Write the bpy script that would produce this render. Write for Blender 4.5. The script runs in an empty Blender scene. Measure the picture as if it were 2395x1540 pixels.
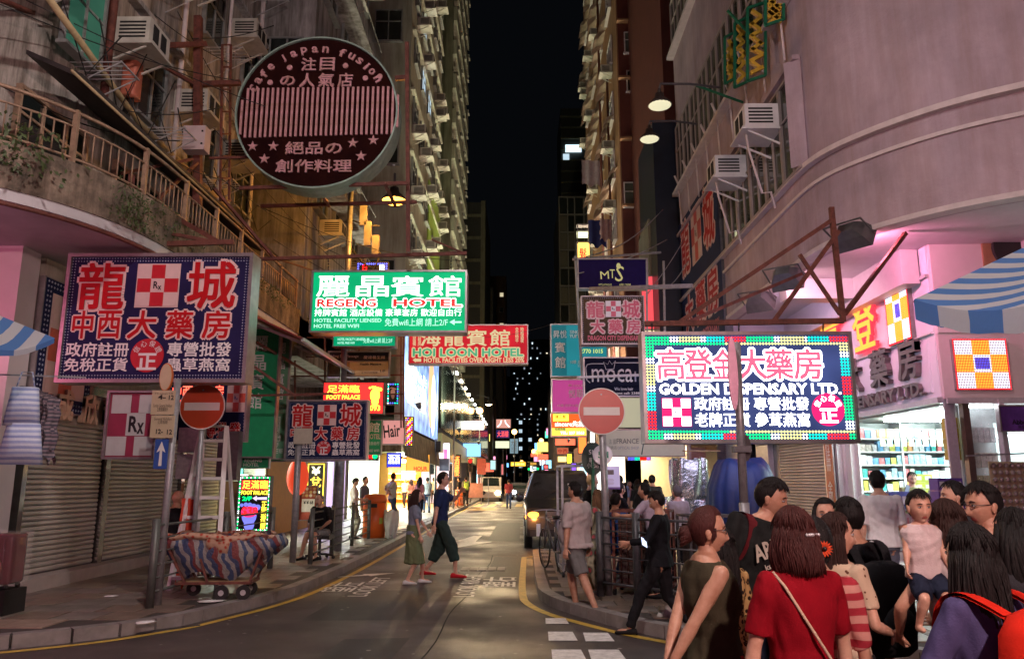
import bpy, bmesh, math, random
import numpy as np
from mathutils import Vector, Matrix
SC = bpy.context.scene
COL = SC.collection
rnd = random.Random(7)
PI = math.pi
FOC, PCX, PCY, EYE = 1800.0, 1197.5, 770.0, 1.63
PITCH = math.atan((1123 - 770) / FOC)
YAW = math.atan((1215 - PCX) / FOC * math.cos(PITCH))
cam = bpy.data.cameras.new('camera')
cam.sensor_width = 36.0
cam.lens = 36.0 * FOC / 2395.0
cam.clip_start, cam.clip_end = 0.05, 3000
camo = bpy.data.objects.new('camera', cam)
COL.objects.link(camo)
camo.location = (0, 0, EYE)
camo.rotation_euler = (PI / 2 + PITCH, 0, YAW)
SC.camera = camo
W = bpy.data.worlds.new('World')
SC.world = W
W.use_nodes = True
wn = W.node_tree.nodes
bg = wn['Background']
sky = wn.new('ShaderNodeTexSky')
sky.sky_type = 'NISHITA'
sky.sun_disc = False
sky.sun_elevation = math.radians(-8)
sky.sun_rotation = math.radians(200)
mixn = wn.new('ShaderNodeMixRGB')
mixn.inputs[0].default_value = 0.985
mixn.inputs[2].default_value = (0.0014, 0.0017, 0.0023, 1)
W.node_tree.links.new(sky.outputs[0], mixn.inputs[1])
W.node_tree.links.new(mixn.outputs[0], bg.inputs[0])
bg.inputs[1].default_value = 1.0
SC.view_settings.view_transform = 'Standard'
SC.view_settings.look = 'None'
SC.view_settings.exposure = 0.38
SC.view_settings.gamma = 1.0
SC.view_settings.use_curve_mapping = False
SC.cycles.use_denoising = True
try:
 SC.cycles.denoiser = 'OPENIMAGEDENOISE'
except Exception:
 pass
SC.cycles.max_bounces = 5
SC.cycles.diffuse_bounces = 3
SC.cycles.glossy_bounces = 3
SC.cycles.transmission_bounces = 4
SC.cycles.caustics_reflective = False
SC.cycles.caustics_refractive = False
SC.cycles.sample_clamp_indirect = 3.0
SC.cycles.use_light_tree = True
_F = Vector((-math.sin(YAW) * math.cos(PITCH), math.cos(YAW) * math.cos(PITCH), math.sin(PITCH)))
_R = Vector((math.cos(YAW), math.sin(YAW), 0))
_U = _R.cross(_F)
_C = Vector((0, 0, EYE))
def ray(u, v):
 return _F + _R * ((u - PCX) / FOC) + _U * ((PCY - v) / FOC)
def PY(u, v, Y):
 d = ray(u, v)
 return _C + d * (Y / d.y)
def PX(u, v, X):
 d = ray(u, v)
 return _C + d * (X / d.x)
def PZ(u, v, Z=0.0):
 d = ray(u, v)
 return _C + d * ((Z - EYE) / d.z)
MC = {}
def mat(name, col, rough=0.6, metal=0.0, var=0.25, scale=6.0, bump=0.0, bscale=None, emit=None, es=0.0,
  streak=0.0, alpha=1.0, coat=0.0, trans=0.0, samp=True, noise_dark=None, spec=None):
 if name in MC:
  return MC[name]
 m = bpy.data.materials.new(name)
 m.use_nodes = True
 nt = m.node_tree
 N, Lk = nt.nodes, nt.links
 b = N['Principled BSDF']
 b.inputs['Roughness'].default_value = rough
 b.inputs['Metallic'].default_value = metal
 if spec is not None:
  b.inputs['Specular IOR Level'].default_value = spec
 if coat:
  b.inputs['Coat Weight'].default_value = coat
 if trans:
  b.inputs['Transmission Weight'].default_value = trans
 if alpha < 1:
  b.inputs['Alpha'].default_value = alpha
 c4 = (*col, 1)
 tc = N.new('ShaderNodeTexCoord')
 src = None
 if var > 0:
  nz = N.new('ShaderNodeTexNoise')
  nz.inputs['Scale'].default_value = scale
  nz.inputs['Detail'].default_value = 6
  nz.inputs['Roughness'].default_value = 0.65
  Lk.new(tc.outputs['Object'], nz.inputs['Vector'])
  cr = N.new('ShaderNodeValToRGB')
  cr.color_ramp.elements[0].position = 0.3
  cr.color_ramp.elements[1].position = 0.7
  d = noise_dark if noise_dark else tuple(x * (1 - var) for x in col)
  cr.color_ramp.elements[0].color = (*d, 1)
  cr.color_ramp.elements[1].color = (*[min(1, x * (1 + var * .5)) for x in col], 1)
  Lk.new(nz.outputs['Fac'], cr.inputs[0])
  src = cr.outputs[0]
  if streak > 0:
   mp = N.new('ShaderNodeMapping')
   mp.inputs['Scale'].default_value = (3.0, 3.0, 0.28)
   Lk.new(tc.outputs['Object'], mp.inputs[0])
   n2 = N.new('ShaderNodeTexNoise')
   n2.inputs['Scale'].default_value = 1.3
   n2.inputs['Detail'].default_value = 8
   n2.inputs['Roughness'].default_value = .7
   Lk.new(mp.outputs[0], n2.inputs['Vector'])
   c2 = N.new('ShaderNodeValToRGB')
   c2.color_ramp.elements[0].position = 0.38
   c2.color_ramp.elements[1].position = 0.62
   g = 1 - streak
   c2.color_ramp.elements[0].color = (g, g * .95, g * .88, 1)
   c2.color_ramp.elements[1].color = (1, 1, 1, 1)
   Lk.new(n2.outputs['Fac'], c2.inputs[0])
   mx = N.new('ShaderNodeMixRGB')
   mx.blend_type = 'MULTIPLY'
   mx.inputs[0].default_value = 1
   Lk.new(src, mx.inputs[1])
   Lk.new(c2.outputs[0], mx.inputs[2])
   src = mx.outputs[0]
  Lk.new(src, b.inputs['Base Color'])
 else:
  b.inputs['Base Color'].default_value = c4
 if bump > 0:
  bz = N.new('ShaderNodeTexNoise')
  bz.inputs['Scale'].default_value = bscale or scale * 6
  bz.inputs['Detail'].default_value = 5
  Lk.new(tc.outputs['Object'], bz.inputs['Vector'])
  bp = N.new('ShaderNodeBump')
  bp.inputs['Strength'].default_value = bump
  bp.inputs['Distance'].default_value = 0.02
  Lk.new(bz.outputs['Fac'], bp.inputs['Height'])
  Lk.new(bp.outputs[0], b.inputs['Normal'])
 if emit is not None:
  b.inputs['Emission Color'].default_value = (*emit, 1)
  b.inputs['Emission Strength'].default_value = es
  if not samp:
   m.cycles.emission_sampling = 'NONE'
 MC[name] = m
 return m
def glow(name, col, es, samp=False, var=0.0):
 """A lit sign face, tube or lamp: gives off light of this colour."""
 if name in MC:
  return MC[name]
 m = mat(name, tuple(min(.8, c * .3) for c in col), 0.5, var=0, emit=col, es=es, samp=samp, spec=.12)
 if var > 0:
  nt = m.node_tree
  b = nt.nodes['Principled BSDF']
  tc = nt.nodes.new('ShaderNodeTexCoord')
  nz = nt.nodes.new('ShaderNodeTexNoise')
  nz.inputs['Scale'].default_value = 1.6
  nz.inputs['Detail'].default_value = 1
  nt.links.new(tc.outputs['Object'], nz.inputs['Vector'])
  mr = nt.nodes.new('ShaderNodeMapRange')
  mr.inputs[1].default_value = .3
  mr.inputs[2].default_value = .7
  mr.inputs[3].default_value = es * (1 - var)
  mr.inputs[4].default_value = es * (1 + var)
  nt.links.new(nz.outputs['Fac'], mr.inputs[0])
  nt.links.new(mr.outputs[0], b.inputs['Emission Strength'])
 return m
class MB:
 def __init__(s):
  s.v, s.f, s.m, s.s = [], [], [], []
 def add(s, vs, fs, m=0, smooth=False):
  k = len(s.v)
  s.v.extend([tuple(p) for p in vs])
  for f in fs:
   s.f.append(tuple(i + k for i in f))
   s.m.append(m)
   s.s.append(smooth)
  return s
 def box(s, c, d, rz=0, m=0, rx=0, ry=0):
  x, y, z = d[0] / 2, d[1] / 2, d[2] / 2
  P = [Vector(p) for p in ((-x, -y, -z), (x, -y, -z), (x, y, -z), (-x, y, -z), (-x, -y, z), (x, -y, z), (x, y, z), (-x, y, z))]
  if rz or rx or ry:
   R = Matrix.Rotation(rz, 3, 'Z') @ Matrix.Rotation(ry, 3, 'Y') @ Matrix.Rotation(rx, 3, 'X')
   P = [R @ p for p in P]
  c = Vector(c)
  return s.add([p + c for p in P], [(0, 3, 2, 1), (4, 5, 6, 7), (0, 1, 5, 4), (1, 2, 6, 5), (2, 3, 7, 6), (3, 0, 4, 7)], m)
 def bb(s, a, b, m=0):
  return s.box([(a[i] + b[i]) / 2 for i in range(3)], [abs(b[i] - a[i]) for i in range(3)], m=m)
 def bar(s, a, b, w, h=None, m=0):
  """square bar from a to b"""
  return s.cyl(a, b, w * .7071, None, 4, m, False, PI / 4) if h is None else s.cyl(a, b, w * .7071, None, 4, m, False, PI / 4)
 def cyl(s, a, b, r0, r1=None, n=10, m=0, smooth=True, ph=0, cap=True):
  a, b = Vector(a), Vector(b)
  r1 = r0 if r1 is None else r1
  d = (b - a)
  if d.length < 1e-9:
   return s
  d.normalize()
  up = Vector((0, 0, 1)) if abs(d.z) < .99 else Vector((0, 1, 0))
  x = d.cross(up).normalized()
  y = d.cross(x)
  vs = []
  for p, r in ((a, r0), (b, r1)):
   for i in range(n):
    t = 2 * PI * i / n + ph
    vs.append(p + x * (math.cos(t) * r) + y * (math.sin(t) * r))
  fs = [(i, (i + 1) % n, n + (i + 1) % n, n + i) for i in range(n)]
  s.add(vs, fs, m, smooth)
  if cap:
   k = len(s.v) - 2 * n
   s.f.append(tuple(k + i for i in range(n - 1, -1, -1)))
   s.f.append(tuple(k + n + i for i in range(n)))
   s.m += [m, m]
   s.s += [False, False]
  return s
 def tube(s, pts, r, n=6, m=0, taper=None, cap=True):
  pts = [Vector(p) for p in pts]
  L = len(pts)
  vs, fs = [], []
  px = None
  for i, p in enumerate(pts):
   d = (pts[min(i + 1, L - 1)] - pts[max(i - 1, 0)])
   if d.length < 1e-9:
    d = Vector((0, 0, 1))
   d.normalize()
   if px is None:
    up = Vector((0, 0, 1)) if abs(d.z) < .9 else Vector((0, 1, 0))
    px = d.cross(up).normalized()
   x = (px - d * px.dot(d))
   x = x.normalized() if x.length > 1e-6 else d.orthogonal().normalized()
   px = x
   y = d.cross(x)
   rr = r[i] if isinstance(r, (list, tuple)) else (r * (taper[0] + (taper[1] - taper[0]) * i / (L - 1)) if taper else r)
   for k in range(n):
    t = 2 * PI * k / n
    vs.append(p + x * (math.cos(t) * rr) + y * (math.sin(t) * rr))
  for i in range(L - 1):
   for k in range(n):
    a, b = i * n + k, i * n + (k + 1) % n
    fs.append((a, b, b + n, a + n))
  s.add(vs, fs, m, True)
  if cap:
   k = len(s.v) - L * n
   s.f.append(tuple(k + i for i in range(n - 1, -1, -1)))
   s.f.append(tuple(k + (L - 1) * n + i for i in range(n)))
   s.m += [m, m]
   s.s += [True, True]
  return s
 def loft(s, rings, m=0, smooth=True, cap=True):
  n = len(rings[0])
  vs = [p for r in rings for p in r]
  fs = []
  for i in range(len(rings) - 1):
   for k in range(n):
    a, b = i * n + k, i * n + (k + 1) % n
    fs.append((a, b, b + n, a + n))
  if cap:
   fs.append(tuple(range(n - 1, -1, -1)))
   fs.append(tuple((len(rings) - 1) * n + i for i in range(n)))
  return s.add(vs, fs, m, smooth)
 def ball(s, c, r, n=12, h=8, m=0, f=None):
  """ellipsoid; r = (rx, ry, rz)"""
  if not isinstance(r, (tuple, list)):
   r = (r, r, r)
  vs = []
  for j in range(h + 1):
   ph = PI * j / h
   for i in range(n):
    t = 2 * PI * i / n
    p = Vector((math.sin(ph) * math.cos(t) * r[0], math.sin(ph) * math.sin(t) * r[1], math.cos(ph) * r[2]))
    if f:
     p = f(p)
    vs.append(p + Vector(c))
  fs = []
  for j in range(h):
   for i in range(n):
    a, b = j * n + i, j * n + (i + 1) % n
    fs.append((a, a + n, b + n, b))
  return s.add(vs, fs, m, True)
 def prism(s, poly, y0, y1, m=0):
  """polygon given in (x, z), extruded along y"""
  n = len(poly)
  vs = [(x, y0, z) for x, z in poly] + [(x, y1, z) for x, z in poly]
  fs = [tuple(range(n)), tuple(range(2 * n - 1, n - 1, -1))] + [((i + 1) % n, i, n + i, n + (i + 1) % n) for i in range(n)]
  return s.add(vs, fs, m)
 def slab(s, poly, z0, z1, m=0):
  """polygon given in (x, y), extruded along z (counter-clockwise)"""
  n = len(poly)
  vs = [(x, y, z0) for x, y in poly] + [(x, y, z1) for x, y in poly]
  fs = [tuple(range(n - 1, -1, -1)), tuple(range(n, 2 * n))] + [(i, (i + 1) % n, n + (i + 1) % n, n + i) for i in range(n)]
  return s.add(vs, fs, m)
 def mesh(s, name, mats, org=(0, 0, 0), rz=0):
  me = bpy.data.meshes.new(name)
  vs = s.v
  if org != (0, 0, 0) or rz:
   Mi = (Matrix.Translation(org) @ Matrix.Rotation(rz, 4, 'Z')).inverted()
   vs = [tuple(Mi @ Vector(p)) for p in vs]
  me.from_pydata(vs, [], s.f)
  if not isinstance(mats, (list, tuple)):
   mats = [mats]
  for m_ in mats:
   me.materials.append(m_)
  if len(mats) > 1:
   me.polygons.foreach_set('material_index', s.m)
  me.polygons.foreach_set('use_smooth', s.s)
  me.update()
  return me
 def build(s, name, mats, parent=None, loc=(0, 0, 0), rz=0, world=False, **kw):
  org, r = (0, 0, 0), 0
  if world and parent is not None:
   org, r = tuple(parent.location), parent.rotation_euler.z
  return put(name, s.mesh(name, mats, org, r), parent, loc, rz, **kw)
def put(name, me, parent=None, loc=(0, 0, 0), rz=0, label=None, cat=None, group=None, kind=None, scale=None, rot=None):
 o = bpy.data.objects.new(name, me)
 COL.objects.link(o)
 o.location = loc
 o.rotation_euler = rot if rot else (0, 0, rz)
 if scale:
  o.scale = scale
 if parent is not None:
  o.parent = parent
 if label:
  o['label'] = label
 if cat:
  o['category'] = cat
 if group:
  o['group'] = group
 if kind:
  o['kind'] = kind
 return o
def thing(name, label, cat, loc=(0, 0, 0), rz=0, group=None):
 o = put(name, None, None, loc, rz, label, cat, group)
 o.empty_display_size = .1
 return o
def lamp(kind, loc, power, col, parent=None, size=.15, rot=None, spot=None, sy=None):
 l = bpy.data.lights.new('light', kind)
 l.energy = power
 l.color = col
 if kind == 'AREA':
  l.size = size
  if sy:
   l.shape = 'RECTANGLE'
   l.size_y = sy
 else:
  l.shadow_soft_size = size
 if kind == 'SPOT':
  l.spot_size = spot or 2.0
  l.spot_blend = .8
 o = bpy.data.objects.new('light', l)
 COL.objects.link(o)
 o.location = loc
 if rot:
  o.rotation_euler = rot
 if parent is not None:
  o.parent = parent
 return o
_TX = {}
def glyphs(s, bold=0.0, res=2):
 k = (s, bold, res)
 if k not in _TX:
  c = bpy.data.curves.new('t', 'FONT')
  c.body = s
  c.align_x = 'CENTER'
  c.offset = bold
  c.resolution_u = res
  c.space_line = .88
  o = bpy.data.objects.new('t', c)
  me = bpy.data.meshes.new_from_object(o)
  n = len(me.vertices)
  co = np.empty(n * 3)
  me.vertices.foreach_get('co', co)
  co = co.reshape(-1, 3)
  fs = [tuple(p.vertices) for p in me.polygons]
  bpy.data.objects.remove(o)
  bpy.data.curves.remove(c)
  bpy.data.meshes.remove(me)
  _TX[k] = (co, fs)
 return _TX[k]
def txt(s, x, z, w, h, m, parent, y=0.0, bold=0.01, name='lettering', depth=0.0, rot=0.0, pad=0.0, flat=False):
 """letters fitted into a w x h box centred at (x, z) on a face looking along -y; bold and pad fatten them"""
 cjk = any(ord(c) > 0x2e00 for c in s)
 fat = bold + pad
 co, fs = glyphs(s, 0.0 if (cjk or pad) else min(bold, .03))
 lo, hi = co.min(0), co.max(0)
 sx, sz = w / max(1e-6, hi[0] - lo[0]), h / max(1e-6, hi[1] - lo[1])
 px, pz = (co[:, 0] - (lo[0] + hi[0]) / 2) * sx, (co[:, 1] - (lo[1] + hi[1]) / 2) * sz
 sh = [(0.0, 0.0)]
 if (cjk or pad) and fat > .004:
  q = min(sx, sz) * (fat if pad else fat * .8)
  k = 8 if pad else 4
  sh = [(q * math.cos(2 * PI * (i + .5) / k), q * math.sin(2 * PI * (i + .5) / k)) for i in range(k)]
 mb = MB()
 c, sn = math.cos(rot), math.sin(rot)
 for j, (dx, dz) in enumerate(sh):
  qx, qz = px + dx, pz + dz
  if rot:
   qx, qz = qx * c - qz * sn, qx * sn + qz * c
  if flat:
   mb.add([(x + a, z + b, y + j * .0002) for a, b in zip(qx, qz)], fs)
   continue
  yf = y - depth - j * .0003
  mb.add([(x + a, yf, z + b) for a, b in zip(qx, qz)], fs)
  if depth > 0.004:
   ec = {}
   for f in fs:
    for i in range(len(f)):
     e = (f[i], f[(i + 1) % len(f)])
     if (e[1], e[0]) in ec:
      ec[(e[1], e[0])] = 0
     else:
      ec[e] = ec.get(e, 0) + 1
   vs, ff = [], []
   for (a, b), k in ec.items():
    if k != 1:
     continue
    i = len(vs)
    vs += [(x + qx[a], yf, z + qz[a]), (x + qx[b], yf, z + qz[b]), (x + qx[b], y, z + qz[b]), (x + qx[a], y, z + qz[a])]
    ff.append((i, i + 3, i + 2, i + 1))
   mb.add(vs, ff)
 return mb.build(name, m, parent)
def circle(x, z, r, n=28, a0=0, a1=2 * PI):
 return [(x + r * math.cos(a0 + (a1 - a0) * i / n), z + r * math.sin(a0 + (a1 - a0) * i / n)) for i in range(n)]
m_asphalt = mat('asphalt', (.078, .060, .056), .42, var=.45, scale=.9, bump=.5, bscale=110, streak=.0)
_n = m_asphalt.node_tree
_t = _n.nodes.new('ShaderNodeTexCoord')
_z = _n.nodes.new('ShaderNodeTexNoise')
_z.inputs['Scale'].default_value = .7
_z.inputs['Detail'].default_value = 7
_r = _n.nodes.new('ShaderNodeMapRange')
_r.inputs[1].default_value, _r.inputs[2].default_value, _r.inputs[3].default_value, _r.inputs[4].default_value = .35, .65, .36, .70
_n.links.new(_t.outputs['Object'], _z.inputs['Vector'])
_n.links.new(_z.outputs['Fac'], _r.inputs[0])
_n.links.new(_r.outputs[0], _n.nodes['Principled BSDF'].inputs['Roughness'])
m_pave = mat('pavement_concrete', (.21, .18, .16), .5, var=.45, scale=1.7, bump=.25, bscale=40)
m_tileA = mat('paving_tile', (.20, .155, .12), .38, var=.4, scale=3, bump=.2, bscale=50)
m_tileB = mat('paving_tile_pink', (.33, .24, .19), .5, var=.3, scale=5, bump=.2, bscale=60)
m_joint = mat('paving_joint', (.06, .05, .045), .8, var=.3)
m_kerb = mat('kerb_stone', (.24, .22, .21), .55, var=.35, scale=4, bump=.2)
m_yel = mat('road_yellow', (.62, .42, .06), .5, var=.35, scale=9)
m_wht = mat('road_white', (.80, .78, .75), .5, var=.35, scale=12)
m_black = mat('black_rubber', (.012, .012, .013), .5, var=.2)
m_steel = mat('galvanised_steel', (.34, .34, .36), .42, .35, var=.3, scale=14)
m_dsteel = mat('dark_painted_steel', (.10, .10, .11), .45, .3, var=.35, scale=14)
m_rust = mat('rusty_steel', (.17, .055, .04), .65, .2, var=.55, scale=9, bump=.3)
m_alu = mat('brushed_aluminium', (.60, .60, .62), .33, .45, var=.15, scale=20)
m_white = mat('white_paint', (.72, .72, .72), .4, var=.12, scale=5)
m_glassd = mat('dark_window_glass', (.016, .022, .022), .12, var=.4, scale=.8, spec=.8)
m_frame = mat('window_frame', (.30, .31, .30), .4, .3, var=.25)
m_acw = mat('air_conditioner_casing', (.50, .48, .42), .5, var=.3, scale=4)
m_dark = mat('dark_void', (.012, .012, .012), .8, var=.3)
m_cable = mat('cable', (.015, .014, .014), .6, var=0)
m_navy = mat('navy_sign_face', (.006, .013, .065), .6, var=.3, scale=2, spec=.15)
m_redch = mat('red_sign_letters', (.46, .008, .012), .5, var=.12, spec=.2)
m_pinkout = mat('letter_outline', (.72, .52, .50), .5, var=.1, spec=.2)
m_whch = mat('white_sign_letters', (.74, .74, .74), .4, var=.06)
m_blk = mat('black_letters', (.01, .01, .012), .4, var=0)
# ================================================================ GROUND
g = MB()
g.add([(-60, -12, 0), (60, -12, 0), (60, 420, 0), (-60, 420, 0)], [(0, 1, 2, 3)])
g.build('road', m_asphalt, kind='structure')
KL = [(-30, 6.3), (-9, 7.0), (-6.6, 7.45), (-5.3, 7.95), (-4.45, 8.55), (-4.0, 9.15), (-3.8, 9.75), (-3.5, 10.7), (-3.3, 11.9), (-3.22, 15.2), (-3.25, 20), (-3.35, 30), (-3.4, 46), (-3.4, 170)]
KR = [(.35, 17.7), (.30, 11.65), (.40, 10.9), (.60, 10.3), (.95, 9.6), (1.36, 8.85), (2.2, 8.0), (3.6, 7.4), (6, 7.05), (30, 6.5)]
KRB = [(2.35, 170), (2.35, 19.3), (2.1, 18.4), (1.6, 17.9)]
left_poly = [(-30, 170)] + KL
pl = MB()
pl.slab([(x, y) for x, y in left_poly], -.02, .112)
pl.build('left_pavement', m_joint, kind='structure')
pr = MB()
pr.slab(KRB + KR + [(30, 170)], -.02, .112)
right_pave = pr.build('right_pavement', m_joint, kind='structure')
left_pave = bpy.data.objects['left_pavement']
def strip(pts, off, w, z, name, m, h=None, kind='structure'):
 """ribbon beside a kerb line: offset to the road side"""
 P = [Vector((*p, 0)) for p in pts]
 out = []
 for i, p in enumerate(P):
  d = (P[min(i + 1, len(P) - 1)] - P[max(i - 1, 0)]).normalized()
  nrm = Vector((d.y, -d.x, 0))
  out.append((p + nrm * off, p + nrm * (off + w)))
 b = MB()
 for i in range(len(out) - 1):
  a, c, d, e = out[i][0], out[i][1], out[i + 1][1], out[i + 1][0]
  if h is None:
   b.add([(a.x, a.y, z), (c.x, c.y, z), (d.x, d.y, z), (e.x, e.y, z)], [(0, 1, 2, 3)])
  else:
   b.add([(a.x, a.y, z), (c.x, c.y, z), (d.x, d.y, z), (e.x, e.y, z), (a.x, a.y, h), (c.x, c.y, h), (d.x, d.y, h), (e.x, e.y, h)],
     [(3, 2, 1, 0), (4, 5, 6, 7), (0, 1, 5, 4), (1, 2, 6, 5), (2, 3, 7, 6), (3, 0, 4, 7)])
 return b
def smooth_line(pts, it=2):
 for _ in range(it):
  q = [pts[0]]
  for a, b in zip(pts[:-1], pts[1:]):
   q += [(a[0] * .75 + b[0] * .25, a[1] * .75 + b[1] * .25), (a[0] * .25 + b[0] * .75, a[1] * .25 + b[1] * .75)]
  q.append(pts[-1])
  pts = q
 return pts
def kerbstones(pts, parent, nmax, inner):
 ln = 0
 seg = []
 P = [Vector(p) for p in pts]
 for a, b in zip(P[:-1], P[1:]):
  L = (b - a).length
  n = max(1, round(L / .9))
  for i in range(n):
   seg.append((a.lerp(b, i / n), a.lerp(b, (i + 1) / n)))
 far = MB()
 seg.sort(key=lambda s_: s_[0].length)
 for i, (a, b) in enumerate(seg):
  d = (b - a)
  L = d.length
  ang = math.atan2(d.y, d.x)
  c = (a + b) / 2
  nrm = Vector((d.y, -d.x)).normalized()
  c = c - nrm * .02 * inner
  mb = far if i >= nmax or a.length > 60 else MB()
  mb.box((c.x, c.y, .062), (L - .012, .16, .14 + rnd.uniform(-.003, .003)), rz=ang)
  if mb is not far:
   mb.build('kerb_stone', m_kerb, parent)
 far.build('kerb_stone', m_kerb, parent, kind='stuff')
kerbstones(smooth_line(KL, 1), left_pave, 60, -1)
kerbstones(smooth_line(KR, 1), right_pave, 60, 1)
kerbstones([(2.35, 60), (2.35, 19.3), (2.1, 18.4), (1.6, 17.9), (.35, 17.7)], right_pave, 30, 1)
def inside(poly, x, y):
 c = False
 for i in range(len(poly)):
  x1, y1 = poly[i]
  x2, y2 = poly[i - 1]
  if (y1 > y) != (y2 > y) and x < (x2 - x1) * (y - y1) / (y2 - y1) + x1:
   c = not c
 return c
def tiles(poly, parent, x0, x1, y0, y1, tx, ty, pinkf, keep=280, stagger=True, edge=.12):
 base = [MB().box((0, 0, 0), (tx - .012, ty - .012, .02)).mesh('paver', m_) for m_ in (m_tileA, m_pave, m_tileB)]
 cells = []
 j = 0
 y = y0
 while y < y1:
  x = x0 + (tx / 2 if stagger and j % 2 else 0)
  while x < x1:
   if all(inside(poly, x + a, y + b) for a in (-tx / 2 - edge, tx / 2 + edge) for b in (-ty / 2 - edge, ty / 2 + edge)):
    cells.append((math.hypot(x, y), x, y))
   x += tx
  y += ty
  j += 1
 cells.sort()
 rest = MB()
 for i, (_, x, y) in enumerate(cells):
  k = pinkf(x, y)
  z = .114 + rnd.uniform(-.0015, .0015)
  if i < keep:
   put('paver', base[k], parent, (x, y, z), rot=(rnd.uniform(-.004, .004), rnd.uniform(-.004, .004), 0))
  else:
   rest.box((x, y, z), (tx - .012, ty - .012, .02), m=k)
 rest.build('paver', [m_tileA, m_pave, m_tileB], parent, kind='stuff')
tiles(left_poly, left_pave, -11, -3.1, 7.2, 34, .5, .5, lambda x, y: 2 if (abs(y - 8.75 + (x + 6) * .1) < .36 and x < -4.6) or rnd.random() < .03 else (1 if rnd.random() < .5 else 0), edge=.02)
tiles(KRB + KR + [(30, 170)], right_pave, .3, 8, 7.2, 26, .30, .42, lambda x, y: 1 if rnd.random() < .35 else 0, edge=.03)
far = MB()
far.bb((-30, 34, .1), (-3.55, 169, .122)).bb((2.5, 26, .1), (29, 169, .122))
far.bb((8.2, 8, .1), (29, 26, .121))
far.build('far_pavement', m_pave, kind='structure')
YL = smooth_line([(x, y) for x, y in KL[1:]], 2)
b = strip([p for p in YL if not (-4.3 < p[0] < -3.98 and p[1] < 9.2)], .22, .10, .004, 'l', m_yel)
b.build('road_yellow_line', m_yel, kind='structure')
b = strip([(.75, 17.75), (.1, 17.3)] + smooth_line([(.1, 17.2), (.02, 11.5), (.14, 10.7), (.38, 10.0), (.75, 9.4), (1.15, 8.75), (2.0, 7.9), (3.5, 7.2), (8, 6.7)], 2), -.05, .11, .005, 'l', m_yel)
b.build('road_yellow_line', m_yel, kind='structure')
b = MB()
for x0, y0, w, l in ((.30, 9.40, .27, .38), (.30, 8.45, .30, .48), (.30, 7.5, .32, .52), (.68, 8.42, .30, .46), (.66, 7.5, .33, .52), (.3, 6.6, .33, .52), (.66, 6.6, .33, .52)):
 b.add([(x0, y0, .006), (x0 + w, y0, .006), (x0 + w - .02, y0 + l, .006), (x0 + .01, y0 + l, .006)], [(0, 1, 2, 3)])
b.build('crossing_marks', m_wht, kind='structure')
for s_, u, v, L, wd, r in (('LOOK RIGHT', 1098, 1366, 2.7, .30, PI / 2), ('望右', 1168, 1360, 1.25, .55, PI / 2), ('LOOK LEFT', 868, 1370, 2.2, .28, PI / 2), ('望左', 800, 1372, 1.1, .5, PI / 2)):
 p = PZ(u, v)
 o = txt(s_, 0, 0, L, wd, m_wht, None, y=.006, bold=.012, name='road_lettering', flat=True)
 o.location = (p.x, p.y, 0)
 o.rotation_euler = (0, 0, r)
 o['kind'] = 'structure'
b = MB()
def arrow(b, x, y, s, a):
 poly = [(-.9, .04), (-.2, .09), (-.2, .24), (.55, .0), (-.2, -.24), (-.2, -.09), (-.9, -.04)]
 c, n = math.cos(a), math.sin(a)
 P = [(x + (px * c - pz * n) * s, y + (px * n + pz * c) * s, .0062) for px, pz in poly]
 b.add(P, [(0, 6, 5, 1), (2, 4, 3)][:1] + [(1, 5, 4, 2), (4, 3, 2)])
p = PZ(1090, 1270)
arrow(b, p.x - .12, p.y, 3.1, -PI / 2 - .1)
arrow(b, p.x - .32, p.y + .3, .8, PI + .2)
p = PZ(875, 1343)
arrow(b, p.x, p.y, .75, .6)
b.build('road_arrow', m_wht, kind='structure')
b = MB()
for i in range(5):
 y = 44 + i * 1.0
 b.add([(-2.9 + i * .02, y, .005), (-1.5, y + .0, .005), (-1.2, y + .45, .005), (-2.6, y + .45, .005)], [(0, 1, 2, 3)])
for x in (-3, -2.1, -1.2, -.3, .6, 1.5):
 b.add([(x, 50, .005), (x + .45, 50, .005), (x + .55, 56, .005), (x + .1, 56, .005)], [(0, 1, 2, 3)])
b.bb((-3, 59, .003), (2, 59.5, .0055))
b.build('yellow_crossing_marks', m_yel, kind='structure')
p = PZ(1130, 1330)
b = MB()
for i in range(5):
 for j in range(3):
  b.box((p.x - .34 + i * .17, p.y - .2 + j * .2, .006), (.14, .17, .012))
b.build('manhole_cover', m_kerb, label='pale patched service cover set in the road between the couple and the kerb island', cat='manhole cover')
b = MB()
for i in range(14):
 b.box((-4.36 + i * .047, 8.62 + i * .042, .008), (.02, .26, .014), rz=-.7)
b.build('drain_grate', m_dsteel, label='slotted iron drain grate at the left kerb beside the yellow line', cat='drain grate')
b = MB()
q = [(-.95 + .30 * math.sin(i * .9) * .12 + i * .02, 7.3 + i * .55) for i in range(20)]
b2 = strip(q, 0, .018, .0045, 'c', m_dark)
b2.build('road_crack', m_dark, kind='structure')
m_patch = mat('dark_asphalt_patch', (.035, .030, .030), .55, var=.4, scale=3, bump=.4, bscale=90)
for x0, y0, x1, y1 in ((-2.6, 9.6, -1.3, 12.2), (-.6, 13.0, .05, 17.5), (-2.9, 17.2, -1.9, 24.0), (-.9, 22, .0, 31), (-1.9, 7.4, -1.2, 8.6), (2.0, 4.2, 4.4, 6.4)):
 MB().add([(x0, y0, .0025), (x1, y0 + .05, .0025), (x1 + .04, y1, .0025), (x0 + .06, y1 - .07, .0025)], [(0, 1, 2, 3)]).build('asphalt_patch', m_patch, kind='structure')
m_gum = mat('pale_gum_spot', (.30, .27, .25), .6, var=.2)
rg = random.Random(50)
b = MB()
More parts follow.
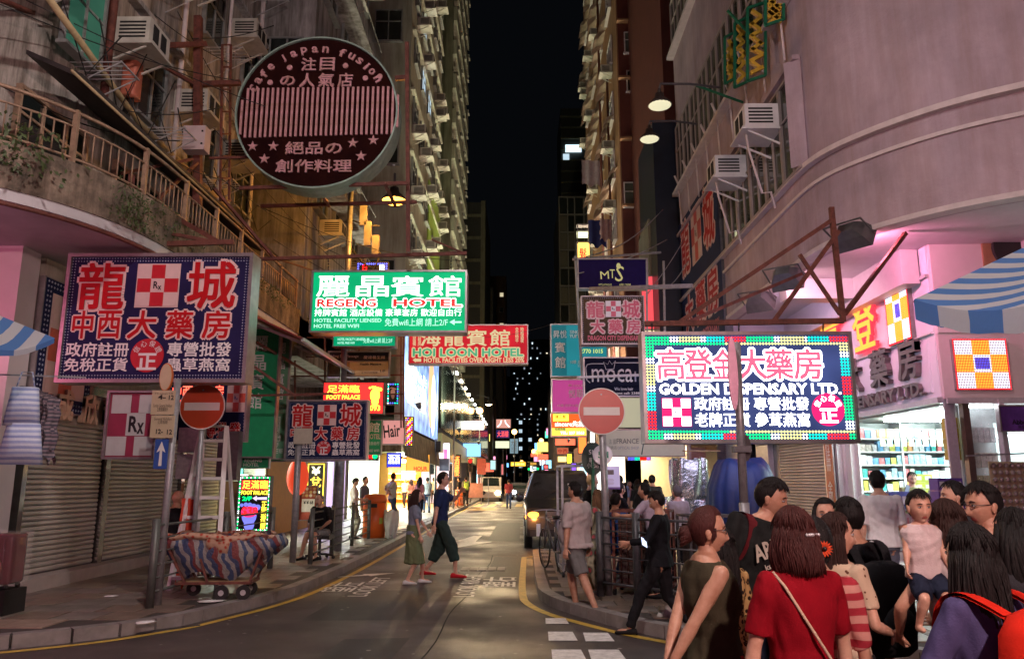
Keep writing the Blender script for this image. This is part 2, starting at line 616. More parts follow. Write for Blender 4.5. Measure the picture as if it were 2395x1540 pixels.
for i in range(240):
 x, y = rg.uniform(-4, 2.5), rg.uniform(7, 24)
 s_ = rg.uniform(.008, .028)
 b.add([(x + s_ * math.cos(k * PI / 3), y + s_ * math.sin(k * PI / 3), .0034) for k in range(6)], [(0, 1, 2, 3, 4, 5)])
b.build('gum_spots', m_gum, kind='stuff', label='pale specks of gum and litter trodden into the road', cat='litter')
# ================================================================ FACADE KIT
m_win_lit = glow('lit_window', (1.0, .86, .55), .55)
m_win_grn = glow('green_lit_curtain', (.12, .45, .30), .10)
m_win_cool = glow('cool_lit_window', (.65, .85, 1.0), .7)
def window_mesh(w, h, nx=2, rail=.62):
 """window facing -y: frame mesh and pane mesh"""
 f = MB()
 t = .05
 f.box((0, -.03, h / 2 - t / 2), (w, .08, t)).box((0, -.03, -h / 2 + t / 2), (w, .08, t))
 f.box((-w / 2 + t / 2, -.03, 0), (t, .078, h - 2 * t)).box((w / 2 - t / 2, -.03, 0), (t, .078, h - 2 * t))
 for i in range(1, nx):
  f.box((-w / 2 + w * i / nx, -.03, 0), (t * .8, .06, h - 2 * t))
 f.box((0, -.03, -h / 2 + h * rail), (w - 2 * t, .055, t * .7))
 f.box((0, -.07, -h / 2 - .04), (w + .1, .16, .05))
 p = MB().box((0, -.02, 0), (w - .06, .02, h - .06))
 return f, p
_wm = {}
def window(parent, loc, rz, w, h, nx=2, fm=None, pm=None):
 fm, pm = fm or m_frame, pm or m_glassd
 k = (round(w, 2), round(h, 2), nx, fm.name, pm.name)
 if k not in _wm:
  f, p = window_mesh(w, h, nx)
  _wm[k] = (f.mesh('window', fm), p.mesh('pane', pm))
 a, c = _wm[k]
 o = put('window', a, parent, loc, rz)
 put('pane', c, o)
 return o
_acm = {}
def aircon(parent, loc, rz, s=1.0, cm=None, label=None):
 cm = cm or m_acw
 if cm.name not in _acm:
  a = MB()
  a.box((0, -.30, 0), (.66, .60, .42))
  a.box((0, -.31, -.235), (.74, .72, .03)).box((0, -.62, -.215), (.74, .02, .06))
  for sx in (-.28, .28):
   a.bar((sx, 0, -.5), (sx, -.55, -.25), .03)
  g_ = MB()
  g_.box((-.13, -.603, .02), (.17, .01, .26), m=0).box((.12, -.603, .02), (.17, .01, .26), m=0)
  for i in range(5):
   for sx in (-.332, .332):
    g_.box((sx, -.34, -.12 + i * .06), (.006, .4, .03))
  _acm[cm.name] = (a.mesh('air_conditioner', cm), g_.mesh('grille', m_dark))
 a, c = _acm[cm.name]
 o = put('air_conditioner', a, parent, loc, rz, scale=(s, s, s), label=label)
 put('grille', c, o)
 return o
LR, FR, RR = PI / 2, 0.0, -PI / 2   # facing +x (left row), facing camera, facing -x (right row)
def floors(parent, face, fixed, a0, a1, z0, z1, fh, bay, ww, wh, nx=2, acp=.5, lit=.05, wall=None, hood=None, fm=None, acm=None, seed=1, off=0.0, litm=None):
 """rows of windows, hoods and air conditioners over one wall"""
 r = random.Random(seed)
 n = max(1, int((a1 - a0) / bay))
 step = (a1 - a0) / n
 z = z0
 fl = 0
 hm = None
 while z + wh < z1:
  for i in range(n):
   a = a0 + step * (i + .5) + off
   zc = z + .9 + wh / 2
   if face == 'L':
    loc, rz = (fixed, a, zc), LR
   elif face == 'R':
    loc, rz = (fixed, a, zc), RR
   else:
    loc, rz = (a, fixed, zc), FR
   q = r.random()
   pm = (litm or m_win_lit) if q < lit else (m_win_grn if q < lit + .02 else None)
   window(parent, loc, rz, ww, wh, nx, fm=fm, pm=pm)
   if r.random() < acp:
    da = (ww / 2 + .1) * (1 if r.random() < .5 else -1) * .5
    dz = -wh / 2 - .32 if r.random() < .55 else wh / 2 + .28
    l2 = (loc[0], loc[1] + da, zc + dz) if face != 'F' else (loc[0] + da, loc[1], zc + dz)
    aircon(parent, l2, rz, .95, cm=acm)
   if hood:
    hb = MB()
    hb.box((0, -hood / 2, 0), (ww + .25, hood, .06))
    put('window_hood', _hood(ww, hood, wall), parent, (loc[0], loc[1], zc + wh / 2 + .12), rz)
  z += fh
  fl += 1
_hd = {}
def _hood(ww, d, m_):
 k = (round(ww, 2), d, m_.name)
 if k not in _hd:
  _hd[k] = MB().box((0, -d / 2, 0), (ww + .25, d, .07)).mesh('window_hood', m_)
 return _hd[k]
def pipe(parent, pts, r, m_, name='drain_pipe'):
 return MB().tube(pts, r, 8).build(name, m_, parent)
m_wbeige = mat('old_beige_render', (.50, .45, .40), .8, var=.4, scale=.9, bump=.6, bscale=14, streak=.75)
m_wgrey = mat('old_grey_render', (.42, .41, .40), .8, var=.35, scale=.8, bump=.5, bscale=12, streak=.7)
m_wcream = mat('cream_render', (.46, .47, .38), .75, var=.25, scale=.7, bump=.3, bscale=10, streak=.35)
m_wolive = mat('olive_grey_render', (.20, .20, .14), .75, var=.25, scale=.7, bump=.3, bscale=10, streak=.3)
m_lime = mat('lime_wall_paint', (.36, .55, .10), .6, var=.15)
m_orangew = mat('orange_wall_paint', (.62, .16, .03), .6, var=.15)
m_moss = mat('mossy_concrete', (.26, .20, .15), .9, var=.8, scale=2.6, bump=.9, bscale=16, streak=.6, noise_dark=(.035, .03, .022))
m_redbrown = mat('red_brown_tile_wall', (.125, .034, .026), .55, var=.2, scale=2, bump=.2, bscale=50)
m_tan = mat('tan_wall', (.36, .19, .105), .6, var=.25, scale=1.2, streak=.3)
m_taupe = mat('taupe_textured_render', (.45, .36, .42), .8, var=.30, scale=.7, bump=.6, bscale=22, streak=.14)
m_band = mat('pale_render_band', (.62, .55, .55), .6, var=.15)
m_pinkw = mat('pale_panel', (.62, .56, .58), .35, var=.08, scale=2)
m_navyw = mat('dark_navy_cladding', (.012, .018, .035), .35, var=.3, scale=2)
m_dgrey = mat('dark_grey_wall', (.05, .052, .05), .6, var=.3)
# ================================================================ LEFT ROW
LB = thing('corner_building', 'old beige corner building on the left with an overgrown railed balcony and roller shutters below', 'building', (-8, 12, 0))
b = MB()
b.bb((-14, 11.2, 6.0), (-6.5, 17.75, 27))
b.bb((-14, 17.75, 5.6), (-6.9, 30, 26))
b.build('wall', m_wbeige, LB, world=True)
b = MB()     # rounded street corner of the upper floors
ring = [(-14, 8.9)] + [(-8.7 + 2.2 * math.cos(t), 11.2 + 2.2 * math.sin(t)) for t in [(-PI / 2) + i * PI / 16 for i in range(9)]] + [(-14, 11.2)]
b.slab(ring, 6.0, 27)
b.build('wall', m_wbeige, LB, world=True, label='rounded corner wall above the balcony')
b = MB()
b.bb((-14, 10.3, 0.1), (-7.35, 10.9, 4.9)).bb((-7.35, 10.3, .1), (-6.95, 10.72, 4.9))
b.build('corner_column', m_pinkw, LB, world=True)
b = MB()
b.bb((-7.4, 10.9, 2.95), (-6.98, 18.4, 4.9))
b.build('shop_fascia', mat('old_cream_fascia', (.55, .50, .44), .6, var=.2, scale=2, streak=.3), LB, world=True)
b = MB()
b.bb((-7.2, 10.8, .1), (-6.72, 15.2, .30)).bb((-7.2, 15.2, .1), (-6.8, 18.4, .2))
b.build('door_step', mat('grey_stone_step', (.42, .37, .35), .5, var=.25, scale=2), LB, world=True)
m_shut = mat('roller_shutter_steel', (.46, .45, .42), .45, .35, var=.3, scale=2.5)
slat = MB()
for i in range(4):
 t0, t1 = i / 4 * PI, (i + 1) / 4 * PI
slat.prism([(0.0, -.036), (.018, -.030), (.026, -.012), (.026, .010), (.016, .026), (0, .034)], -.5, .5)
slat_me = slat.mesh('shutter_slat', m_shut)
for y0, y1 in ((10.95, 13.0), (13.2, 16.0), (16.15, 18.2)):
 sh = MB().bb((-7.08, y0 - .02, .28), (-7.02, y1 + .02, 3.0)).build('roller_shutter', m_dsteel, LB, world=True)
 n = 36
 for k in range(n):
  put('shutter_slat', slat_me, sh, (-7.015 + 8, (y0 + y1) / 2 - 12, .36 + k * .0735), scale=(1, (y1 - y0), 1))
b = MB()
for y in (13.05, 16.02):
 b.bb((-7.05, y, .28), (-6.93, y + .14, 3.0))
b.bb((-7.05, 10.86, .28), (-6.93, 10.96, 3.0)).bb((-7.0, 10.9, 2.98), (-6.86, 18.2, 3.12))
b.build('shutter_guide', mat('polished_steel_post', (.55, .52, .5), .12, .95, var=.2, scale=6), LB, world=True)
BP = [(-14, 7.0), (-9.0, 7.2), (-7.4, 7.55), (-6.3, 8.2), (-5.6, 9.1), (-5.25, 10.2), (-5.2, 11.5), (-5.2, 14), (-5.2, 17.7)]
BPs = smooth_line(BP, 2)
b = MB()
b.slab([(-14, 17.7)] + BPs, 4.86, 5.0)
b.build('balcony_soffit', mat('pale_soffit', (.52, .50, .52), .6, var=.2, scale=1.5), LB, world=True)
b = strip(BPs, -.14, .16, 5.0, 'p', None, h=5.58)
r = random.Random(3)
b.build('balcony_parapet', m_moss, LB, world=True)
b = MB()
b.slab([(-14, 17.7)] + BPs, 5.003, 5.08)
b.build('balcony_floor', m_wgrey, LB, world=True)
b = MB()
pts = BPs
b.tube([(x - .0, y, 4.82) for x, y in pts], .03, 6)
b.build('drain_pipe', m_rust, LB, world=True)
rl = MB()
P = [Vector((*p, 0)) for p in BPs]
acc, tot = [0], 0
for a, c in zip(P[:-1], P[1:]):
 tot += (c - a).length
 acc.append(tot)
def along(s_):
 for i in range(len(acc) - 1):
  if acc[i + 1] >= s_:
   return P[i].lerp(P[i + 1], (s_ - acc[i]) / (acc[i + 1] - acc[i]))
 return P[-1]
m_rail = mat('rusty_cream_railing', (.36, .24, .16), .6, .2, var=.5, scale=8)
for z, rr in ((6.28, .026), (6.08, .016), (5.66, .018)):
 rl.tube([(x - .07, y, z) for x, y in BPs], rr, 5)
rail = rl.build('balcony_railing', m_rail, LB, world=True)
bar_me = MB().cyl((0, 0, 0), (0, 0, .42), .011, n=5).mesh('railing_bar', m_rail)
post_me = MB().box((0, 0, .38), (.06, .06, .76)).mesh('railing_post', m_rail)
s_ = 4.2
k = 0
while s_ < tot - .1:
 p = along(s_)
 if k % 9 == 0:
  put('railing_post', post_me, rail, (p.x - .07 + 8, p.y - 12, 5.55))
 else:
  put('railing_bar', bar_me, rail, (p.x - .07 + 8, p.y - 12, 5.66))
 s_ += .135
 k += 1
b = MB()
b.add([(-6.5, 9.2, 7.15), (-5.75, 9.2, 6.8), (-5.75, 17.7, 6.8), (-6.5, 17.7, 7.15), (-6.5, 9.2, 7.21), (-5.72, 9.2, 6.86), (-5.72, 17.7, 6.86), (-6.5, 17.7, 7.21)],
  [(0, 1, 2, 3), (7, 6, 5, 4), (1, 5, 6, 2), (0, 4, 5, 1), (3, 2, 6, 7)])
b.build('eave', mat('dark_metal_eave', (.055, .045, .045), .6, .3, var=.5), LB, world=True)
b = MB()
b.tube([(-5.74, 9.0, 6.79), (-5.74, 17.7, 6.79)], .022, 5)
b.tube([(-6.0, 8.6, 7.7), (-6.4, 12, 7.55), (-6.42, 17.6, 7.5)], .05, 6)
b.build('drain_pipe', mat('yellowed_pipe', (.42, .32, .17), .6, var=.3), LB, world=True)
for y in (9.9, 12.3, 15.0):
 window(LB, (-6.49 + 8, y - 12, 6.2), LR, 1.6, .95, 3, fm=m_rail)
r = random.Random(12)
for z in (8.4, 11.3, 14.2, 17.1, 20, 23):
 for y in (10.0, 12.1, 14.4, 16.6):
  window(LB, (-6.49 + 8, y - 12 + .3, z), LR, 1.0, 1.35, 2, pm=m_win_grn if (z < 9 and y < 11) else None)
  if r.random() < .8:
   aircon(LB, (-6.48 + 8, y - 12 - .75, z + .25), LR, 1.05)
  if r.random() < .7:
   b = MB()
   for j in range(5):
    b.bar((0.0 + j * .12, -.75, 0), (0.0 + j * .12, 0, 0), .012)
   b.bar((-.02, -.75, 0), (.52, -.75, 0), .02)
   b.bar((0, -.75, 0), (0, 0, -.4), .015).bar((.48, -.75, 0), (.48, 0, -.4), .015)
   b.build('drying_rack', m_alu, LB, (-6.48 + 8, y - 12 + .1, z - .85), LR)
 b = MB().bb((-6.5, 11.2, z + 1.05), (-6.33, 17.7, z + 1.14))
 b.build('ledge', m_wgrey, LB, world=True)
for y, w_ in ((10.9, .09), (13.3, .07), (15.4, .055), (17.3, .08)):
 pipe(LB, [(-6.4 + 8, y - 12, 7.2), (-6.4 + 8, y - 12, 26)], w_ * .7, m_band if y > 13 else m_rust)
for k_ in range(9):
 y = 9.5 + k_ * .9
 pts = [(-6.3 + 8, y - 12, 7.6 + rnd.random()), (-6.1 + 8, y - 11.6, 7.1 + rnd.random() * .3), (-6.0 + 8, y - 11, 7.7 + rnd.random())]
 MB().tube(smooth_line(pts, 0) if False else pts, .012, 4).build('cable', m_cable, LB)
def foliage(name, boxes, n, m_, parent=None, sz=.06, seed=5, **kw):
 r = random.Random(seed)
 b = MB()
 for i in range(n):
  x0, x1, y0, y1, z0, z1 = r.choice(boxes)
  c = Vector((r.gauss((x0 + x1) / 2, (x1 - x0) / 4), r.gauss((y0 + y1) / 2, (y1 - y0) / 4), z0 + (z1 - z0) * r.random() ** 1.3))
  a = Vector((r.uniform(-1, 1), r.uniform(-1, 1), r.uniform(-1, 1))).normalized() * sz * r.uniform(.5, 1.3)
  d = a.orthogonal().normalized() * sz * .35
  b.add([c - a, c + d, c + a, c - d], [(0, 1, 2, 3)])
 return b.build(name, m_, parent, **kw)
m_leaf = mat('shrub_leaves', (.055, .085, .02), .6, var=.5, scale=5)
sb = thing('shrub', 'scruffy green shrub growing out of the balcony parapet at the left corner', 'shrub', (-6.2, 8.4, 5.5))
foliage('foliage', [(-6.9, -5.9, 7.8, 8.9, 5.25, 5.95), (-6.5, -5.6, 8.2, 9.3, 5.2, 5.8)], 900, m_leaf, sb, .05, world=True)
MB().tube([(-6.3, 8.4, 5.1), (-6.2, 8.4, 5.6)], .02, 5).tube([(-6.2, 8.45, 5.2), (-5.95, 8.7, 5.65)], .014, 5).build('stem', m_rust, sb, world=True)
foliage('weeds', [(-5.3, -5.1, 10, 12.5, 5.2, 5.6), (-5.25, -5.1, 13, 17.5, 5.35, 5.65), (-5.3, -5.1, 9.3, 10.5, 5.0, 5.5)], 900, m_leaf, None, .035, seed=9,
  label='low weeds sprouting along the stained balcony parapet', cat='weeds')
def block(name, label, x_front, x_back, y0, y1, z0, z1, m_, org=None):
 o = thing(name, label, 'building', ((x_front + x_back) / 2, y0, 0))
 MB().bb((x_back, y0, z0), (x_front, y1, z1)).build('wall', m_, o, world=True)
 return o
def rel(o, p):
 return tuple(p[i] - o.location[i] for i in range(3))
B2 = block('apartment_building', 'grey tenement behind the round cafe sign, with a blank side wall and balconies', -5.2, -12, 17.8, 24, 4.5, 34, m_wgrey)
ox = B2.location
def floorsW(o, face, fixed, a0, a1, z0, z1, *a, **k):
 lx, ly, lz = o.location
 if face == 'F':
  floors(o, face, fixed - ly, a0 - lx, a1 - lx, z0 - lz, z1 - lz, *a, **k)
 else:
  floors(o, face, fixed - lx, a0 - ly, a1 - ly, z0 - lz, z1 - lz, *a, **k)
floorsW(B2, 'L', -5.18, 18, 24, 7.5, 34, 2.9, 2.0, 1.2, 1.3, acp=.75, lit=.0, hood=.3, wall=m_wgrey, seed=4)
floorsW(B2, 'F', 17.78, -6.9, -5.3, 10.2, 34, 5.8, 1.6, 1.3, 1.6, nx=3, acp=.0, lit=.0, seed=5)
for z in (9.0, 11.9, 14.8, 17.7):
 MB().bb((-5.2, 18.2, z), (-4.6, 23.6, z + .12)).build('balcony_slab', m_wgrey, B2, world=True)
 b = MB()
 b.tube([(-4.62, 18.2, z + .95), (-4.62, 23.6, z + .95)], .02, 5)
 for j in range(28):
  b.cyl((-4.62, 18.25 + j * .19, z + .1), (-4.62, 18.25 + j * .19, z + .95), .009, n=4)
 b.build('balcony_railing', m_frame, B2, world=True, kind='stuff')
MB().bb((-6.9, 17.75, 5.0), (-5.2, 28, 5.45)).build('walkway_slab', m_moss, B2, world=True)
rr_ = MB()
for z in (6.2, 5.55):
 rr_.tube([(-5.24, 17.8, z), (-5.24, 28, z)], .022, 5)
rr_ = rr_.build('walkway_railing', m_rail, B2, world=True)
for j in range(68):
 put('railing_bar', MB().cyl((0, 0, 0), (0, 0, .65), .012, n=5).mesh('railing_bar', m_rail) if j == 0 else bm_, rr_, rel(B2, (-5.24, 17.9 + j * .148, 5.55)))
 if j == 0:
  bm_ = bpy.data.objects[-1].data if False else rr_.children[0].data
B3 = block('apartment_building', 'cream apartment block half way down the left side with lime and orange painted panels', -4.6, -12, 30, 42, 4.5, 42, m_wcream)
floorsW(B3, 'L', -4.58, 30.3, 42, 7.5, 42, 2.8, 2.3, 1.3, 1.3, acp=.55, lit=.09, hood=.14, wall=m_wcream, seed=14, litm=m_win_cool)
floorsW(B3, 'F', 29.98, -6.4, -4.8, 8, 42, 5.6, 1.6, 1.2, 1.5, nx=2, acp=.3, lit=.03, seed=15)
MB().bb((-4.58, 36.6, 11.5), (-4.50, 41.9, 16.5)).build('painted_panel', m_lime, B3, world=True, label='lime green painted panel')
MB().bb((-4.58, 36.6, 8.3), (-4.50, 41.9, 11.4)).build('painted_panel', m_orangew, B3, world=True, label='orange painted panel')
for z in (9.6, 12.4, 15.2, 18, 20.8, 23.6, 26.4):
 MB().bb((-4.6, 30.2, z), (-4.42, 41.8, z + .1)).build('ledge', m_wcream, B3, world=True)
B4 = block('apartment_tower', 'tall olive grey tower with stacked cream bays at the end of the left row', -5.05, -14, 52, 66, 3.5, 70, m_wolive)
floorsW(B4, 'F', 51.98, -7.1, -5.45, 10, 68, 2.75, 1.7, 1.25, 1.2, nx=3, acp=.25, lit=.03, fm=m_band, seed=24)
for i, z in enumerate([8 + 2.75 * k for k in range(22)]):
 MB().bb((-5.05, 52.2, z), (-4.62, 65.5, z + 1.15)).build('bay_parapet', m_wcream, B4, world=True)
 MB().bb((-6.9, 51.75, z - .1), (-5.6, 51.98, z + .05)).build('ledge', m_wcream, B4, world=True)
 for y in (53.5, 57, 60.5, 64):
  aircon(B4, rel(B4, (-5.04, y + (i % 2), z + 1.75)), LR, .8)
MB().bb((-5.4, 51.6, 3.5), (-4.85, 52.0, 70)).build('corner_pier', m_wolive, B4, world=True)
B5 = block('office_building', 'dark slab building with pale pillars beyond the tower on the left', -4.2, -16, 92, 108, 2, 36, m_dgrey)
for k in range(11):
 MB().bb((-6.9, 91.7, 5 + k * 2.9), (-4.2, 91.95, 5.35 + k * 2.9)).build('floor_band', m_wolive, B5, world=True)
MB().bb((-4.75, 91.5, 2), (-4.2, 91.98, 36)).build('pillar', m_wolive, B5, world=True)
for x, y, z1 in ((-3.9, 112, 30), (-3.0, 135, 26)):
 o = block('distant_building', 'narrow dim building glimpsed above the %s' % ('red hotel sign, nearer of two' if y == 112 else 'red hotel sign, farther of two'), x, -12, y, y + 14, 0, z1, m_dgrey)
 floorsW(o, 'F', y - .05, x - 3.2, x - .2, 2, z1, 2.9, 1.6, 1.1, 1.2, acp=0, lit=.25, seed=int(y), litm=m_win_cool)
o = block('distant_building', 'slim brown block with a column of lit windows at the end of the street', -2.6, -6.5, 150, 160, 0, 42, mat('brown_wall', (.09, .05, .03), .7))
for k in range(12):
 window(o, rel(o, (-3.5, 149.9, 4 + k * 3.1)), FR, .8, .9, 1, pm=m_win_lit if k % 3 != 1 else None)
# ================================================================ RIGHT ROW
RB = thing('corner_building', 'taupe corner building on the right with a rounded overhanging upper storey and a lit dispensary', 'building', (8, 14, 0))
CV = [(5.0, 22.8), (5.0, 13.2), (5.03, 12.5), (5.2, 11.85), (5.7, 11.05), (6.26, 10.42), (6.9, 9.95), (7.8, 9.5), (9, 9.15), (10.5, 8.95), (14, 8.8)]
CVs = [CV[0]] + smooth_line(CV[1:], 2)
def wall_band(pts, z0, z1, off, m_, name, parent, th=.3, label=None):
 """vertical band following the rounded front, pushed out by off"""
 P = [Vector((*p, 0)) for p in pts]
 A, Bk = [], []
 for i, p in enumerate(P):
  d = (P[min(i + 1, len(P) - 1)] - P[max(i - 1, 0)]).normalized()
  nrm = Vector((d.y, -d.x, 0))
  A.append(p + nrm * off)
  Bk.append(p - nrm * th)
 b = MB()
 for i in range(len(P) - 1):
  a, c, d, e = A[i], A[i + 1], Bk[i + 1], Bk[i]
  b.add([(a.x, a.y, z0), (c.x, c.y, z0), (d.x, d.y, z0), (e.x, e.y, z0), (a.x, a.y, z1), (c.x, c.y, z1), (d.x, d.y, z1), (e.x, e.y, z1)],
    [(3, 2, 1, 0), (4, 5, 6, 7), (0, 1, 5, 4), (1, 2, 6, 5), (2, 3, 7, 6), (3, 0, 4, 7)], smooth=False)
 return b.build(name, m_, parent, world=True, label=label)
wall_band(CVs, 5.44, 7.0, 0, m_taupe, 'wall', RB, label='curved lower wall over the pavement')
straight = [(5.0, 22.8), (5.0, 12.55)]
curved = [p for p in CVs if p[1] <= 12.6]
curved = [(5.0, 12.55)] + curved
wall_band(curved, 7.0, 9.0, 0, m_taupe, 'wall', RB, label='rounded blank wall at the corner')
wall_band(CVs, 9.0, 10.35, 0, m_taupe, 'wall', RB)
wall_band(curved, 10.35, 26, 0, m_taupe, 'wall', RB)
wall_band(straight, 12.6, 15.0, 0, m_taupe, 'wall', RB)
wall_band(straight, 17.0, 26, 0, m_taupe, 'wall', RB)
wall_band(CVs, 6.93, 7.02, .12, m_band, 'ledge', RB, th=-.001)
wall_band(CVs, 6.56, 6.62, .05, m_band, 'ledge', RB, th=-.001)
wall_band(CVs, 5.42, 5.50, .03, m_band, 'ledge', RB, th=.2)
wall_band(straight, 8.98, 9.06, .14, m_taupe, 'ledge', RB, th=-.001)
wall_band(straight, 10.3, 10.4, .22, m_band, 'ledge', RB, th=-.001)
wall_band(straight, 14.95, 15.05, .22, m_band, 'ledge', RB, th=-.001)
m_interior = mat('dim_room', (.10, .11, .09), .8, var=.4, scale=1.5)
MB().bb((5.3, 12.6, 7.0), (5.4, 22.7, 9.0)).bb((5.3, 12.6, 10.4), (5.4, 22.7, 12.6)).bb((5.3, 12.6, 15), (5.4, 22.7, 17)).build('curtain_wall', m_interior, RB, world=True)
MB().slab([(14, 9.2)] + [(x + .05, y + .05) for x, y in reversed(CVs)] + [(14, 22.8)][:0] + [(14, 22.8)], 26, 26.2).build('roof', m_wgrey, RB, world=True)
m_winfr = mat('pale_window_mullion', (.34, .29, .27), .45, var=.1)
m_glass2 = mat('reflecting_window_glass', (.05, .055, .045), .06, var=.6, scale=.5, spec=1.0, metal=.3)
for y in [12.75 + i * 1.02 for i in range(10)]:
 window(RB, rel(RB, (5.02, y + .4, 8.0)), RR, 1.0, 1.95, 2, fm=m_winfr, pm=m_glass2)
 window(RB, rel(RB, (5.02, y + .4, 11.5)), RR, 1.0, 2.15, 2, fm=m_winfr, pm=m_glass2)
 window(RB, rel(RB, (5.02, y + .4, 16.0)), RR, 1.0, 1.9, 2, fm=m_winfr, pm=m_glass2)
p1, p2 = PX(1812, 290, 5.0), PX(1735, 402, 5.0)
for p, l in ((p1, 'upper window air conditioner with a long white hose'), (p2, 'lower window air conditioner beside the dragon sign')):
 aircon(RB, rel(RB, (5.0, p.y, p.z)), RR, 1.15, cm=m_white, label=l)
 h = [(4.4, p.y - .1, p.z - .3), (4.35, p.y - .25, p.z - .35), (4.35, p.y - .35, p.z - .7), (4.6, p.y - .2, p.z - 1.5), (4.8, p.y - .1, 7.02), (4.86, p.y - .1, 6.7)]
 pipe(RB, [rel(RB, q) for q in h], .022, m_band, 'hose')
for y in [13 + i * 1.15 for i in range(9)]:
 MB().cyl((4.9, y, 10.35), (4.75, y, 10.75), .03).cyl((4.86, y, 10.3), (4.9, y, 9.2), .022).build('drain_spout', m_band, RB, world=True)
m_soff = mat('soffit_paint', (.60, .56, .58), .5, var=.08)
MB().slab([(14, 9.0)] + [(x + .06, y + .06) for x, y in reversed(CVs)] + [(14, 22.8)], 5.5, 5.56).build('soffit', m_soff, RB, world=True)
for y in (14.6, 18.6):
 MB().bb((5.2, y, 5.1), (6.75, y + .4, 5.5)).build('beam', m_soff, RB, world=True)
MB().bb((8.3, 9.2, 5.0), (8.8, 12.4, 5.5)).build('beam', m_soff, RB, world=True)
MB().bb((6.5, 12.7, 4.9), (6.79, 22, 5.5)).build('beam', m_soff, RB, world=True)
fas = MB().bb((6.82, 12.5, 2.92), (7.1, 16.9, 5.5)).build('fascia_panel', mat('white_fascia_panel', (.74, .74, .82), .3, var=.05, scale=1), RB, world=True)
MB().bb((6.78, 12.52, 4.0), (6.83, 16.9, 4.02)).bb((6.76, 12.48, 4.95), (6.83, 16.9, 5.0)).bb((6.74, 12.46, 2.86), (6.84, 16.9, 2.95)).build('fascia_trim', m_alu, RB, world=True)
MB().bb((6.82, 16.9, 2.6), (7.1, 22.5, 5.5)).build('fascia_panel', mat('dark_metal_fascia', (.07, .07, .075), .5, var=.2), RB, world=True)
MB().bb((6.84, 12.40, 4.0), (7.95, 12.8, 5.5)).build('corner_column', m_pinkw, RB, world=True)
MB().bb((6.84, 12.42, 2.92), (11, 12.8, 4.0)).build('fascia_panel', mat('pink_white_fascia', (.60, .50, .53), .35, var=.06), RB, world=True, label='fascia facing the junction')
MB().bb((6.86, 12.38, 2.84), (11, 12.43, 2.93)).build('fascia_trim', m_alu, RB, world=True)
MB().bb((8.2, 12.5, 4.0), (14, 12.9, 5.5)).build('back_wall', mat('brown_panel_wall', (.12, .07, .06), .6), RB, world=True)
for y0, y1 in ((16.85, 17.05), (17.45, 17.6), (21.5, 22.6), (12.46, 12.5)):
 MB().bb((6.84, y0, .1), (7.0, y1, 2.92)).build('shopfront_post', m_alu, RB, world=True)
shm = mat('pale_shutter_steel', (.52, .47, .46), .42, .3, var=.2, scale=2.5)
sl2 = MB().prism([(0.0, -.036), (-.018, -.030), (-.026, -.012), (-.026, .010), (-.016, .026), (0, .034)], -.5, .5).mesh('shutter_slat', shm)
for y0, y1 in ((17.6, 20.9),):
 sh = MB().bb((6.98, y0, .12), (7.04, y1, 2.9)).build('roller_shutter', m_dsteel, RB, world=True)
 for k in range(37):
  put('shutter_slat', sl2, sh, rel(RB, (6.97, (y0 + y1) / 2, .18 + k * .0735)), scale=(1, y1 - y0, 1))
sh = MB().bb((6.98, 20.95, .12), (7.04, 21.5, 2.9)).build('roller_shutter', mat('grey_shutter', (.12, .12, .13), .4, .5), RB, world=True)
R2 = thing('apartment_block', 'tall red-brown apartment block on the right with a tan street front hung with awnings', 'building', (8, 34, 0))
MB().bb((4.75, 34, 3), (14, 51, 70)).build('wall', m_tan, R2, world=True)
MB().bb((4.8, 33.9, 3), (14, 34.0, 70)).build('side_wall', m_redbrown, R2, world=True)
floorsW(R2, 'R', 4.73, 34.5, 50.5, 6, 66, 3.1, 3.6, 1.7, 1.5, nx=3, acp=.8, lit=.07, fm=m_band, seed=31)
for k, (u, v, w, h, nx) in enumerate(((1502, 100, 1.75, 1.1, 2), (1508, 190, 1.75, 1.1, 2), (1512, 330, .95, 1.1, 2), (1502, 455, 1.7, 1.2, 2))):
 p = PY(u, v, 33.88)
 window(R2, rel(R2, (p.x, 33.88, p.z)), FR, w, h, nx, fm=m_band, pm=m_interior if k in (0, 3) else None)
for z in (14.0, 17.3, 20.4, 23.4, 26.5):
 MB().bb((4.75, 33.6, z), (7.2, 33.9, z + .1)).build('ledge', m_tan, R2, world=True)
m_awn = mat('sagging_awning', (.38, .29, .23), .7, var=.35, scale=2, bump=.3)
for i, z in enumerate([16.5, 19.5, 22.6, 25.8, 29, 32.2]):
 b = MB()
 for j in range(8):
  y = 35 + j * 1.5 + i * .6
  n = 6
  ring = []
  for a, bb_ in ((y, 0), (y + 1.42, 0)):
   ring.append([(4.75 - (.45 + .25 * ((i * 7 + j * 3) % 5) / 5) * math.sin(t * PI / 10), a, z - .6 * (1 - math.cos(t * PI / 10))) for t in range(n)])
  vs = ring[0] + ring[1]
  b.add(vs, [(k, k + 1, n + k + 1, n + k) for k in range(n - 1)] + [tuple(range(n)), tuple(range(2 * n - 1, n - 1, -1))])
 b.build('awning', m_awn, R2, world=True)
pipe(R2, [rel(R2, (4.55, 40, 8)), rel(R2, (4.55, 40, 40))], .07, m_redbrown)
pipe(R2, [rel(R2, (4.55, 36.5, 6)), rel(R2, (4.55, 36.5, 22))], .06, m_rust)
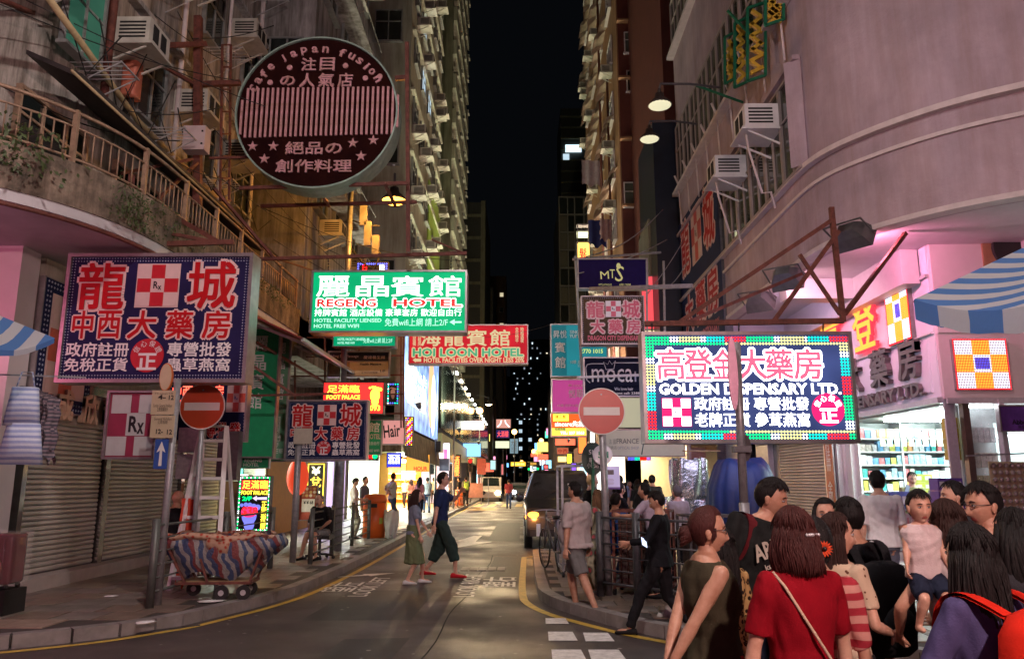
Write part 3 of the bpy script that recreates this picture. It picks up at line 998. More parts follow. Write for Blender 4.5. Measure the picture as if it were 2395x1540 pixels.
def cloth(w, h, m_, name='garment', sag=.05, seed=1, nx=8, nz=8):
 r = random.Random(seed)
 b = MB()
 vs = [(-w / 2 + w * i / nx, sag * math.sin(i * 1.7 + seed) + .02 * math.sin(j * 2.1), -h * j / nz * (1 - .08 * math.sin(i * 1.3))) for j in range(nz + 1) for i in range(nx + 1)]
 k = len(vs)
 vs2 = vs + [(x, y + .015, z) for x, y, z in vs]
 fs = []
 for j in range(nz):
  for i in range(nx):
   a = j * (nx + 1) + i
   fs += [(a, a + nx + 1, a + nx + 2, a + 1), (k + a, k + a + 1, k + a + nx + 2, k + a + nx + 1)]
 b.add(vs2, fs, 0, True)
 return b
for u, v, w, h, c, l in ((1397, 515, .75, 1.1, (.02, .03, .14), 'navy garment hanging from a pole on the red-brown block'),
       (1416, 512, .5, .9, (.4, .28, .27), 'pinkish garment hanging beside the navy one on the red-brown block'),
       (1382, 375, .8, 1.1, (.55, .52, .5), 'pale shirt hung out high on the red-brown block')):
 p = PY(u, v, 30)
 o = cloth(w, h, 0, seed=int(u)).build('laundry', mat('laundry_%d' % u, c, .8), None, (p.x, p.y, p.z), .2, label=l, cat='laundry')
R3 = block('office_tower', 'dark glass tower with a pale metal grid at the far right of the street', 12, 4.7, 86, 100, 0, 34.2, m_dgrey)
g_ = MB()
for k in range(16):
 g_.bb((4.65, 85.8, 2 + k * 2.15), (7.8, 85.95, 2.12 + k * 2.15))
for x in (4.7, 5.7, 6.5, 7.6):
 g_.bb((x - .05, 85.75, 0), (x + .05, 85.95, 34.3))
g_.build('facade_grid', mat('pale_grid', (.22, .21, .19), .5, .3), R3, world=True)
r = random.Random(8)
pnm = [mat('dim_panel', (.10, .095, .07), .5, var=.3), m_glassd]
for k in range(15):
 for x in (5.2, 6.1, 7.05):
  MB().bb((x - .4, 85.86, 2.2 + k * 2.15), (x + .4, 85.97, 4.0 + k * 2.15)).build('window_pane', pnm[0] if k % 3 == 0 or r.random() < .15 else pnm[1], R3, world=True)
R4 = block('office_tower', 'taller dark tower with a few cold lit rooms behind the gridded one', 14, 6.9, 118, 130, 0, 62, m_dgrey)
for k in range(18):
 MB().bb((6.8, 117.7, 28 + k * 1.9), (13, 117.95, 28.25 + k * 1.9)).build('floor_band', m_wolive, R4, world=True)
MB().bb((7.6, 117.6, 54.2), (10.2, 117.9, 55.4)).build('lit_window', glow('cold_room_light', (.7, .9, 1), 1.2), R4, world=True)
MB().bb((7.2, 117.6, 52.8), (8.2, 117.9, 53.8)).build('lit_window', m_win_cool, R4, world=True)
HT = thing('housing_tower', 'distant housing tower whose scattered lit windows sparkle between the rows', 'building', (6, 330, 0))
MB().bb((-4, 330, 0), (16, 345, 62)).build('wall', mat('night_grey_wall', (.02, .021, .024), .8, var=.2), HT, world=True)
r = random.Random(77)
wm = [MB().box((0, 0, 0), (.62, .2, .85)).mesh('lit_window', m_) for m_ in (glow('far_window_cool', (.7, .9, 1), 1.3), glow('far_window_warm', (1, .85, .6), 1.1), glow('far_window_dim', (.5, .6, .7), .5))]
for cx in (-1.5, 1.5, 5, 8.5, 12, 14.5):
 for k in range(27):
  if r.random() < (.62 if cx < 10 else .4):
   put('lit_window', wm[r.choice((0, 0, 1, 2, 2))], HT, rel(HT, (cx + r.choice((-.7, 0, .7)), 329.8, 3 + k * 2.2)), scale=(r.uniform(.5, 1.1), 1, r.uniform(.4, 1)))
MB().bb((-80, 400, -2), (90, 430, 55)).build('distant_hill', mat('night_hill', (.01, .012, .012), .9), kind='structure')
for i, (x0, x1, y, z, c) in enumerate(((-9, -3.6, 118, 14, (.06, .04, .03)), (-12, -4.2, 62, 8, (.05, .045, .04)), (3.2, 9, 72, 10, (.07, .05, .05)), (4.4, 11, 104, 15, (.05, .045, .05)), (-1.5, 5.5, 262, 22, (.03, .03, .035)))):
 o = block('street_building', ['dim block behind the stacked lamps on the left', 'low dark block past the green ledge on the left', 'low block behind the right shop signs', 'mid height dark block at the right end', 'dark block closing the far end of the street'][i], x1, x0, y, y + 15, 0, z, mat('far_wall_%d' % i, c, .8))
 floorsW(o, 'F', y - .05, x0 + .3, x1 - .3, 2, z, 2.9, 2.2, 1.2, 1.3, acp=0, lit=.35, seed=60 + i, litm=m_win_cool)
NB = thing('clad_building', 'narrow black-navy clad building between the red-brown block and the corner building', 'building', (5, 23, 0))
MB().bb((4.28, 23.0, 3.2), (12, 26, 12.9)).build('wall', m_navyw, NB, world=True)
MB().bb((5.3, 26, 2.8), (14, 34, 30)).build('wall', m_redbrown, NB, world=True)
MB().bb((4.2, 24, 2.9), (4.32, 26, 10)).bb((4.2, 25.6, 9.9), (4.9, 26.0, 10)).build('trim', m_wolive, NB, world=True)
def box_shop(name, label, x0, x1, y0, y1, z1, wall, lit, back, gx=None):
 """open fronted shop facing the street, side toward the camera closed"""
 o = thing(name, label, 'shop', ((x0 + x1) / 2, y0, 0.12))
 b = MB()
 b.bb((x0, y0, .12), (x0 + .1, y1, z1), 0).bb((x0, y0, z1), (x1, y1, z1 + .1), 0).bb((x0, y1 - .1, .12), (x1, y1, z1), 0).bb((x0, y0, .12), (x1, y0 + .06, z1), 0)
 b.bb((x0, y0, .125), (x1, y1, .14), 0)
 b.build('wall', wall, o, world=True)
 MB().bb((x0 + .2, y0 + .3, z1 - .06), (x1 - .2, y1 - .3, z1 - .01)).build('ceiling_light', lit, o, world=True)
 return o
m_warm_ceil = glow('warm_shop_light', (1, .70, .32), 30, samp=True)
m_cool_ceil = glow('cool_shop_light', (.9, 1, .82), 26, samp=True)
m_vio_ceil = glow('violet_shop_light', (.6, .45, 1), 9.0, samp=True)
m_shopw = mat('shop_wall_white', (.6, .58, .5), .6, var=.1)
m_shopo = mat('shop_wall_orange', (.62, .30, .05), .6, var=.1)
LS = []
for nm, lb, x0, x1, y0, y1, z1, w_, c_ in (
  ('cosmetics_shop', 'bright cosmetics shop behind the flashing foot massage board, cartons stacked at its door', -10.5, -7.0, 18.4, 21.6, 3.0, m_shopw, m_cool_ceil),
  ('snack_shop', 'shop with violet light behind the steel railings', -10.5, -7.0, 26.2, 31.5, 3.0, m_shopw, m_vio_ceil),
  ('grocery_shop', 'white lit shop with shelves of green bottles behind the orange bin', -10.5, -7.0, 32, 39, 2.95, m_shopw, m_cool_ceil),
  ('fruit_shop', 'amber lit juice shop crowded with customers', -10.5, -6.8, 40.5, 54, 2.9, m_shopo, m_warm_ceil)):
 LS.append(box_shop(nm, lb, x0, x1, y0, y1, z1, w_, c_, None))
MB().bb((-11, 21.7, .12), (-7.0, 26.1, 3.0)).build('orange_shopfront', m_shopo, None, label='orange painted shop wall behind the red paper lantern', cat='shopfront')
o = block('podium_building', 'lavender grey low block over the left shops behind the hanging signs', -6.6, -12, 28.1, 52, 3.35, 5.2, mat('lavender_render', (.40, .34, .42), .7, streak=.3))
o = block('podium_building', 'dim podium wall behind the green banners on the left', -6.95, -12, 17.8, 28, 3.1, 5.0, mat('stained_podium', (.30, .25, .20), .7, streak=.5, var=.5))
BC = thing('concrete_canopy', 'shabby stained concrete canopy under the blue billboard', 'canopy', (-4.4, 26.5, 3))
MB().bb((-6.9, 26.5, 3.05), (-4.0, 38, 3.42)).bb((-6.9, 26.48, 2.6), (-4.05, 26.6, 3.05)).build('slab', m_moss, BC, world=True)
MB().add([(-3.98, 26.4, 3.4), (-3.98, 37.8, 3.4), (-3.82, 37.8, 2.3), (-3.82, 26.4, 2.45), (-4.05, 26.4, 3.4), (-4.05, 37.8, 3.4), (-3.9, 37.8, 2.3), (-3.9, 26.4, 2.45)],
   [(0, 1, 2, 3)[::-1], (4, 5, 6, 7), (0, 4, 7, 3), (2, 6, 5, 1), (3, 7, 6, 2)]).build('dirty_valance', mat('dirty_canvas', (.40, .36, .24), .8, var=.5, scale=2, streak=.6), BC, world=True)
GB = thing('department_store', 'dark glass fronted building with a long green-lit ledge down the left side', 'building', (-5, 40, 0))
MB().bb((-12, 39.3, 4.0), (-4.2, 100, 8.5)).build('wall', m_dgrey, GB, world=True)
MB().bb((-12, 39.0, 3.02), (-3.9, 100, 3.98)).build('canopy', mat('canopy_green_light_tint', (.58, .64, .36), .5, var=.1), GB, world=True)  # green light from the signs is put into the canopy's base colour
for k in range(46):
 y = 40 + k * 1.3
 MB().bb((-4.15, y, 4.3), (-4.08, y + 1.15, 8.1)).build('window_pane', m_glassd, GB, world=True)
for k in range(14):
 MB().box((-4.05 - .0, 41 + k * 4.2, 8.45), (.12, .9, .12)).build('downlight', glow('downlight', (.95, 1, .85), 14, samp=True), GB, world=True)
MB().bb((-6.2, 39.1, 2.9), (-4.6, 44, 3.0)).build('soffit_light', glow('soffit_light', (.9, 1, .95), 14, samp=True), GB, world=True)
MB().bb((-6.9, 55, .12), (-5.6, 62, 3.0)).build('window_poster', glow('pink_white_poster', (1, .8, .85), 1.1), GB, world=True)
for k, (y, c) in enumerate(((64, (1, .25, .1)), (70, (.8, .9, 1)), (78, (1, .6, .3)), (88, (.5, .9, .9)), (98, (1, .3, .2)))):
 MB().bb((-6.0, y, .3), (-4.9, y + 4, 2.8)).build('shop_window', glow('far_shop_%d' % k, c, 1.9, samp=True), GB, world=True)
R5 = thing('shop_row', 'row of bright right-hand shops behind the bus stop crowd', 'shops', (6, 26, 0.12))
MB().bb((4.9, 31.5, .12), (9, 31.6, 3.0)).bb((8.9, 27, .12), (9, 31.5, 3)).bb((4.4, 27, 2.9), (9, 31.5, 3.0)).build('wall', m_shopw, R5, world=True)
MB().bb((4.6, 27.5, 2.8), (8, 31.2, 2.86)).build('ceiling_light', m_warm_ceil, R5, world=True)
MB().bb((5.55, 25.9, .12), (5.7, 26.9, 3.0)).build('shopfront_post', m_alu, R5, world=True)
MB().bb((6.6, 23.5, .12), (6.7, 26, 2.9)).build('shopfront_post', m_alu, R5, world=True)
MB().bb((5.7, 26.4, .12), (6.3, 26.5, 2.7)).build('roller_shutter', mat('pink_shutter', (.55, .36, .33), .4, .3), R5, world=True)
for k in range(34):
 MB().bb((5.72, 26.36, .2 + k * .075), (6.28, 26.41, .245 + k * .075)).build('shutter_slat', MC['pink_shutter'], R5, world=True)
MB().bb((6.35, 25.0, .12), (8.4, 25.1, 2.9)).build('roller_shutter', mat('slate_shutter', (.10, .10, .11), .4, .5), R5, world=True)
for k in range(36):
 MB().bb((6.37, 24.95, .2 + k * .075), (8.38, 25.0, .245 + k * .075)).build('shutter_slat', MC['slate_shutter'], R5, world=True)
for k, (y, c, e) in enumerate(((40, (1, .8, .55), 1.5), (46, (1, .95, .9), 1.8), (53, (1, .3, .2), 1.2), (60, (.5, .9, 1), 1.2), (70, (1, .8, .4), 1.2), (84, (.7, .8, 1), 1.0), (100, (1, .6, .3), 1.0))):
 MB().bb((5.0, y, .3), (5.4, y + 5, 2.9)).build('shop_window', glow('right_shop_%d' % k, c, e * 1.2, samp=True), R5, world=True)
MB().bb((4.6, 34.2, 3.0), (4.75, 66, 4.2)).build('shop_fascia', mat('dull_fascia', (.2, .1, .08), .5), R5, world=True)
for x0, x1, h in ((3.5, 4.5, 3.0),):
 pass
# ================================================================ STREET LAMPS (lit)
m_lampshell = mat('lamp_shell', (.06, .045, .04), .5, .4)
def hanging_lamp(loc, label, power, col, arm, lit=True, es=30, tilt=0, refl=None):
 o = thing('street_lamp', label, 'street lamp', loc, 0, 'street lamps along the road')
 x, y, z = loc
 prof = [(.05, .26), (.10, .24), (.12, .12), (.20, .06), (.27, -.02), (.30, -.06)]
 rings = [[(r * math.cos(2 * PI * k / 20), r * math.sin(2 * PI * k / 20), h) for k in range(20)] for r, h in prof]
 rings2 = [[(r * .9 * math.cos(2 * PI * k / 20), r * .9 * math.sin(2 * PI * k / 20), h - .015) for k in range(20)] for r, h in prof[3:]][::-1]
 b = MB()
 b.loft(rings + rings2, 0, True, True)
 b.cyl((0, 0, .24), (0, 0, .36), .045)
 b.build('lamp_shade', m_lampshell, o)
 rb = MB().ball((0, 0, -.0), (.285, .285, .10), 18, 8)
 rb.build('reflector', glow('lamp_bulb_%s' % label[:5], col, es) if lit else refl, o, (0, 0, -.055))
 ab = MB()
 pts = [(0, 0, .34), (.02 * arm[0], 0, .5), tuple(a * .5 for a in arm[:2]) + (.55 + arm[2] * .5,), (arm[0], arm[1], .5 + arm[2])]
 ab.tube(pts, .03, 6)
 ab.build('arm', m_dsteel, o)
 if lit and power:
  lamp('POINT', (0, 0, -.22), power, col, o, .14)
 return o
WARM = (1.0, .62, .28)
p = PY(922, 462, 17)
hanging_lamp(tuple(p), 'glowing amber street lamp hanging below the round cafe sign', 330, (1.0, .42, .06), (.0, .0, .1), es=5)
m_refl = glow('pale_lit_reflector', (1.0, .95, .62), .62)
for u, v, Y, l, sx in ((1543, 240, 14, 'upper of the two pendant lamps held out from the right corner building', 1.6), (1519, 320, 17, 'lower pendant lamp in front of the red-brown block', 1.5)):
 p = PY(u, v, Y)
 o = hanging_lamp(tuple(p), l, 0, (1, 1, 1), (sx, .3, .05), lit=False, refl=m_refl)
 o.scale = (.8, .8, .8)
 lamp('SPOT', (0, 0, -.12), 120, (1, .95, .75), o, .12, rot=(0, math.radians(28), 0), spot=2.4)
def post_lamp(x, y, z, col, power, label, es=26, r=.22):
 o = thing('lamp_post', label, 'lamp post', (x, y, 0), 0, 'globe lamps along the street')
 MB().cyl((0, 0, 0), (0, 0, z - .2), .09, .05, 8).cyl((0, 0, 0), (0, 0, .5), .14, .12, 8).build('pole', m_steel, o)
 MB().ball((0, 0, z), r, 12, 8).build('globe', glow('globe_%.1f_%.1f_%.1f' % col, col, es), o)
 MB().cyl((0, 0, z - .25), (0, 0, z - .15), .12, .16, 10).build('lamp_collar', m_dsteel, o)
 if power:
  lamp('POINT', (0, 0, z + .0), power, col, o, .3)
 return o
G = (1.0, .80, .38)
for u, v, Y, c, P_, l in ((1122, 960, 71, (1, .74, .38), 7500, 'yellow globe lamp on a post beyond the green-lit ledge'), (1203, 1009, 98, (1, .72, .3), 8000, 'amber globe lamp high above the middle of the far street'),
       (1266, 1030, 122, (1, .7, .3), 6000, 'amber globe lamp at the far right of the road'), (1248, 1055, 150, (1, .6, .2), 0, 'small amber globe lamp left of the far right one'),
       (1220, 1080, 190, (1, .6, .2), 0, 'tiny amber globe lamp over the yellow far sign'), (1257, 1062, 175, (1, .6, .2), 0, 'tiny amber globe lamp between two others')):
 p = PY(u, v, Y)
 post_lamp(p.x, p.y, p.z, (c[0], c[1] * .75, c[2] * .5), P_, l, es=7, r=.22 + Y * .0012)
p = PY(1143, 943, 64)
hanging_lamp(tuple(p), 'distant amber hanging lamp next to the yellow globe lamp', 4500, (1, .74, .40), (-1, 0, .2), es=12)
m_flood = mat('floodlight_casing', (.18, .18, .19), .4, .6)
def flood(x, y, z, tilt, az, col, power, label, es=10, spot=2.3, s=1.0, group=None):
 o = thing('floodlight', label, 'floodlight', (x, y, z), 0, group)
 R = Matrix.Rotation(az, 4, 'Z') @ Matrix.Rotation(tilt, 4, 'X')
 f = MB()
 f.loft([[(-.17 * k, -.10 * k, d), (.17 * k, -.10 * k, d), (.17 * k, .10 * k, d), (-.17 * k, .10 * k, d)] for k, d in ((.45 * s, .16 * s), (.8 * s, .08 * s), (1 * s, -.05 * s))], 0, False)
 f.bar((-.19 * s, 0, 0), (-.19 * s, 0, .22 * s), .02).bar((.19 * s, 0, 0), (.19 * s, 0, .22 * s), .02).bar((-.19 * s, 0, .22 * s), (.19 * s, 0, .22 * s), .02)
 a = f.build('casing', m_flood, o)
 a.rotation_euler = R.to_euler()
 l_ = MB().box((0, 0, -.056 * s), (.30 * s, .17 * s, .008)).build('lens', glow('flood_%.1f_%.1f_%.1f_%g' % (*col, es), col, es), o)
 l_.rotation_euler = R.to_euler()
 if power:
  l2 = lamp('SPOT', tuple(R @ Vector((0, 0, -.10 * s))), power, col, o, .08, spot=spot)
  l2.rotation_euler = R.to_euler()
 return o
FL = []
for x, y, c, P_, side, where in ((-3.6, 27.5, (1, .93, .66), 1700, 1, 'front edge of the stained concrete canopy'), (-3.2, 41, (.94, 1, .60), 3400, 1, 'near end of the green-lit ledge'), (-2.9, 55, (.98, .98, .6), 3600, 1, 'far stretch of the green-lit ledge'),
       (3.6, 36, (1, .74, .52), 3200, -1, 'frame by the red-brown block'), (3.3, 52, (1, .8, .58), 3500, -1, 'frame far along the red-brown block')):
 flood(x, y, 4.3, math.radians(168), side * PI / 2, c, P_, 'small uplighter fixed to the ' + where, es=3, spot=2.75, group='uplighters on the canopies')  # unseen uplighters, added to brighten the mid-street facades
hanging_lamp((-1.0, 4.2, 9.6), 'junction lamp hanging above the top of the picture', 1080, (1.0, .86, .82), (-1.5, 0, .6))  # assumed lamp out of view, added to light the junction and left facade
hanging_lamp((2.0, -2.6, 5.2), 'junction lamp behind the viewer', 1750, (1.0, .68, .61), (1.5, 0, .6))  # unseen lamp, assumed for the warm light on the near crowd
ASSUMED_SIGN = thing('neon_sign', 'large pink neon shop sign across the junction behind the viewer', 'neon sign', (-5.5, -9, 5.2), 0)  # unseen sign, assumed as the source of the pink tint over the street
MB().bb((-2.6, -.2, -1.0), (2.6, 0, 1.0)).build('cabinet', m_dsteel, ASSUMED_SIGN)
MB().bb((-2.5, 0, -.9), (2.5, .02, .9)).build('assumed_lit_face', glow('assumed_pink_sign_face', (1.0, .22, .48), 3.5, samp=True), ASSUMED_SIGN)
ASSUMED_SIGN = thing('neon_sign', 'red neon shop sign across the junction to the right behind the viewer', 'neon sign', (6.5, -6, 4.4), 0)  # out of view; assumed sign that adds red light from behind
MB().bb((-2.0, -.2, -.8), (2.0, 0, .8)).build('cabinet', m_dsteel, ASSUMED_SIGN)
MB().bb((-1.9, 0, -.7), (1.9, .02, .7)).build('assumed_lit_face', glow('assumed_red_sign_face', (1.0, .25, .34), 6.0, samp=True), ASSUMED_SIGN)
ASSUMED_SIGN = thing('neon_sign', 'pink neon sign hung from the left side street wall just outside the picture', 'neon sign', (-9.6, 6.3, 4.0), math.radians(180 - 40))  # unseen glowing sign, assumed and added to throw pink light on the column
MB().bb((-.75, .02, -.6), (.75, .2, .6)).build('cabinet', m_dsteel, ASSUMED_SIGN)
MB().bb((-.7, -.01, -.55), (.7, .02, .55)).build('assumed_lit_face', glow('assumed_rose_sign_face', (1.0, .20, .38), 11.0, samp=True), ASSUMED_SIGN)
MB().bar((-.9, .1, .7), (.9, .1, .7), .06).build('bracket', m_rust, ASSUMED_SIGN)
for x in (-5.5, 6.5):
 MB().box((x, -12.5 if x < 0 else -8.5, 6), (9, 5, 12)).build('building', m_wgrey, label='plain block across the junction behind the viewer, %s side' % ('left' if x < 0 else 'right'), cat='building')
# ================================================================ SIGNS
class Sign:
 def __init__(s, name, label, cat, u0, v0, u1, v1, Y, face, frame=None, depth=.22, rim=.03, group=None, rz=0.0, plane='Y', X=None, body=True):
  s.uc, s.vc = (u0 + u1) / 2, (v0 + v1) / 2
  if plane == 'Y':
   c = PY(s.uc, s.vc, Y)
   a, b = PY(u0, s.vc, Y), PY(u1, s.vc, Y)
   t, d = PY(s.uc, v0, Y), PY(s.uc, v1, Y)
   s.k = (b - a).length / (u1 - u0)
   s.kz = (t.z - d.z) / (v1 - v0)
   s.w, s.h = (b - a).length, t.z - d.z
  s.o = thing(name, label, cat, tuple(c), rz, group)
  w, h = s.w, s.h
  if body:
   MB().box((0, depth / 2 + .004, 0), (w - .004, depth, h - .004)).build('cabinet', frame or m_dsteel, s.o)
   f = MB()
   f.box((0, depth / 2 - .02, h / 2), (w + rim, depth + .05, rim)).box((0, depth / 2 - .02, -h / 2), (w + rim, depth + .05, rim))
   f.box((-w / 2, depth / 2 - .02, 0), (rim, depth + .046, h - rim)).box((w / 2, depth / 2 - .02, 0), (rim, depth + .046, h - rim))
   f.build('frame', frame or m_dsteel, s.o)
  MB().box((0, 0, 0), (w - rim, .008, h - rim)).build('face', face, s.o)
 def x(s, u):
  return (u - s.uc) * s.k
 def z(s, v):
  return (s.vc - v) * s.kz
 def t(s, st, u0, v0, u1, v1, m, bold=.012, out=None, pad=.05, depth=0.0, y=-.008, rot=0, name='lettering'):
  x, z, w, h = s.x((u0 + u1) / 2), s.z((v0 + v1) / 2), abs(u1 - u0) * s.k, abs(v1 - v0) * s.kz
  if out is not None:
   txt(st, x, z, w, h, out, s.o, y=y, bold=bold + pad, pad=pad, name='letter_outline', rot=rot)
   y -= .006
  txt(st, x, z, w, h, m, s.o, y=y, bold=bold, depth=depth, rot=rot, name=name)
 def r(s, u0, v0, u1, v1, m, y=-.006, d=.006, name='panel'):
  return MB().box((s.x((u0 + u1) / 2), y - d / 2, s.z((v0 + v1) / 2)), (abs(u1 - u0) * s.k, d, abs(v1 - v0) * s.kz)).build(name, m, s.o)
 def disc(s, u, v, ru, m, y=-.006, name='disc', n=32, rv=None):
  rv = rv or ru
  P = [(s.x(u) + ru * s.k * math.cos(2 * PI * i / n), s.z(v) + rv * s.kz * math.sin(2 * PI * i / n)) for i in range(n)]
  return MB().prism(P, y - .008, y).build(name, m, s.o)
 def checker(s, u0, v0, u1, v1, mr, mw, y=-.006, bm=None, rxm=None):
  e_ = .03 * (u1 - u0)
  s.r(u0 - e_, v0 - e_, u1 + e_, v1 + e_, bm or mw, y, .004, 'checker_border')
  a = MB()
  b = MB()
  for i in range(3):
   for j in range(3):
    x0, x1 = u0 + (u1 - u0) * i / 3, u0 + (u1 - u0) * (i + 1) / 3
    z0, z1 = v0 + (v1 - v0) * j / 3, v0 + (v1 - v0) * (j + 1) / 3
    (b if (i + j) % 2 == 0 else a).box((s.x((x0 + x1) / 2), y - .008, s.z((z0 + z1) / 2)), ((x1 - x0) * s.k, .008, (z1 - z0) * s.kz))
  a.build('checker_red', mr, s.o, kind='stuff')
  b.build('checker_white', mw, s.o, kind='stuff')
  uc, vc, d = (u0 + u1) / 2, (v0 + v1) / 2, (u1 - u0)
  s.t('R', uc - d * .10, vc - d * .10, uc + d * .02, vc + d * .08, rxm or m_blk, .05, y=y - .014)
  s.t('x', uc + d * .01, vc + d * .01, uc + d * .10, vc + d * .11, rxm or m_blk, .05, y=y - .014)
 def dots(s, u0, v0, u1, v1, pitch, rows, m, r=.35, colf=None, y=-.008):
  """rows of little lamps round a rectangle given in photo pixels"""
  b = MB()
  base = None
  P = []
  for k in range(rows):
   a0, b0, a1, b1 = u0 + k * pitch, v0 + k * pitch, u1 - k * pitch, v1 - k * pitch
   n = max(1, int((a1 - a0) / pitch))
   for i in range(n + 1):
    u = a0 + (a1 - a0) * i / n
    P += [(u, b0), (u, b1)]
   n = max(1, int((b1 - b0) / pitch))
   for i in range(1, n):
    v = b0 + (b1 - b0) * i / n
    P += [(a0, v), (a1, v)]
  q = pitch * r * s.k
  for u, v in P:
   x, z = s.x(u), s.z(v)
   mi = colf(u, v) if colf else 0
   b.add([(x - q, y, z), (x, y, z - q), (x + q, y, z), (x, y, z + q), (x, y - q * .7, z)], [(0, 1, 4), (1, 2, 4), (2, 3, 4), (3, 0, 4)], mi)
  return b.build('bulb', m, s.o, kind='stuff')
m_dotgrey = mat('unlit_bulb', (.35, .38, .50), .3, var=0)
m_purple_face = mat('navy_purple_face', (.016, .014, .070), .6, var=.4, scale=1, spec=.15)
m_redc = mat('checker_red_paint', (.50, .02, .03), .35, var=.1)
m_pkwhite = mat('aged_white_acrylic', (.66, .50, .48), .35, var=.12, scale=4)
m_sfr = mat('sign_frame_metal', (.34, .31, .32), .35, .6, var=.3)
DG = 'navy dragon dispensary boards'
def dragon(s, u0, v0, u1, v1, simple=False, dot=6.5):
 W_, H_ = (u1 - u0) / 425.0, (v1 - v0) / 293.0
 def q(a, b, c, d):
  return (u0 + (a - 158) * W_, v0 + (b - 595) * H_, u0 + (c - 158) * W_, v0 + (d - 595) * H_)
 s.t('龍', *q(186, 615, 290, 722), m_redch, .026, m_pinkout, .026, depth=.01)
 s.t('城', *q(440, 612, 548, 720), m_redch, .026, m_pinkout, .026, depth=.01)
 s.checker(*q(320, 618, 415, 716), m_redc, m_pkwhite)
 for c, a, d in (('中', 180, 226), ('西', 238, 290), ('大', 308, 372), ('藥', 396, 456), ('房', 480, 542)):
  s.t(c, *q(a, 727, d, 790), m_redch, .03, m_pinkout, .028)
 s.t('政府註冊', *q(170, 800, 314, 832), m_whch, .03)
 s.t('免稅正貨', *q(170, 836, 314, 866), m_whch, .03)
 s.t('專營批發', *q(403, 800, 548, 832), m_whch, .03)
 s.t('蟲草燕窩', *q(403, 836, 548, 866), m_whch, .03)
 c = q(358, 830, 358, 830)
 s.disc(c[0], c[1], 38 * W_, m_redc, y=-.007)
 s.t('正', *q(338, 826, 380, 862), m_whch, .05, y=-.018)
 for i, ch in enumerate('信心保證'):
  a = math.radians(150 - i * 40)
  x, y = 358 + 29 * math.cos(a), 831 - 29 * math.sin(a)
  s.t(ch, *q(x - 7, y - 7, x + 7, y + 7), m_whch, .01, y=-.018, rot=a - PI / 2)
 s.dots(*q(164, 602, 577, 882), dot * W_, 2, m_dotgrey, .30)
s = Sign('dispensary_sign', 'large navy sign with red 龍城 letters and red-white checker hanging over the left shutters', 'sign', 151, 595, 581, 888, 10.4, m_purple_face, m_sfr, .28, .05, DG)
dragon(s, 151, 595, 581, 888)
s = Sign('dispensary_sign', 'smaller navy 龍城 sign crossed by the lamp pole above the pavement railings', 'sign', 671, 936, 858, 1074, 15.0, m_navy, m_sfr, .2, .03, DG)
dragon(s, 671, 936, 858, 1074)
m_rf = mat('faded_maroon_panel', (.28, .03, .07), .4, var=.15)
m_wf = mat('grey_white_led_panel', (.46, .48, .48), .45, var=.1)
s = Sign('checker_sign', 'unlit square sign of maroon and white checks with Rx below the big navy sign', 'sign', 250, 915, 366, 1070, 10.5, m_rf, m_sfr, .12, .03)
for a, b in ((258, 922), (322, 922), (254, 1020), (318, 1020)):
 s.r(a, b, a + 45, b + 44, m_wf)
s.r(296, 965, 340, 1018, m_wf)
s.t('R', 302, 972, 324, 1010, m_blk, .06, y=-.014)
s.t('x', 322, 988, 338, 1014, m_blk, .06, y=-.014)
def wall_sign(name, label, cat, X, y0, y1, z0, z1, side, face, frame=None, depth=.1, group=None):
 """returns a Sign-like object lying on a wall of the street, local x runs along the wall as read from the street"""
 s = Sign.__new__(Sign)
 s.w, s.h = abs(y1 - y0), z1 - z0
 s.uc = s.vc = 0
 s.k = s.kz = 1
 s.o = thing(name, label, cat, (X, (y0 + y1) / 2, (z0 + z1) / 2), LR if side == 'L' else RR, group)
 MB().box((0, depth / 2 + .004, 0), (s.w, depth, s.h)).build('cabinet', frame or m_sfr, s.o)
 MB().box((0, 0, 0), (s.w - .04, .008, s.h - .04)).build('face', face, s.o)
 return s
s = wall_sign('lightbox', 'navy framed wall lightbox with an orange and white checker at the far left', 'lightbox', -6.86, 10.75, 12.2, 2.62, 4.55, 'L', m_navy, m_sfr)
s.dots(-.66, -.9, .66, .9, .07, 2, m_dotgrey, .3)
s.checker(-.5, -.72, .5, .72, mat('orange_acrylic', (.62, .12, .07), .35), m_pkwhite, rxm=mat('blue_letters', (.05, .08, .4)))
b = MB()
o = thing('fascia_letters', 'row of cream raised letters on dark blocks over the left shutter', 'shop letters', (-6.97, 12.1, 2.74), LR)
MB().box((0, .0, 0), (3.4, .04, .52)).build('backing', mat('lit_cream_backing', (.5, .42, .36), .5), o, (.9, .02, 0))
for i, ch in enumerate('成欣龍城'):
 MB().box((0, 0, 0), (.3, .1, .42)).build('letter_block', m_blk, o, (-.55 + i * .72, -.03, 0))
 txt(ch, -.62 + i * .72, 0, .42, .44, mat('cream_letters', (.70, .50, .36), .4), o, y=-.08, bold=.05, depth=.09, name='letter')
s = Sign('dispensary_sign', 'narrow navy board with glowing red lettering and an orange checker behind the no-entry disc', 'sign', 392, 893, 576, 1030, 13.4, m_navy, m_sfr, .15, .03)
m_redneon = glow('red_neon', (1, .09, .05), 3.2)
s.t('中西大藥房', 400, 900, 520, 930, m_redneon, .02)
s.t('DRAGON CITY', 420, 934, 520, 948, m_redneon, .02)
s.checker(530, 898, 572, 962, mat('orange_red_acrylic', (.6, .08, .05), .35), m_pkwhite, rxm=MC['blue_letters'])
s.t('專', 486, 988, 508, 1022, m_redch, .03, m_pinkout, .028)
s.t('批', 512, 988, 536, 1022, m_redch, .03, m_pinkout, .028)
s.t('發', 540, 988, 564, 1022, m_redch, .03, m_pinkout, .028)
s.dots(396, 897, 573, 1026, 7, 1, m_dotgrey, .3)
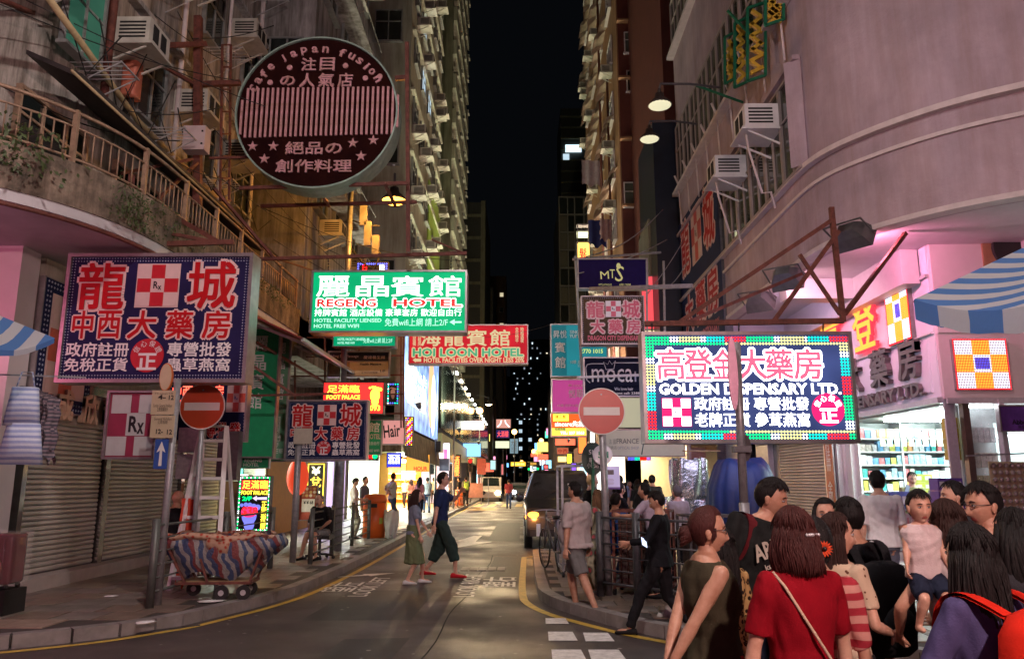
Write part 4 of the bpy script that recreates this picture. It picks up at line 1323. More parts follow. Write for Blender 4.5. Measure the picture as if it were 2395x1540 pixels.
o = thing('sign_edge', 'glowing green and red edge of a sign seen side-on beside the big navy sign', 'sign', tuple(PY(584, 740, 11.2)))
a = PY(584, 640, 11.2).z - PY(584, 740, 11.2).z
MB().bb((-.035, 0, -.35), (.035, .16, a)).build('green_edge', glow('green_edge_light', (.05, .62, .32), 1.4), o)
MB().bb((-.04, 0, -.98), (.03, .16, -.36)).build('red_edge', glow('red_edge_light', (1, .12, .16), 1.5), o)
for i in range(9):
 MB().box((0, -.006, .62 - i * .11), (.045, .008, .06)).build('letter', m_whch, o)
m_green = mat('green_banner', (.012, .34, .14), .45, var=.15)
m_green2 = mat('pale_green_banner', (.12, .36, .20), .45, var=.5, scale=1.2)
s = Sign('hotel_banner', 'tall dark green vertical banner with white 麗晶賓館 characters behind the navy sign', 'banner', 572, 765, 648, 1066, 15.6, m_green, m_sfr, .12, .03)
for i, ch in enumerate('麗晶賓館'):
 s.t(ch, 588 - i * 2, 784 + i * 45, 620 - i * 2, 820 + i * 45, m_whch, .02)
s = Sign('hotel_banner', 'narrower pale green vertical banner full of small white characters', 'banner', 628, 782, 672, 1070, 16.4, m_green2, m_sfr, .12, .03, rz=.12)
for i, ch in enumerate('麗晶賓館'):
 s.t(ch, 642, 800 + i * 36, 662, 826 + i * 36, m_whch, .02)
s.t('REGENG\nHOTEL', 634, 944, 668, 966, m_wolive, .02)
s.t('持牌賓館\n酒店設備\n豪華套房\n免費wifi上網\n請上2/F\nHOTEL FREE WIFI', 632, 972, 668, 1058, m_whch, .015)
s = Sign('hotel_plate', 'small tilted green plate reading REGENG HOTEL under the green banners', 'sign', 566, 1068, 630, 1094, 15.8, m_green, m_sfr, .05, .02)
s.t('REGENG', 572, 1072, 612, 1080, m_whch, .02)
s.t('HOTEL', 570, 1082, 606, 1090, m_whch, .02)
s = Sign('hotel_fascia', 'long dark green fascia reading REGENG over the bright cosmetics shop', 'sign', 632, 1052, 800, 1078, 17.9, m_green, m_sfr, .1, .02)
s.t('麗晶', 668, 1054, 700, 1066, mat('olive_letters', (.4, .42, .12)), .02)
s.t('REGENG', 660, 1068, 706, 1075, MC['olive_letters'], .02)
m_gface = glow('lit_green_face', (.0, .40, .15), .9, samp=True, var=.16)
m_gface2 = glow('lit_green_face_dim', (.0, .32, .14), .8, samp=True)
m_wlit = glow('lit_white_letters', (.88, 1.0, .94), 1.6, samp=True)
m_wlit2 = glow('lit_pale_letters', (.45, .90, .70), 1.0)
m_redl = mat('lit_red_letters', (.6, .02, .01), .4, var=0, emit=(.65, .01, .01), es=.7)
s = Sign('hotel_sign', 'glowing green box sign reading 麗晶賓館 REGENG HOTEL hung from a long bar', 'sign', 729, 634, 1090, 775, 14.0, m_gface, m_sfr, .35, .035)
for i, ch in enumerate('麗晶賓館'):
 a = (740, 832, 914, 1002)[i]
 s.t(ch, a, 645, a + 76, 693, m_wlit, .022)
s.t('REGENG', 742, 699, 880, 717, m_redl, .03, m_wlit, .05)
s.t('HOTEL', 920, 699, 1080, 717, m_redl, .03, m_wlit, .05)
s.t('持牌賓館 酒店設備 豪華套房 歡迎自由行', 737, 722, 1080, 739, m_wlit, .01)
s.t('HOTEL FACILITY LIENSED', 737, 744, 894, 753, m_wlit2, .02)
s.t('HOTEL FREE WIFI', 737, 757, 842, 766, m_wlit2, .02)
s.t('免費wifi上網 請上2/F', 902, 744, 1048, 762, m_wlit2, .015)
P = [(1052, 753), (1064, 746), (1064, 751), (1080, 751), (1080, 755), (1064, 755), (1064, 760)]
MB().prism([(s.x(a), s.z(b_)) for a, b_ in P], -.012, -.006).build('arrow', m_wlit2, s.o)
s = Sign('hotel_sign', 'lower strip of a second green REGENG box just below the bright green one', 'sign', 780, 770, 926, 810, 17.0, m_gface2, m_sfr, .25, .02)
s.t('持牌賓館 酒店設備 豪華套房 歡迎自由行', 786, 777, 922, 786, m_wlit, .02)
s.t('HOTEL FACILITY LIENSED', 790, 790, 852, 796, m_wlit2, .02)
s.t('HOTEL FREE WIFI', 790, 799, 830, 804, m_wlit2, .02)
s.t('免費wifi上網 請上2/F', 850, 790, 918, 802, m_wlit2, .01)
m_bluel = glow('blue_led', (.12, .14, 1), 2.2)
m_redled = glow('red_led', (1, .01, .01), 2.6, samp=True)
m_grnled = glow('green_led', (.0, 1, .20), 1.9, samp=True)
m_whled = glow('white_led', (.9, .97, 1), 2.4, samp=True)
m_yelled = glow('yellow_led', (1, .75, .05), 2.6)
m_cyled = glow('cyan_led', (.0, .95, .60), 1.9, samp=True)
m_paleled = glow('pale_yellow_led', (.95, .92, .25), 1.8, samp=True)
s = Sign('led_sign', 'little sign edged with blue dots peeping over the green hotel box', 'LED sign', 835, 614, 908, 640, 19, m_blk, m_dsteel, .15, .02)
s.dots(838, 617, 904, 645, 5, 1, m_bluel, .5)
s.t('日', 848, 619, 858, 633, m_redled, .03)
s.t('晚', 888, 618, 900, 633, m_whled, .03)
s = Sign('massage_sign', 'cream and black Health Massage board under the second green box', 'sign', 768, 822, 910, 880, 18, mat('cream_board', (.52, .42, .26), .5, var=.12), m_sfr, .15, .025)
s.r(770, 824, 908, 843, m_blk)
s.t('Hing Da Massage', 775, 829, 838, 837, m_pinkout, .0, y=-.014)
s.t('慶達養生館', 850, 831, 900, 839, m_pinkout, .0, y=-.014)
s.t('Health Massage', 842, 848, 892, 855, m_blk, .03)
s.t('正宗穴位按摩', 846, 868, 884, 873, m_blk, .0)
s.t('1/F', 890, 864, 902, 870, m_blk, .02)
s.r(772, 846, 818, 874, mat('brown_photo', (.38, .24, .12), .5, var=.6, scale=9))
m_rface = glow('lit_red_face', (1, .035, .03), 1.3, samp=True)
s = Sign('led_sign', 'red glowing FOOT PALACE sign with a yellow foot above the second navy board', 'LED sign', 756, 894, 897, 967, 17, m_rface, m_dsteel, .2, .02)
s.t('足滿臨', 765, 900, 840, 918, m_yelled, .01)
s.t('FOOT PALACE', 764, 923, 842, 933, m_yelled, .02)
s.t('12093', 852, 947, 890, 960, m_yelled, .02)
s.dots(758, 896, 895, 965, 4.5, 1, m_redled, .4)
def foot(s, u, v, w, h, m, name='foot_emblem', y=-.01):
 s.disc(u, v - h * .02, w * .33, m, y=y, rv=h * .30, name=name)
 s.disc(u + w * .02, v + h * .26, w * .23, m, y=y - .001, rv=h * .22, name=name)
 for i in range(5):
  s.disc(u - w * .36 + i * w * .18, v - h * (.33 + .05 * math.sin(i * .9 + .6)), w * (.08 + .012 * i), m, y=y - .002, name='toe', n=12)
foot(s, 877, 925, 34, 52, m_yelled)
s = Sign('led_sign', 'little dark sign with a foot and coloured dots right of the red FOOT PALACE sign', 'LED sign', 905, 895, 933, 945, 19, m_blk, m_dsteel, .1, .02)
s.dots(908, 898, 930, 942, 5, 1, [m_cyled, m_bluel, m_whled], .4, colf=lambda u, v: int(u * 7 + v * 3) % 3)
foot(s, 919, 918, 16, 30, m_pinkout)
s = Sign('led_board', 'standing board of flashing lights with a blue foot and $38 on the pavement', 'LED board', 556, 1113, 631, 1241, 15.3, m_blk, m_dsteel, .12, .02)
s.dots(559, 1116, 628, 1238, 4.8, 1, [m_grnled, m_whled], .42, colf=lambda u, v: int(u + v) % 2)
s.r(563, 1122, 625, 1144, m_rface)
s.t('足滿臨', 565, 1122, 625, 1142, m_yelled, .0, y=-.018)
s.t('FOOT PALACE', 563, 1146, 626, 1156, m_yelled, .03)
s.t('2/F', 566, 1160, 588, 1170, m_grnled, .03)
P = [(590, 1164), (600, 1158), (600, 1162), (624, 1161), (624, 1168), (600, 1167), (600, 1171)]
MB().prism([(s.x(a), s.z(b_)) for a, b_ in P], -.012, -.006).build('arrow', glow('lilac_led', (.7, .6, .9), 1.1), s.o)
m_bluefoot = glow('blue_foot_led', (.20, .22, .95), .95)
foot(s, 585, 1206, 52, 72, m_bluefoot)
s.disc(585, 1196, 19, glow('magenta_led', (.9, .05, .25), .8), y=-.022, rv=13)
s.t('$38', 568, 1184, 605, 1206, m_redled, .03, y=-.034)
s.t('正\n宗\n按\n摩', 612, 1172, 624, 1236, m_yelled, .03)
MB().cyl((-.2, .1, -s.h / 2 - .35), (-.2, .1, -s.h / 2), .03).cyl((.25, .3, -s.h / 2 - .4), (.2, .1, -s.h / 2), .015).build('stand', m_dsteel, s.o)
s = Sign('exchange_sign', 'black vertical money exchange sign with yellow-lit 兌換 characters', 'sign', 716, 1080, 760, 1215, 21, m_blk, m_dsteel, .15, .02)
m_yneon = glow('amber_neon', (1, .62, .06), 2.4)
s.t('¥', 726, 1090, 748, 1110, glow('lit_cream_letters', (1, .95, .55), 1.8), .03)
s.t('兌', 725, 1114, 750, 1138, m_yneon, .03)
s.t('換', 725, 1142, 750, 1164, MC['lit_cream_letters'], .03)
s.t('$', 728, 1170, 748, 1194, m_yneon, .04)
b = MB()
for a, c, d, e in ((719, 1083, 757, 1085), (719, 1210, 757, 1212), (718, 1083, 720, 1212), (755, 1083, 757, 1212)):
 b.box((s.x((a + d) / 2), -.02, s.z((c + e) / 2)), (abs(d - a) * s.k, .02, abs(e - c) * s.kz))
b.build('neon_tube', m_yneon, s.o)
s = Sign('menu_board', 'upright board of food photos standing beside the seated man', 'menu board', 700, 1135, 742, 1215, 20, mat('dark_red_board', (.28, .04, .02), .5), m_dsteel, .05, .02)
for i in range(4):
 for j in range(3):
  s.disc(708 + i * 9, 1142 + j * 8, 3.6, mat('dish_%d' % ((i + j) % 3), ((.5, .3, .1), (.6, .5, .4), (.3, .12, .05))[(i + j) % 3], .5), n=10, name='dish_photo')
s.r(706, 1166, 736, 1196, mat('price_list', (.7, .66, .6), .5))
s.t('¥ ¥ 68', 710, 1170, 733, 1178, m_blk, .03, y=-.014)
s = Sign('lantern', 'round red paper lantern hanging at the orange shop wall', 'lantern', 685, 1080, 702, 1150, 18.8, m_blk, m_blk, .02, .01, body=False)
rings = []
for i in range(11):
 t = i / 10
 r_ = .09 + .17 * math.sin(t * PI) ** .6
 rings.append([(r_ * math.cos(2 * PI * k / 16), .1 + r_ * math.sin(2 * PI * k / 16), .42 - .84 * t) for k in range(16)])
MB().loft(rings).build('shade', glow('red_paper_lantern', (.95, .08, .03), .55, samp=True), s.o)
cx, cy, RY = 741, 262, 13.0
c0 = PY(cx, cy, RY)
kk = (PY(cx + 100, cy, RY) - c0).length / 100
o = thing('round_sign', 'huge round rusty cafe sign with pink stripes, characters and stars on a dark disc', 'sign', tuple(c0))
m_disc = mat('rusted_black_disc', (.010, .003, .004), .95, spec=.02, var=.7, scale=2.2, bump=.2, noise_dark=(.028, .008, .006))
m_pnk = mat('faded_pink_tube', (.60, .30, .36), .5, var=.35, scale=9, noise_dark=(.40, .22, .17))
RD = 186 * kk
P = circle(0, 0, RD, 72)
MB().prism(P, 0, .02).build('face', m_disc, o)
rg = MB()
n = 72
for i in range(n):
 a0, a1 = 2 * PI * i / n, 2 * PI * (i + 1) / n
 q = [(RD * math.cos(a), RD * math.sin(a)) for a in (a0, a1)]
 q2 = [((RD + .03) * math.cos(a), (RD + .03) * math.sin(a)) for a in (a0, a1)]
 rg.add([(q[0][0], -.05, q[0][1]), (q[1][0], -.05, q[1][1]), (q2[1][0], -.05, q2[1][1]), (q2[0][0], -.05, q2[0][1]),
   (q[0][0], .45, q[0][1]), (q[1][0], .45, q[1][1]), (q2[1][0], .45, q2[1][1]), (q2[0][0], .45, q2[0][1])],
   [(0, 1, 2, 3)[::-1], (4, 5, 6, 7), (0, 4, 5, 1)[::-1], (3, 2, 6, 7)[::-1]])
rg.build('rim', mat('pale_green_rim', (.30, .42, .36), .5, .2, var=.3), o)
stripe_me = MB().box((0, -.015, 0), (5.2 * kk, .03, 1)).mesh('stripe', m_pnk)
for i in range(32):
 u = 566 + i * 11.75
 full = 0 < i < 31
 z0, z1 = ((203 - i * .1), 327 - i * .28) if full else (233 - (i > 0) * 12, 318 - (i > 0) * 16)
 put('stripe', stripe_me, o, ((u - cx) * kk, -.005, (cy - (z0 + z1) / 2) * kk), scale=(1, 1, (z1 - z0) * kk))
T_ = lambda st, u0, v0, u1, v1, rot=0, bold=.03: txt(st, ((u0 + u1) / 2 - cx) * kk, (cy - (v0 + v1) / 2) * kk, (u1 - u0) * kk, (v1 - v0) * kk, m_pnk, o, y=-.004, bold=bold, depth=.03, rot=rot)
arc = list('Cafejapanfusion')
angs = [158, 150, 142.5, 134, 121, 112, 103, 94, 85, 70.5, 62, 54, 46, 39.5, 31]
for ch, a in zip(arc, angs):
 a = math.radians(a)
 u, v = cx + 163 * math.cos(a), cy - 158 * math.sin(a)
 hh = 20 if ch in 'Cfjpi' else 16
 wd = 7 if ch in 'ij' else 15
 txt(ch, (u - cx) * kk, (cy - v) * kk, wd * kk, hh * kk, m_pnk, o, y=-.004, bold=.02, depth=.03, rot=a - PI / 2)
T_('注', 700, 126, 734, 158)
T_('目', 744, 126, 778, 158)
T_('の', 652, 172, 686, 196)
T_('人', 698, 166, 732, 200)
T_('氣', 742, 166, 778, 200)
T_('店', 788, 166, 822, 200)
T_('絕品の', 674, 338, 804, 368)
T_('創作料理', 654, 382, 828, 412)
b = MB()
for u, v in ((672, 150), (804, 146), (628, 188), (852, 178), (886, 174)):
 b.prism(circle((u - cx) * kk, (cy - v) * kk, 6.5 * kk, 14), -.03, -.004)
b.build('dot', m_pnk, o, kind='stuff')
for u, v in ((597, 348), (645, 348), (626, 379), (829, 341), (849, 373), (876, 334)):
 P = []
 for i in range(10):
  a, r_ = PI / 2 + i * PI / 5, (13 if i % 2 == 0 else 5) * kk
  P.append(((u - cx) * kk + r_ * math.cos(a), (cy - v) * kk + r_ * math.sin(a)))
 MB().prism(P, -.03, -.004).build('star', m_pnk, o)
m_rl = glow('lit_red_board', (.62, .015, .03), .62, samp=True, var=.25)
m_cream = glow('lit_cream_characters', (.75, .66, .38), .62)
m_greenl = mat('green_red_board_letters', (.02, .30, .16), .4, var=0, emit=(.03, .38, .2), es=.5)
s = Sign('hotel_sign', 'red HOI LOON HOTEL sign with cream brush characters in the middle of the street', 'sign', 957, 760, 1234, 850, 20, m_rl, m_sfr, .3, .03)
for i, ch in enumerate('海龍賓館'):
 a = (984, 1038, 1092, 1146)[i]
 s.t(ch, a, 771, a + 46, 808, m_cream, .03)
s.t('HOI LOON HOTEL', 966, 814, 1223, 833, m_greenl, .03, m_cream, .045)
s.t('HOTEL FACILITEIS OVER NIGHT LESS 20%', 992, 836, 1226, 847, m_cream, .03)
s.t('酒\n店\n設\n備', 965, 770, 973, 808, m_cream, .02)
s.t('純\n粹\n租\n房', 977, 770, 985, 808, m_cream, .02)
s.t('全\n日\n特\n平', 1205, 765, 1213, 801, m_cream, .02)
s.t('時\n租\n過\n夜', 1217, 765, 1225, 801, m_cream, .02)
P = [(966, 841), (973, 836), (973, 838), (986, 838), (986, 845), (973, 845), (973, 847)]
MB().prism([(s.x(a), s.z(b_)) for a, b_ in P], -.012, -.006).build('arrow', m_cream, s.o)
s = wall_sign('billboard', 'tall brightly lit blue and white advertising billboard on the left side', 'billboard', -4.0, 26.5, 37.8, 3.5, 7.4, 'L', glow('billboard_blue', (.25, .42, .85), 1.1, samp=True, var=.6), m_sfr, .3)
s.t('電訊數碼', -4.8, -1.6, -1.0, -.8, m_yelled, .03)
s.t('$128申請Mobile學卡\n迎新低日本全國通\n上網任用免漫遊費', -5.1, -.5, .8, 1.1, m_wlit, .02)
s.disc(2.6, -.1, 1.1, glow('poster_figure', (.9, .5, .25), 1.1), rv=1.6, name='poster_figure')
s.disc(3.4, .4, .8, glow('poster_figure_white', (1, .95, .9), 1.6), rv=1.4, name='poster_figure', y=-.016)
MB().box((0, .15, s.h / 2 + .1), (s.w, .3, .2)).build('top_lightbar', glow('billboard_top', (.95, 1, .95), 3, samp=True), s.o)
m_pinkface = glow('lit_pink_face', (.85, .36, .34), .55, samp=True)
s = Sign('salon_sign', 'pink Hair salon sign behind the orange bin', 'sign', 895, 982, 946, 1038, 22, m_pinkface, m_sfr, .2, .02)
s.t('Hair', 897, 992, 936, 1022, m_blk, .02, rot=.12)
s = Sign('hotel_plate', 'green 館 HOTEL panel partly hidden behind the second navy board', 'sign', 856, 982, 892, 1062, 20, m_green, m_sfr, .1, .02)
s.t('館', 862, 987, 887, 1010, m_whch, .02)
s.t('HOTEL', 858, 1014, 890, 1026, m_pinkout, .02)
s.t('迎自由行', 860, 1032, 888, 1040, m_whch, .01)
s.t('FREE WIFI', 860, 1050, 888, 1056, m_whch, .01)
s = Sign('led_sign', 'purple and orange striped LED column between the pink salon sign and the canopy', 'LED sign', 946, 974, 966, 1042, 26, m_blk, m_dsteel, .2, .02)
s.dots(949, 977, 963, 1039, 4, 3, [m_redled, m_yelled, glow('violet_led', (.6, .25, 1), 1.6)], .42, colf=lambda u, v: int((u + v) / 5) % 3)
s = Sign('led_sign', 'small red and green running text sign above the orange bin', 'LED sign', 856, 1057, 884, 1076, 21, m_blk, m_dsteel, .1, .02)
s.t('AOZ', 858, 1060, 872, 1072, m_redled, .03)
s.disc(877, 1066, 6, m_grnled)
s = Sign('led_sign', 'blue lit sign with bright white strokes over the shop door', 'LED sign', 905, 1058, 938, 1092, 27, glow('lit_blue_face', (.05, .06, .8), .9, samp=True), m_dsteel, .1, .02)
s.t('酒酒', 908, 1062, 935, 1084, m_whled, .02)
s = Sign('shop_sign', 'orange lit OUR sign over the amber juice shop', 'sign', 950, 1062, 1005, 1102, 33, glow('lit_orange_face', (1, .42, .06), 1.1, samp=True), m_dsteel, .1, .02)
s.t('HOUR', 968, 1090, 1000, 1100, m_redled, .05)
s.r(940, 1100, 972, 1120, m_wlit)
s = Sign('window_sign', 'bright white and violet poster panel under the green-lit ledge', 'sign', 1025, 1035, 1052, 1100, 40, glow('lit_white_poster', (.95, .85, 1), 1.5, samp=True), m_dsteel, .1, .02)
s.r(1038, 1050, 1046, 1090, glow('lit_magenta_poster', (.9, .2, .5), 1.0))
s = Sign('neon_sign', 'vertical orange-red neon strokes further under the ledge', 'neon sign', 1058, 1062, 1078, 1115, 48, m_dgrey, m_dsteel, .1, .02)
s.t('酒\n樓', 1062, 1066, 1074, 1112, glow('orange_neon', (1, .25, .05), 2.6), .04)
s = Sign('street_board', 'blue-grey blank traffic board seen from behind on the left pavement', 'traffic sign', 1028, 1072, 1050, 1100, 36, mat('blue_grey_board', (.25, .30, .45), .4), m_sfr, .03, .02)
for k, (u0, v0, u1, v1, Y, c, e, st, lc, l) in enumerate((
  (1160, 979, 1195, 1001, 120, (.75, .35, .28), .8, '八', (1, 1, 1), 'far pink and tan billboard above the dark street end'),
  (1160, 1004, 1192, 1024, 118, (.03, .03, .16), .6, '大酒樓', (1, .1, .1), 'far dark blue sign under the pink billboard'),
  (1158, 1030, 1192, 1048, 116, (.85, .9, .6), .9, '', (1, 1, 1), 'far pale lit screen with busy pattern'),
  (1192, 1025, 1212, 1060, 125, (.35, .55, .65), .5, '大廈\n出租', (.1, .1, .1), 'far pale blue vertical sign'),
  (1194, 1079, 1230, 1090, 105, (1, .55, .03), 1.5, '麻雀館', (1, .95, .3), 'far yellow lit horizontal sign'),
  (1235, 1080, 1262, 1087, 110, (.6, .3, .05), .8, '押', (1, .6, .1), 'far dim orange sign right of the yellow one'),
  (1146, 1075, 1160, 1098, 90, (.5, .8, .8), .9, '', (1, 1, 1), 'far pale green window sign at the left'),
  (1172, 1084, 1178, 1110, 95, (.8, .2, .2), .8, '', (1, 1, 1), 'far narrow red and white sign'),
  (1245, 1090, 1262, 1096, 100, (.6, .9, 1), 1.2, '', (1, 1, 1), 'far white strip sign over the van'),
  (1272, 1086, 1282, 1096, 60, (1, .1, .1), 1.4, '', (1, 1, 1), 'small red sign beside the van roof'))):
 s = Sign('far_sign', l, 'sign', u0, v0, u1, v1, Y, glow('far_sign_%d' % k, c, e, samp=True), m_dsteel, .3, .1)
 if st:
  s.t(st, u0 + 3, v0 + 3, u1 - 3, v1 - 3, glow('far_letters_%d' % k, lc, 1.2), .03)
m_tealA = glow('lit_teal_face', (.015, .20, .24), .75, samp=True, var=.1)
m_tealB = glow('lit_dark_teal', (.01, .13, .16), .7, samp=True)
s = Sign('hotel_sign', 'teal 昇悅賓館 guest house sign behind the dark dispensary board', 'sign', 1289, 758, 1420, 880, 19, m_tealA, m_sfr, .25, .03)
s.r(1292, 761, 1325, 877, m_tealB, y=-.005)
s.t('昇悅', 1294, 772, 1326, 790, m_whch, .01, y=-.02)
s.t('賓', 1298, 800, 1322, 824, m_whch, .02, y=-.02)
s.t('館', 1298, 834, 1322, 860, m_whch, .02, y=-.02)
s.t('SING\nYUET', 1332, 772, 1356, 790, m_whch, .02, y=-.02)
s.t('2770 1015', 1357, 816, 1410, 826, glow('lime_letters', (.6, .8, .2), .8), .02, y=-.02)
s.t('10樓 遠景大廈\n10/F', 1334, 842, 1380, 858, m_whch, .01, y=-.02)
s = Sign('hotel_sign', 'magenta 悅華 sign below the teal one, left of the no-entry disc', 'sign', 1291, 887, 1400, 964, 19, glow('lit_magenta_face', (.42, .05, .22), .8, samp=True), m_sfr, .25, .03)
s.t('悅華酒店', 1330, 910, 1398, 930, m_whch, .02)
s.t('時 HOUR', 1330, 897, 1366, 905, m_pinkout, .01)
s.t('10樓 遠景大廈', 1304, 944, 1352, 951, m_pinkout, .01)
s = Sign('shop_sign', 'orange and green Sincere sign with a telephone number', 'sign', 1289, 966, 1372, 1020, 21, glow('lit_orange_sign', (.9, .12, .02), 1.0, samp=True), m_sfr, .2, .02)
s.r(1290, 1000, 1371, 1018, glow('yellow_green_band', (.85, .75, .1), 1.0), y=-.005)
s.t('sincere先施', 1298, 984, 1366, 997, m_wlit, .04, y=-.012)
s.r(1294, 968, 1330, 984, m_yelled, y=-.01)
s.t('樓上髮', 1298, 970, 1324, 978, m_redch, .03, y=-.03)
s.t('TEL: 237 3563', 1310, 1008, 1366, 1015, m_wlit, .03, y=-.02)
s.t('租務熱線', 1298, 999, 1322, 1006, m_green, .03, y=-.02)
s = Sign('salon_sign', 'dark violet MTS sign with a pale olive emblem, topmost of the right signs', 'sign', 1352, 606, 1514, 674, 17, mat('violet_face', (.014, .007, .07), .7, var=.2, spec=.1), m_sfr, .2, .025)
m_olv = mat('olive_gold_letters', (.55, .55, .22), .4, var=0, emit=(.5, .5, .2), es=.35)
s.t('M', 1404, 634, 1424, 652, m_olv, .0, rot=.05)
s.t('T', 1426, 630, 1438, 650, m_olv, .0)
s.t('S', 1440, 622, 1458, 658, m_olv, .0, rot=-.15)
s.disc(1447, 622, 5, m_olv, rv=7)
s.t('MTS.HYNGUS', 1400, 663, 1430, 668, m_olv, .0)
s.t('6981 9608', 1448, 663, 1474, 668, m_olv, .0)
s = Sign('dispensary_sign', 'brown-black DRAGON CITY DISPENSARY sign with pink letters on the right side', 'sign', 1360, 693, 1506, 804, 15, mat('brown_black_face', (.022, .016, .012), .5, spec=.15, var=.6, scale=.9, noise_dark=(.10, .06, .02)), m_sfr, .25, .025)
m_rose = mat('rose_letters', (.60, .10, .16), .35, var=.1)
s.t('龍', 1374, 706, 1412, 742, m_rose, .035, m_pinkout, .045)
s.t('城', 1458, 704, 1496, 742, m_rose, .035, m_pinkout, .045)
s.checker(1418, 704, 1452, 740, m_rose, m_whch)
for i, ch in enumerate('大藥房'):
 s.t(ch, 1382 + i * 42, 748, 1412 + i * 42, 778, m_rose, .035, m_pinkout, .045)
s.t('DRAGON CITY DISPENSARY', 1374, 784, 1498, 796, m_rose, .03)
s.dots(1364, 697, 1502, 800, 5, 1, m_dotgrey, .25)
s = Sign('salon_sign', 'dark slate moca hair sign with a crown above the right no-entry disc', 'sign', 1366, 836, 1510, 926, 16, mat('slate_blue_face', (.010, .013, .032), .7, var=.2, spec=.1), m_sfr, .2, .025)
s.t('moca', 1384, 862, 1480, 893, m_whch, .0)
s.t('h', 1484, 868, 1500, 892, m_dotgrey, .0)
s.t('We love hair', 1436, 905, 1480, 912, m_whch, .02)
s.t('appointment call: 2388 47', 1404, 916, 1508, 923, m_whch, .02)
tb = MB()
def px3(s_, pts, y=-.015):
 return [(s_.x(a), y, s_.z(b_)) for a, b_ in pts]
tb.tube(px3(s, [(1380, 895), (1372, 888), (1370, 860), (1374, 852), (1384, 850), (1412, 850)]), .012, 5)
tb.tube(px3(s, [(1436, 848), (1508, 848)]), .012, 5)
tb.tube(px3(s, [(1418, 864), (1412, 846), (1422, 852), (1426, 843), (1432, 852), (1440, 843), (1436, 862), (1418, 864)]), .008, 5)
tb.build('crown_emblem', m_whch, s.o)
s = Sign('led_sign', 'glowing red panel behind the violet MTS sign near the red-brown block', 'sign', 1500, 645, 1575, 770, 24, glow('lit_coral_face', (1, .10, .12), .75, samp=True), m_sfr, .2, .03)
s.t('10:00am 電話', 1530, 762, 1566, 768, m_redch, .01)
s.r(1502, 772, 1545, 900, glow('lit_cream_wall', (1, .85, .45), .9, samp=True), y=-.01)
s = Sign('advert_board', 'black slim advert board with tiny pale print above the red panel', 'sign', 1512, 590, 1560, 640, 25, m_blk, m_sfr, .1, .02)
s.t('2739 5661', 1524, 630, 1552, 635, m_pinkout, .0)
s.t('壹號\n大廈', 1528, 598, 1546, 624, m_pinkout, .0)
s = Sign('advert_board', 'yellow and orange lit sign glowing high on the right below the dark tower', 'sign', 1350, 566, 1380, 640, 26, glow('lit_yellow_face', (1, .62, .12), 1.7, samp=True), m_sfr, .3, .03)
s.t('髮', 1355, 580, 1372, 606, m_redled, .03)
s.r(1350, 540, 1376, 556, glow('pale_yellow_lamp', (1, 1, .6), 1.6), y=-.005)
MB().bb((-.22, -.1, .95), (.2, .3, 1.0)).bb((-.22, -.1, 1.2), (.2, .3, 1.23)).bb((-.22, -.1, .5), (-.19, -.07, 1.2)).bb((.17, -.1, .5), (.2, -.07, 1.2)).build('frame_top', m_frame, s.o)
s = wall_sign('dispensary_sign', 'tall dark navy 龍城 大藥房 sign fixed flat along the corner building', 'sign', 4.93, 18.15, 22.8, 4.95, 9.35, 'R', m_navy, m_dsteel, .2)
for ch, x, z, w_, h_ in (('龍', -1.45, 1.25, 1.0, 1.55), ('城', 1.35, 1.25, 1.05, 1.6), ('大', -1.3, -.75, .9, 1.1), ('藥', .1, -.75, 1.0, 1.1), ('房', 1.4, -.75, 1.0, 1.1)):
 s.t(ch, x - w_ / 2, -z - h_ / 2, x + w_ / 2, -z + h_ / 2, m_redch, .035, m_pinkout, .04)
s.checker(-.6, -2.0, .5, -.45, m_redc, m_pkwhite)
s.t('DRAGON CITY DISPENSARY', -1.9, 1.55, 1.9, 1.95, m_rose, .02)
m_dk = glow('backlit_dark_blue_board', (.035, .05, .15), 1.0, var=.4)
s = Sign('led_sign', 'dazzling GOLDEN DISPENSARY sign ringed by green, yellow and red lights at the right', 'LED sign', 1507, 778, 1995, 1030, 11.0, m_dk, m_sfr, .3, .05)
def gcol(u, v):
 h = (u * 1.0 + v * 1.7 - 1507 - 1300) / 360.0
 f = h % 1.0
 if v < 800 or v > 1010:
  f = ((u - 1507) / 245.0 + (0 if v < 800 else .08)) % 1.0
 else:
  f = ((v - 800) / 230.0 + (.45 if u > 1700 else .1)) % 1.0
 return 0 if f < .25 else 3 if f < .33 else 1 if f < .55 else 3 if f < .6 else 4 if f < .8 else 2
s.dots(1515, 788, 1987, 1022, 7.2, 3, [m_grnled, m_paleled, m_redled, m_whled, m_cyled], .46, colf=gcol)
m_pinkl = glow('pink_lit_char', (1, .13, .24), 1.0)
m_whl = glow('blazing_white', (.93, .93, 1), 5.0, samp=True)
for i, ch in enumerate('高登金大藥房'):
 a = (1538, 1602, 1668, 1730, 1793, 1860)[i]
 wd = 56 if i != 2 else 44
 s.t(ch, a, 816, a + wd + 8, 886, m_pinkl, .034, m_whl, .028, y=-.01)
s.t('GOLDEN DISPENSARY LTD.', 1541, 896, 1966, 922, m_whl, .028)
m_mag = glow('magenta_lit', (1, .02, .18), .9)
s.checker(1548, 932, 1612, 994, m_mag, m_whl, bm=m_mag)
s.t('政府註冊 專營批發', 1622, 928, 1888, 958, m_whl, .018)
s.t('老牌正貨 參茸燕窩', 1622, 964, 1888, 996, m_whl, .018)
s.disc(1932, 957, 38, MC['magenta_lit'])
s.t('正', 1912, 956, 1952, 986, m_whl, .06, y=-.018)
for i, ch in enumerate('信心保證'):
 a = math.radians(150 - i * 40)
 x, y = 1932 + 28 * math.cos(a), 958 - 28 * math.sin(a)
 s.t(ch, x - 7, y - 7, x + 7, y + 7, m_whl, .02, y=-.018, rot=a - PI / 2)
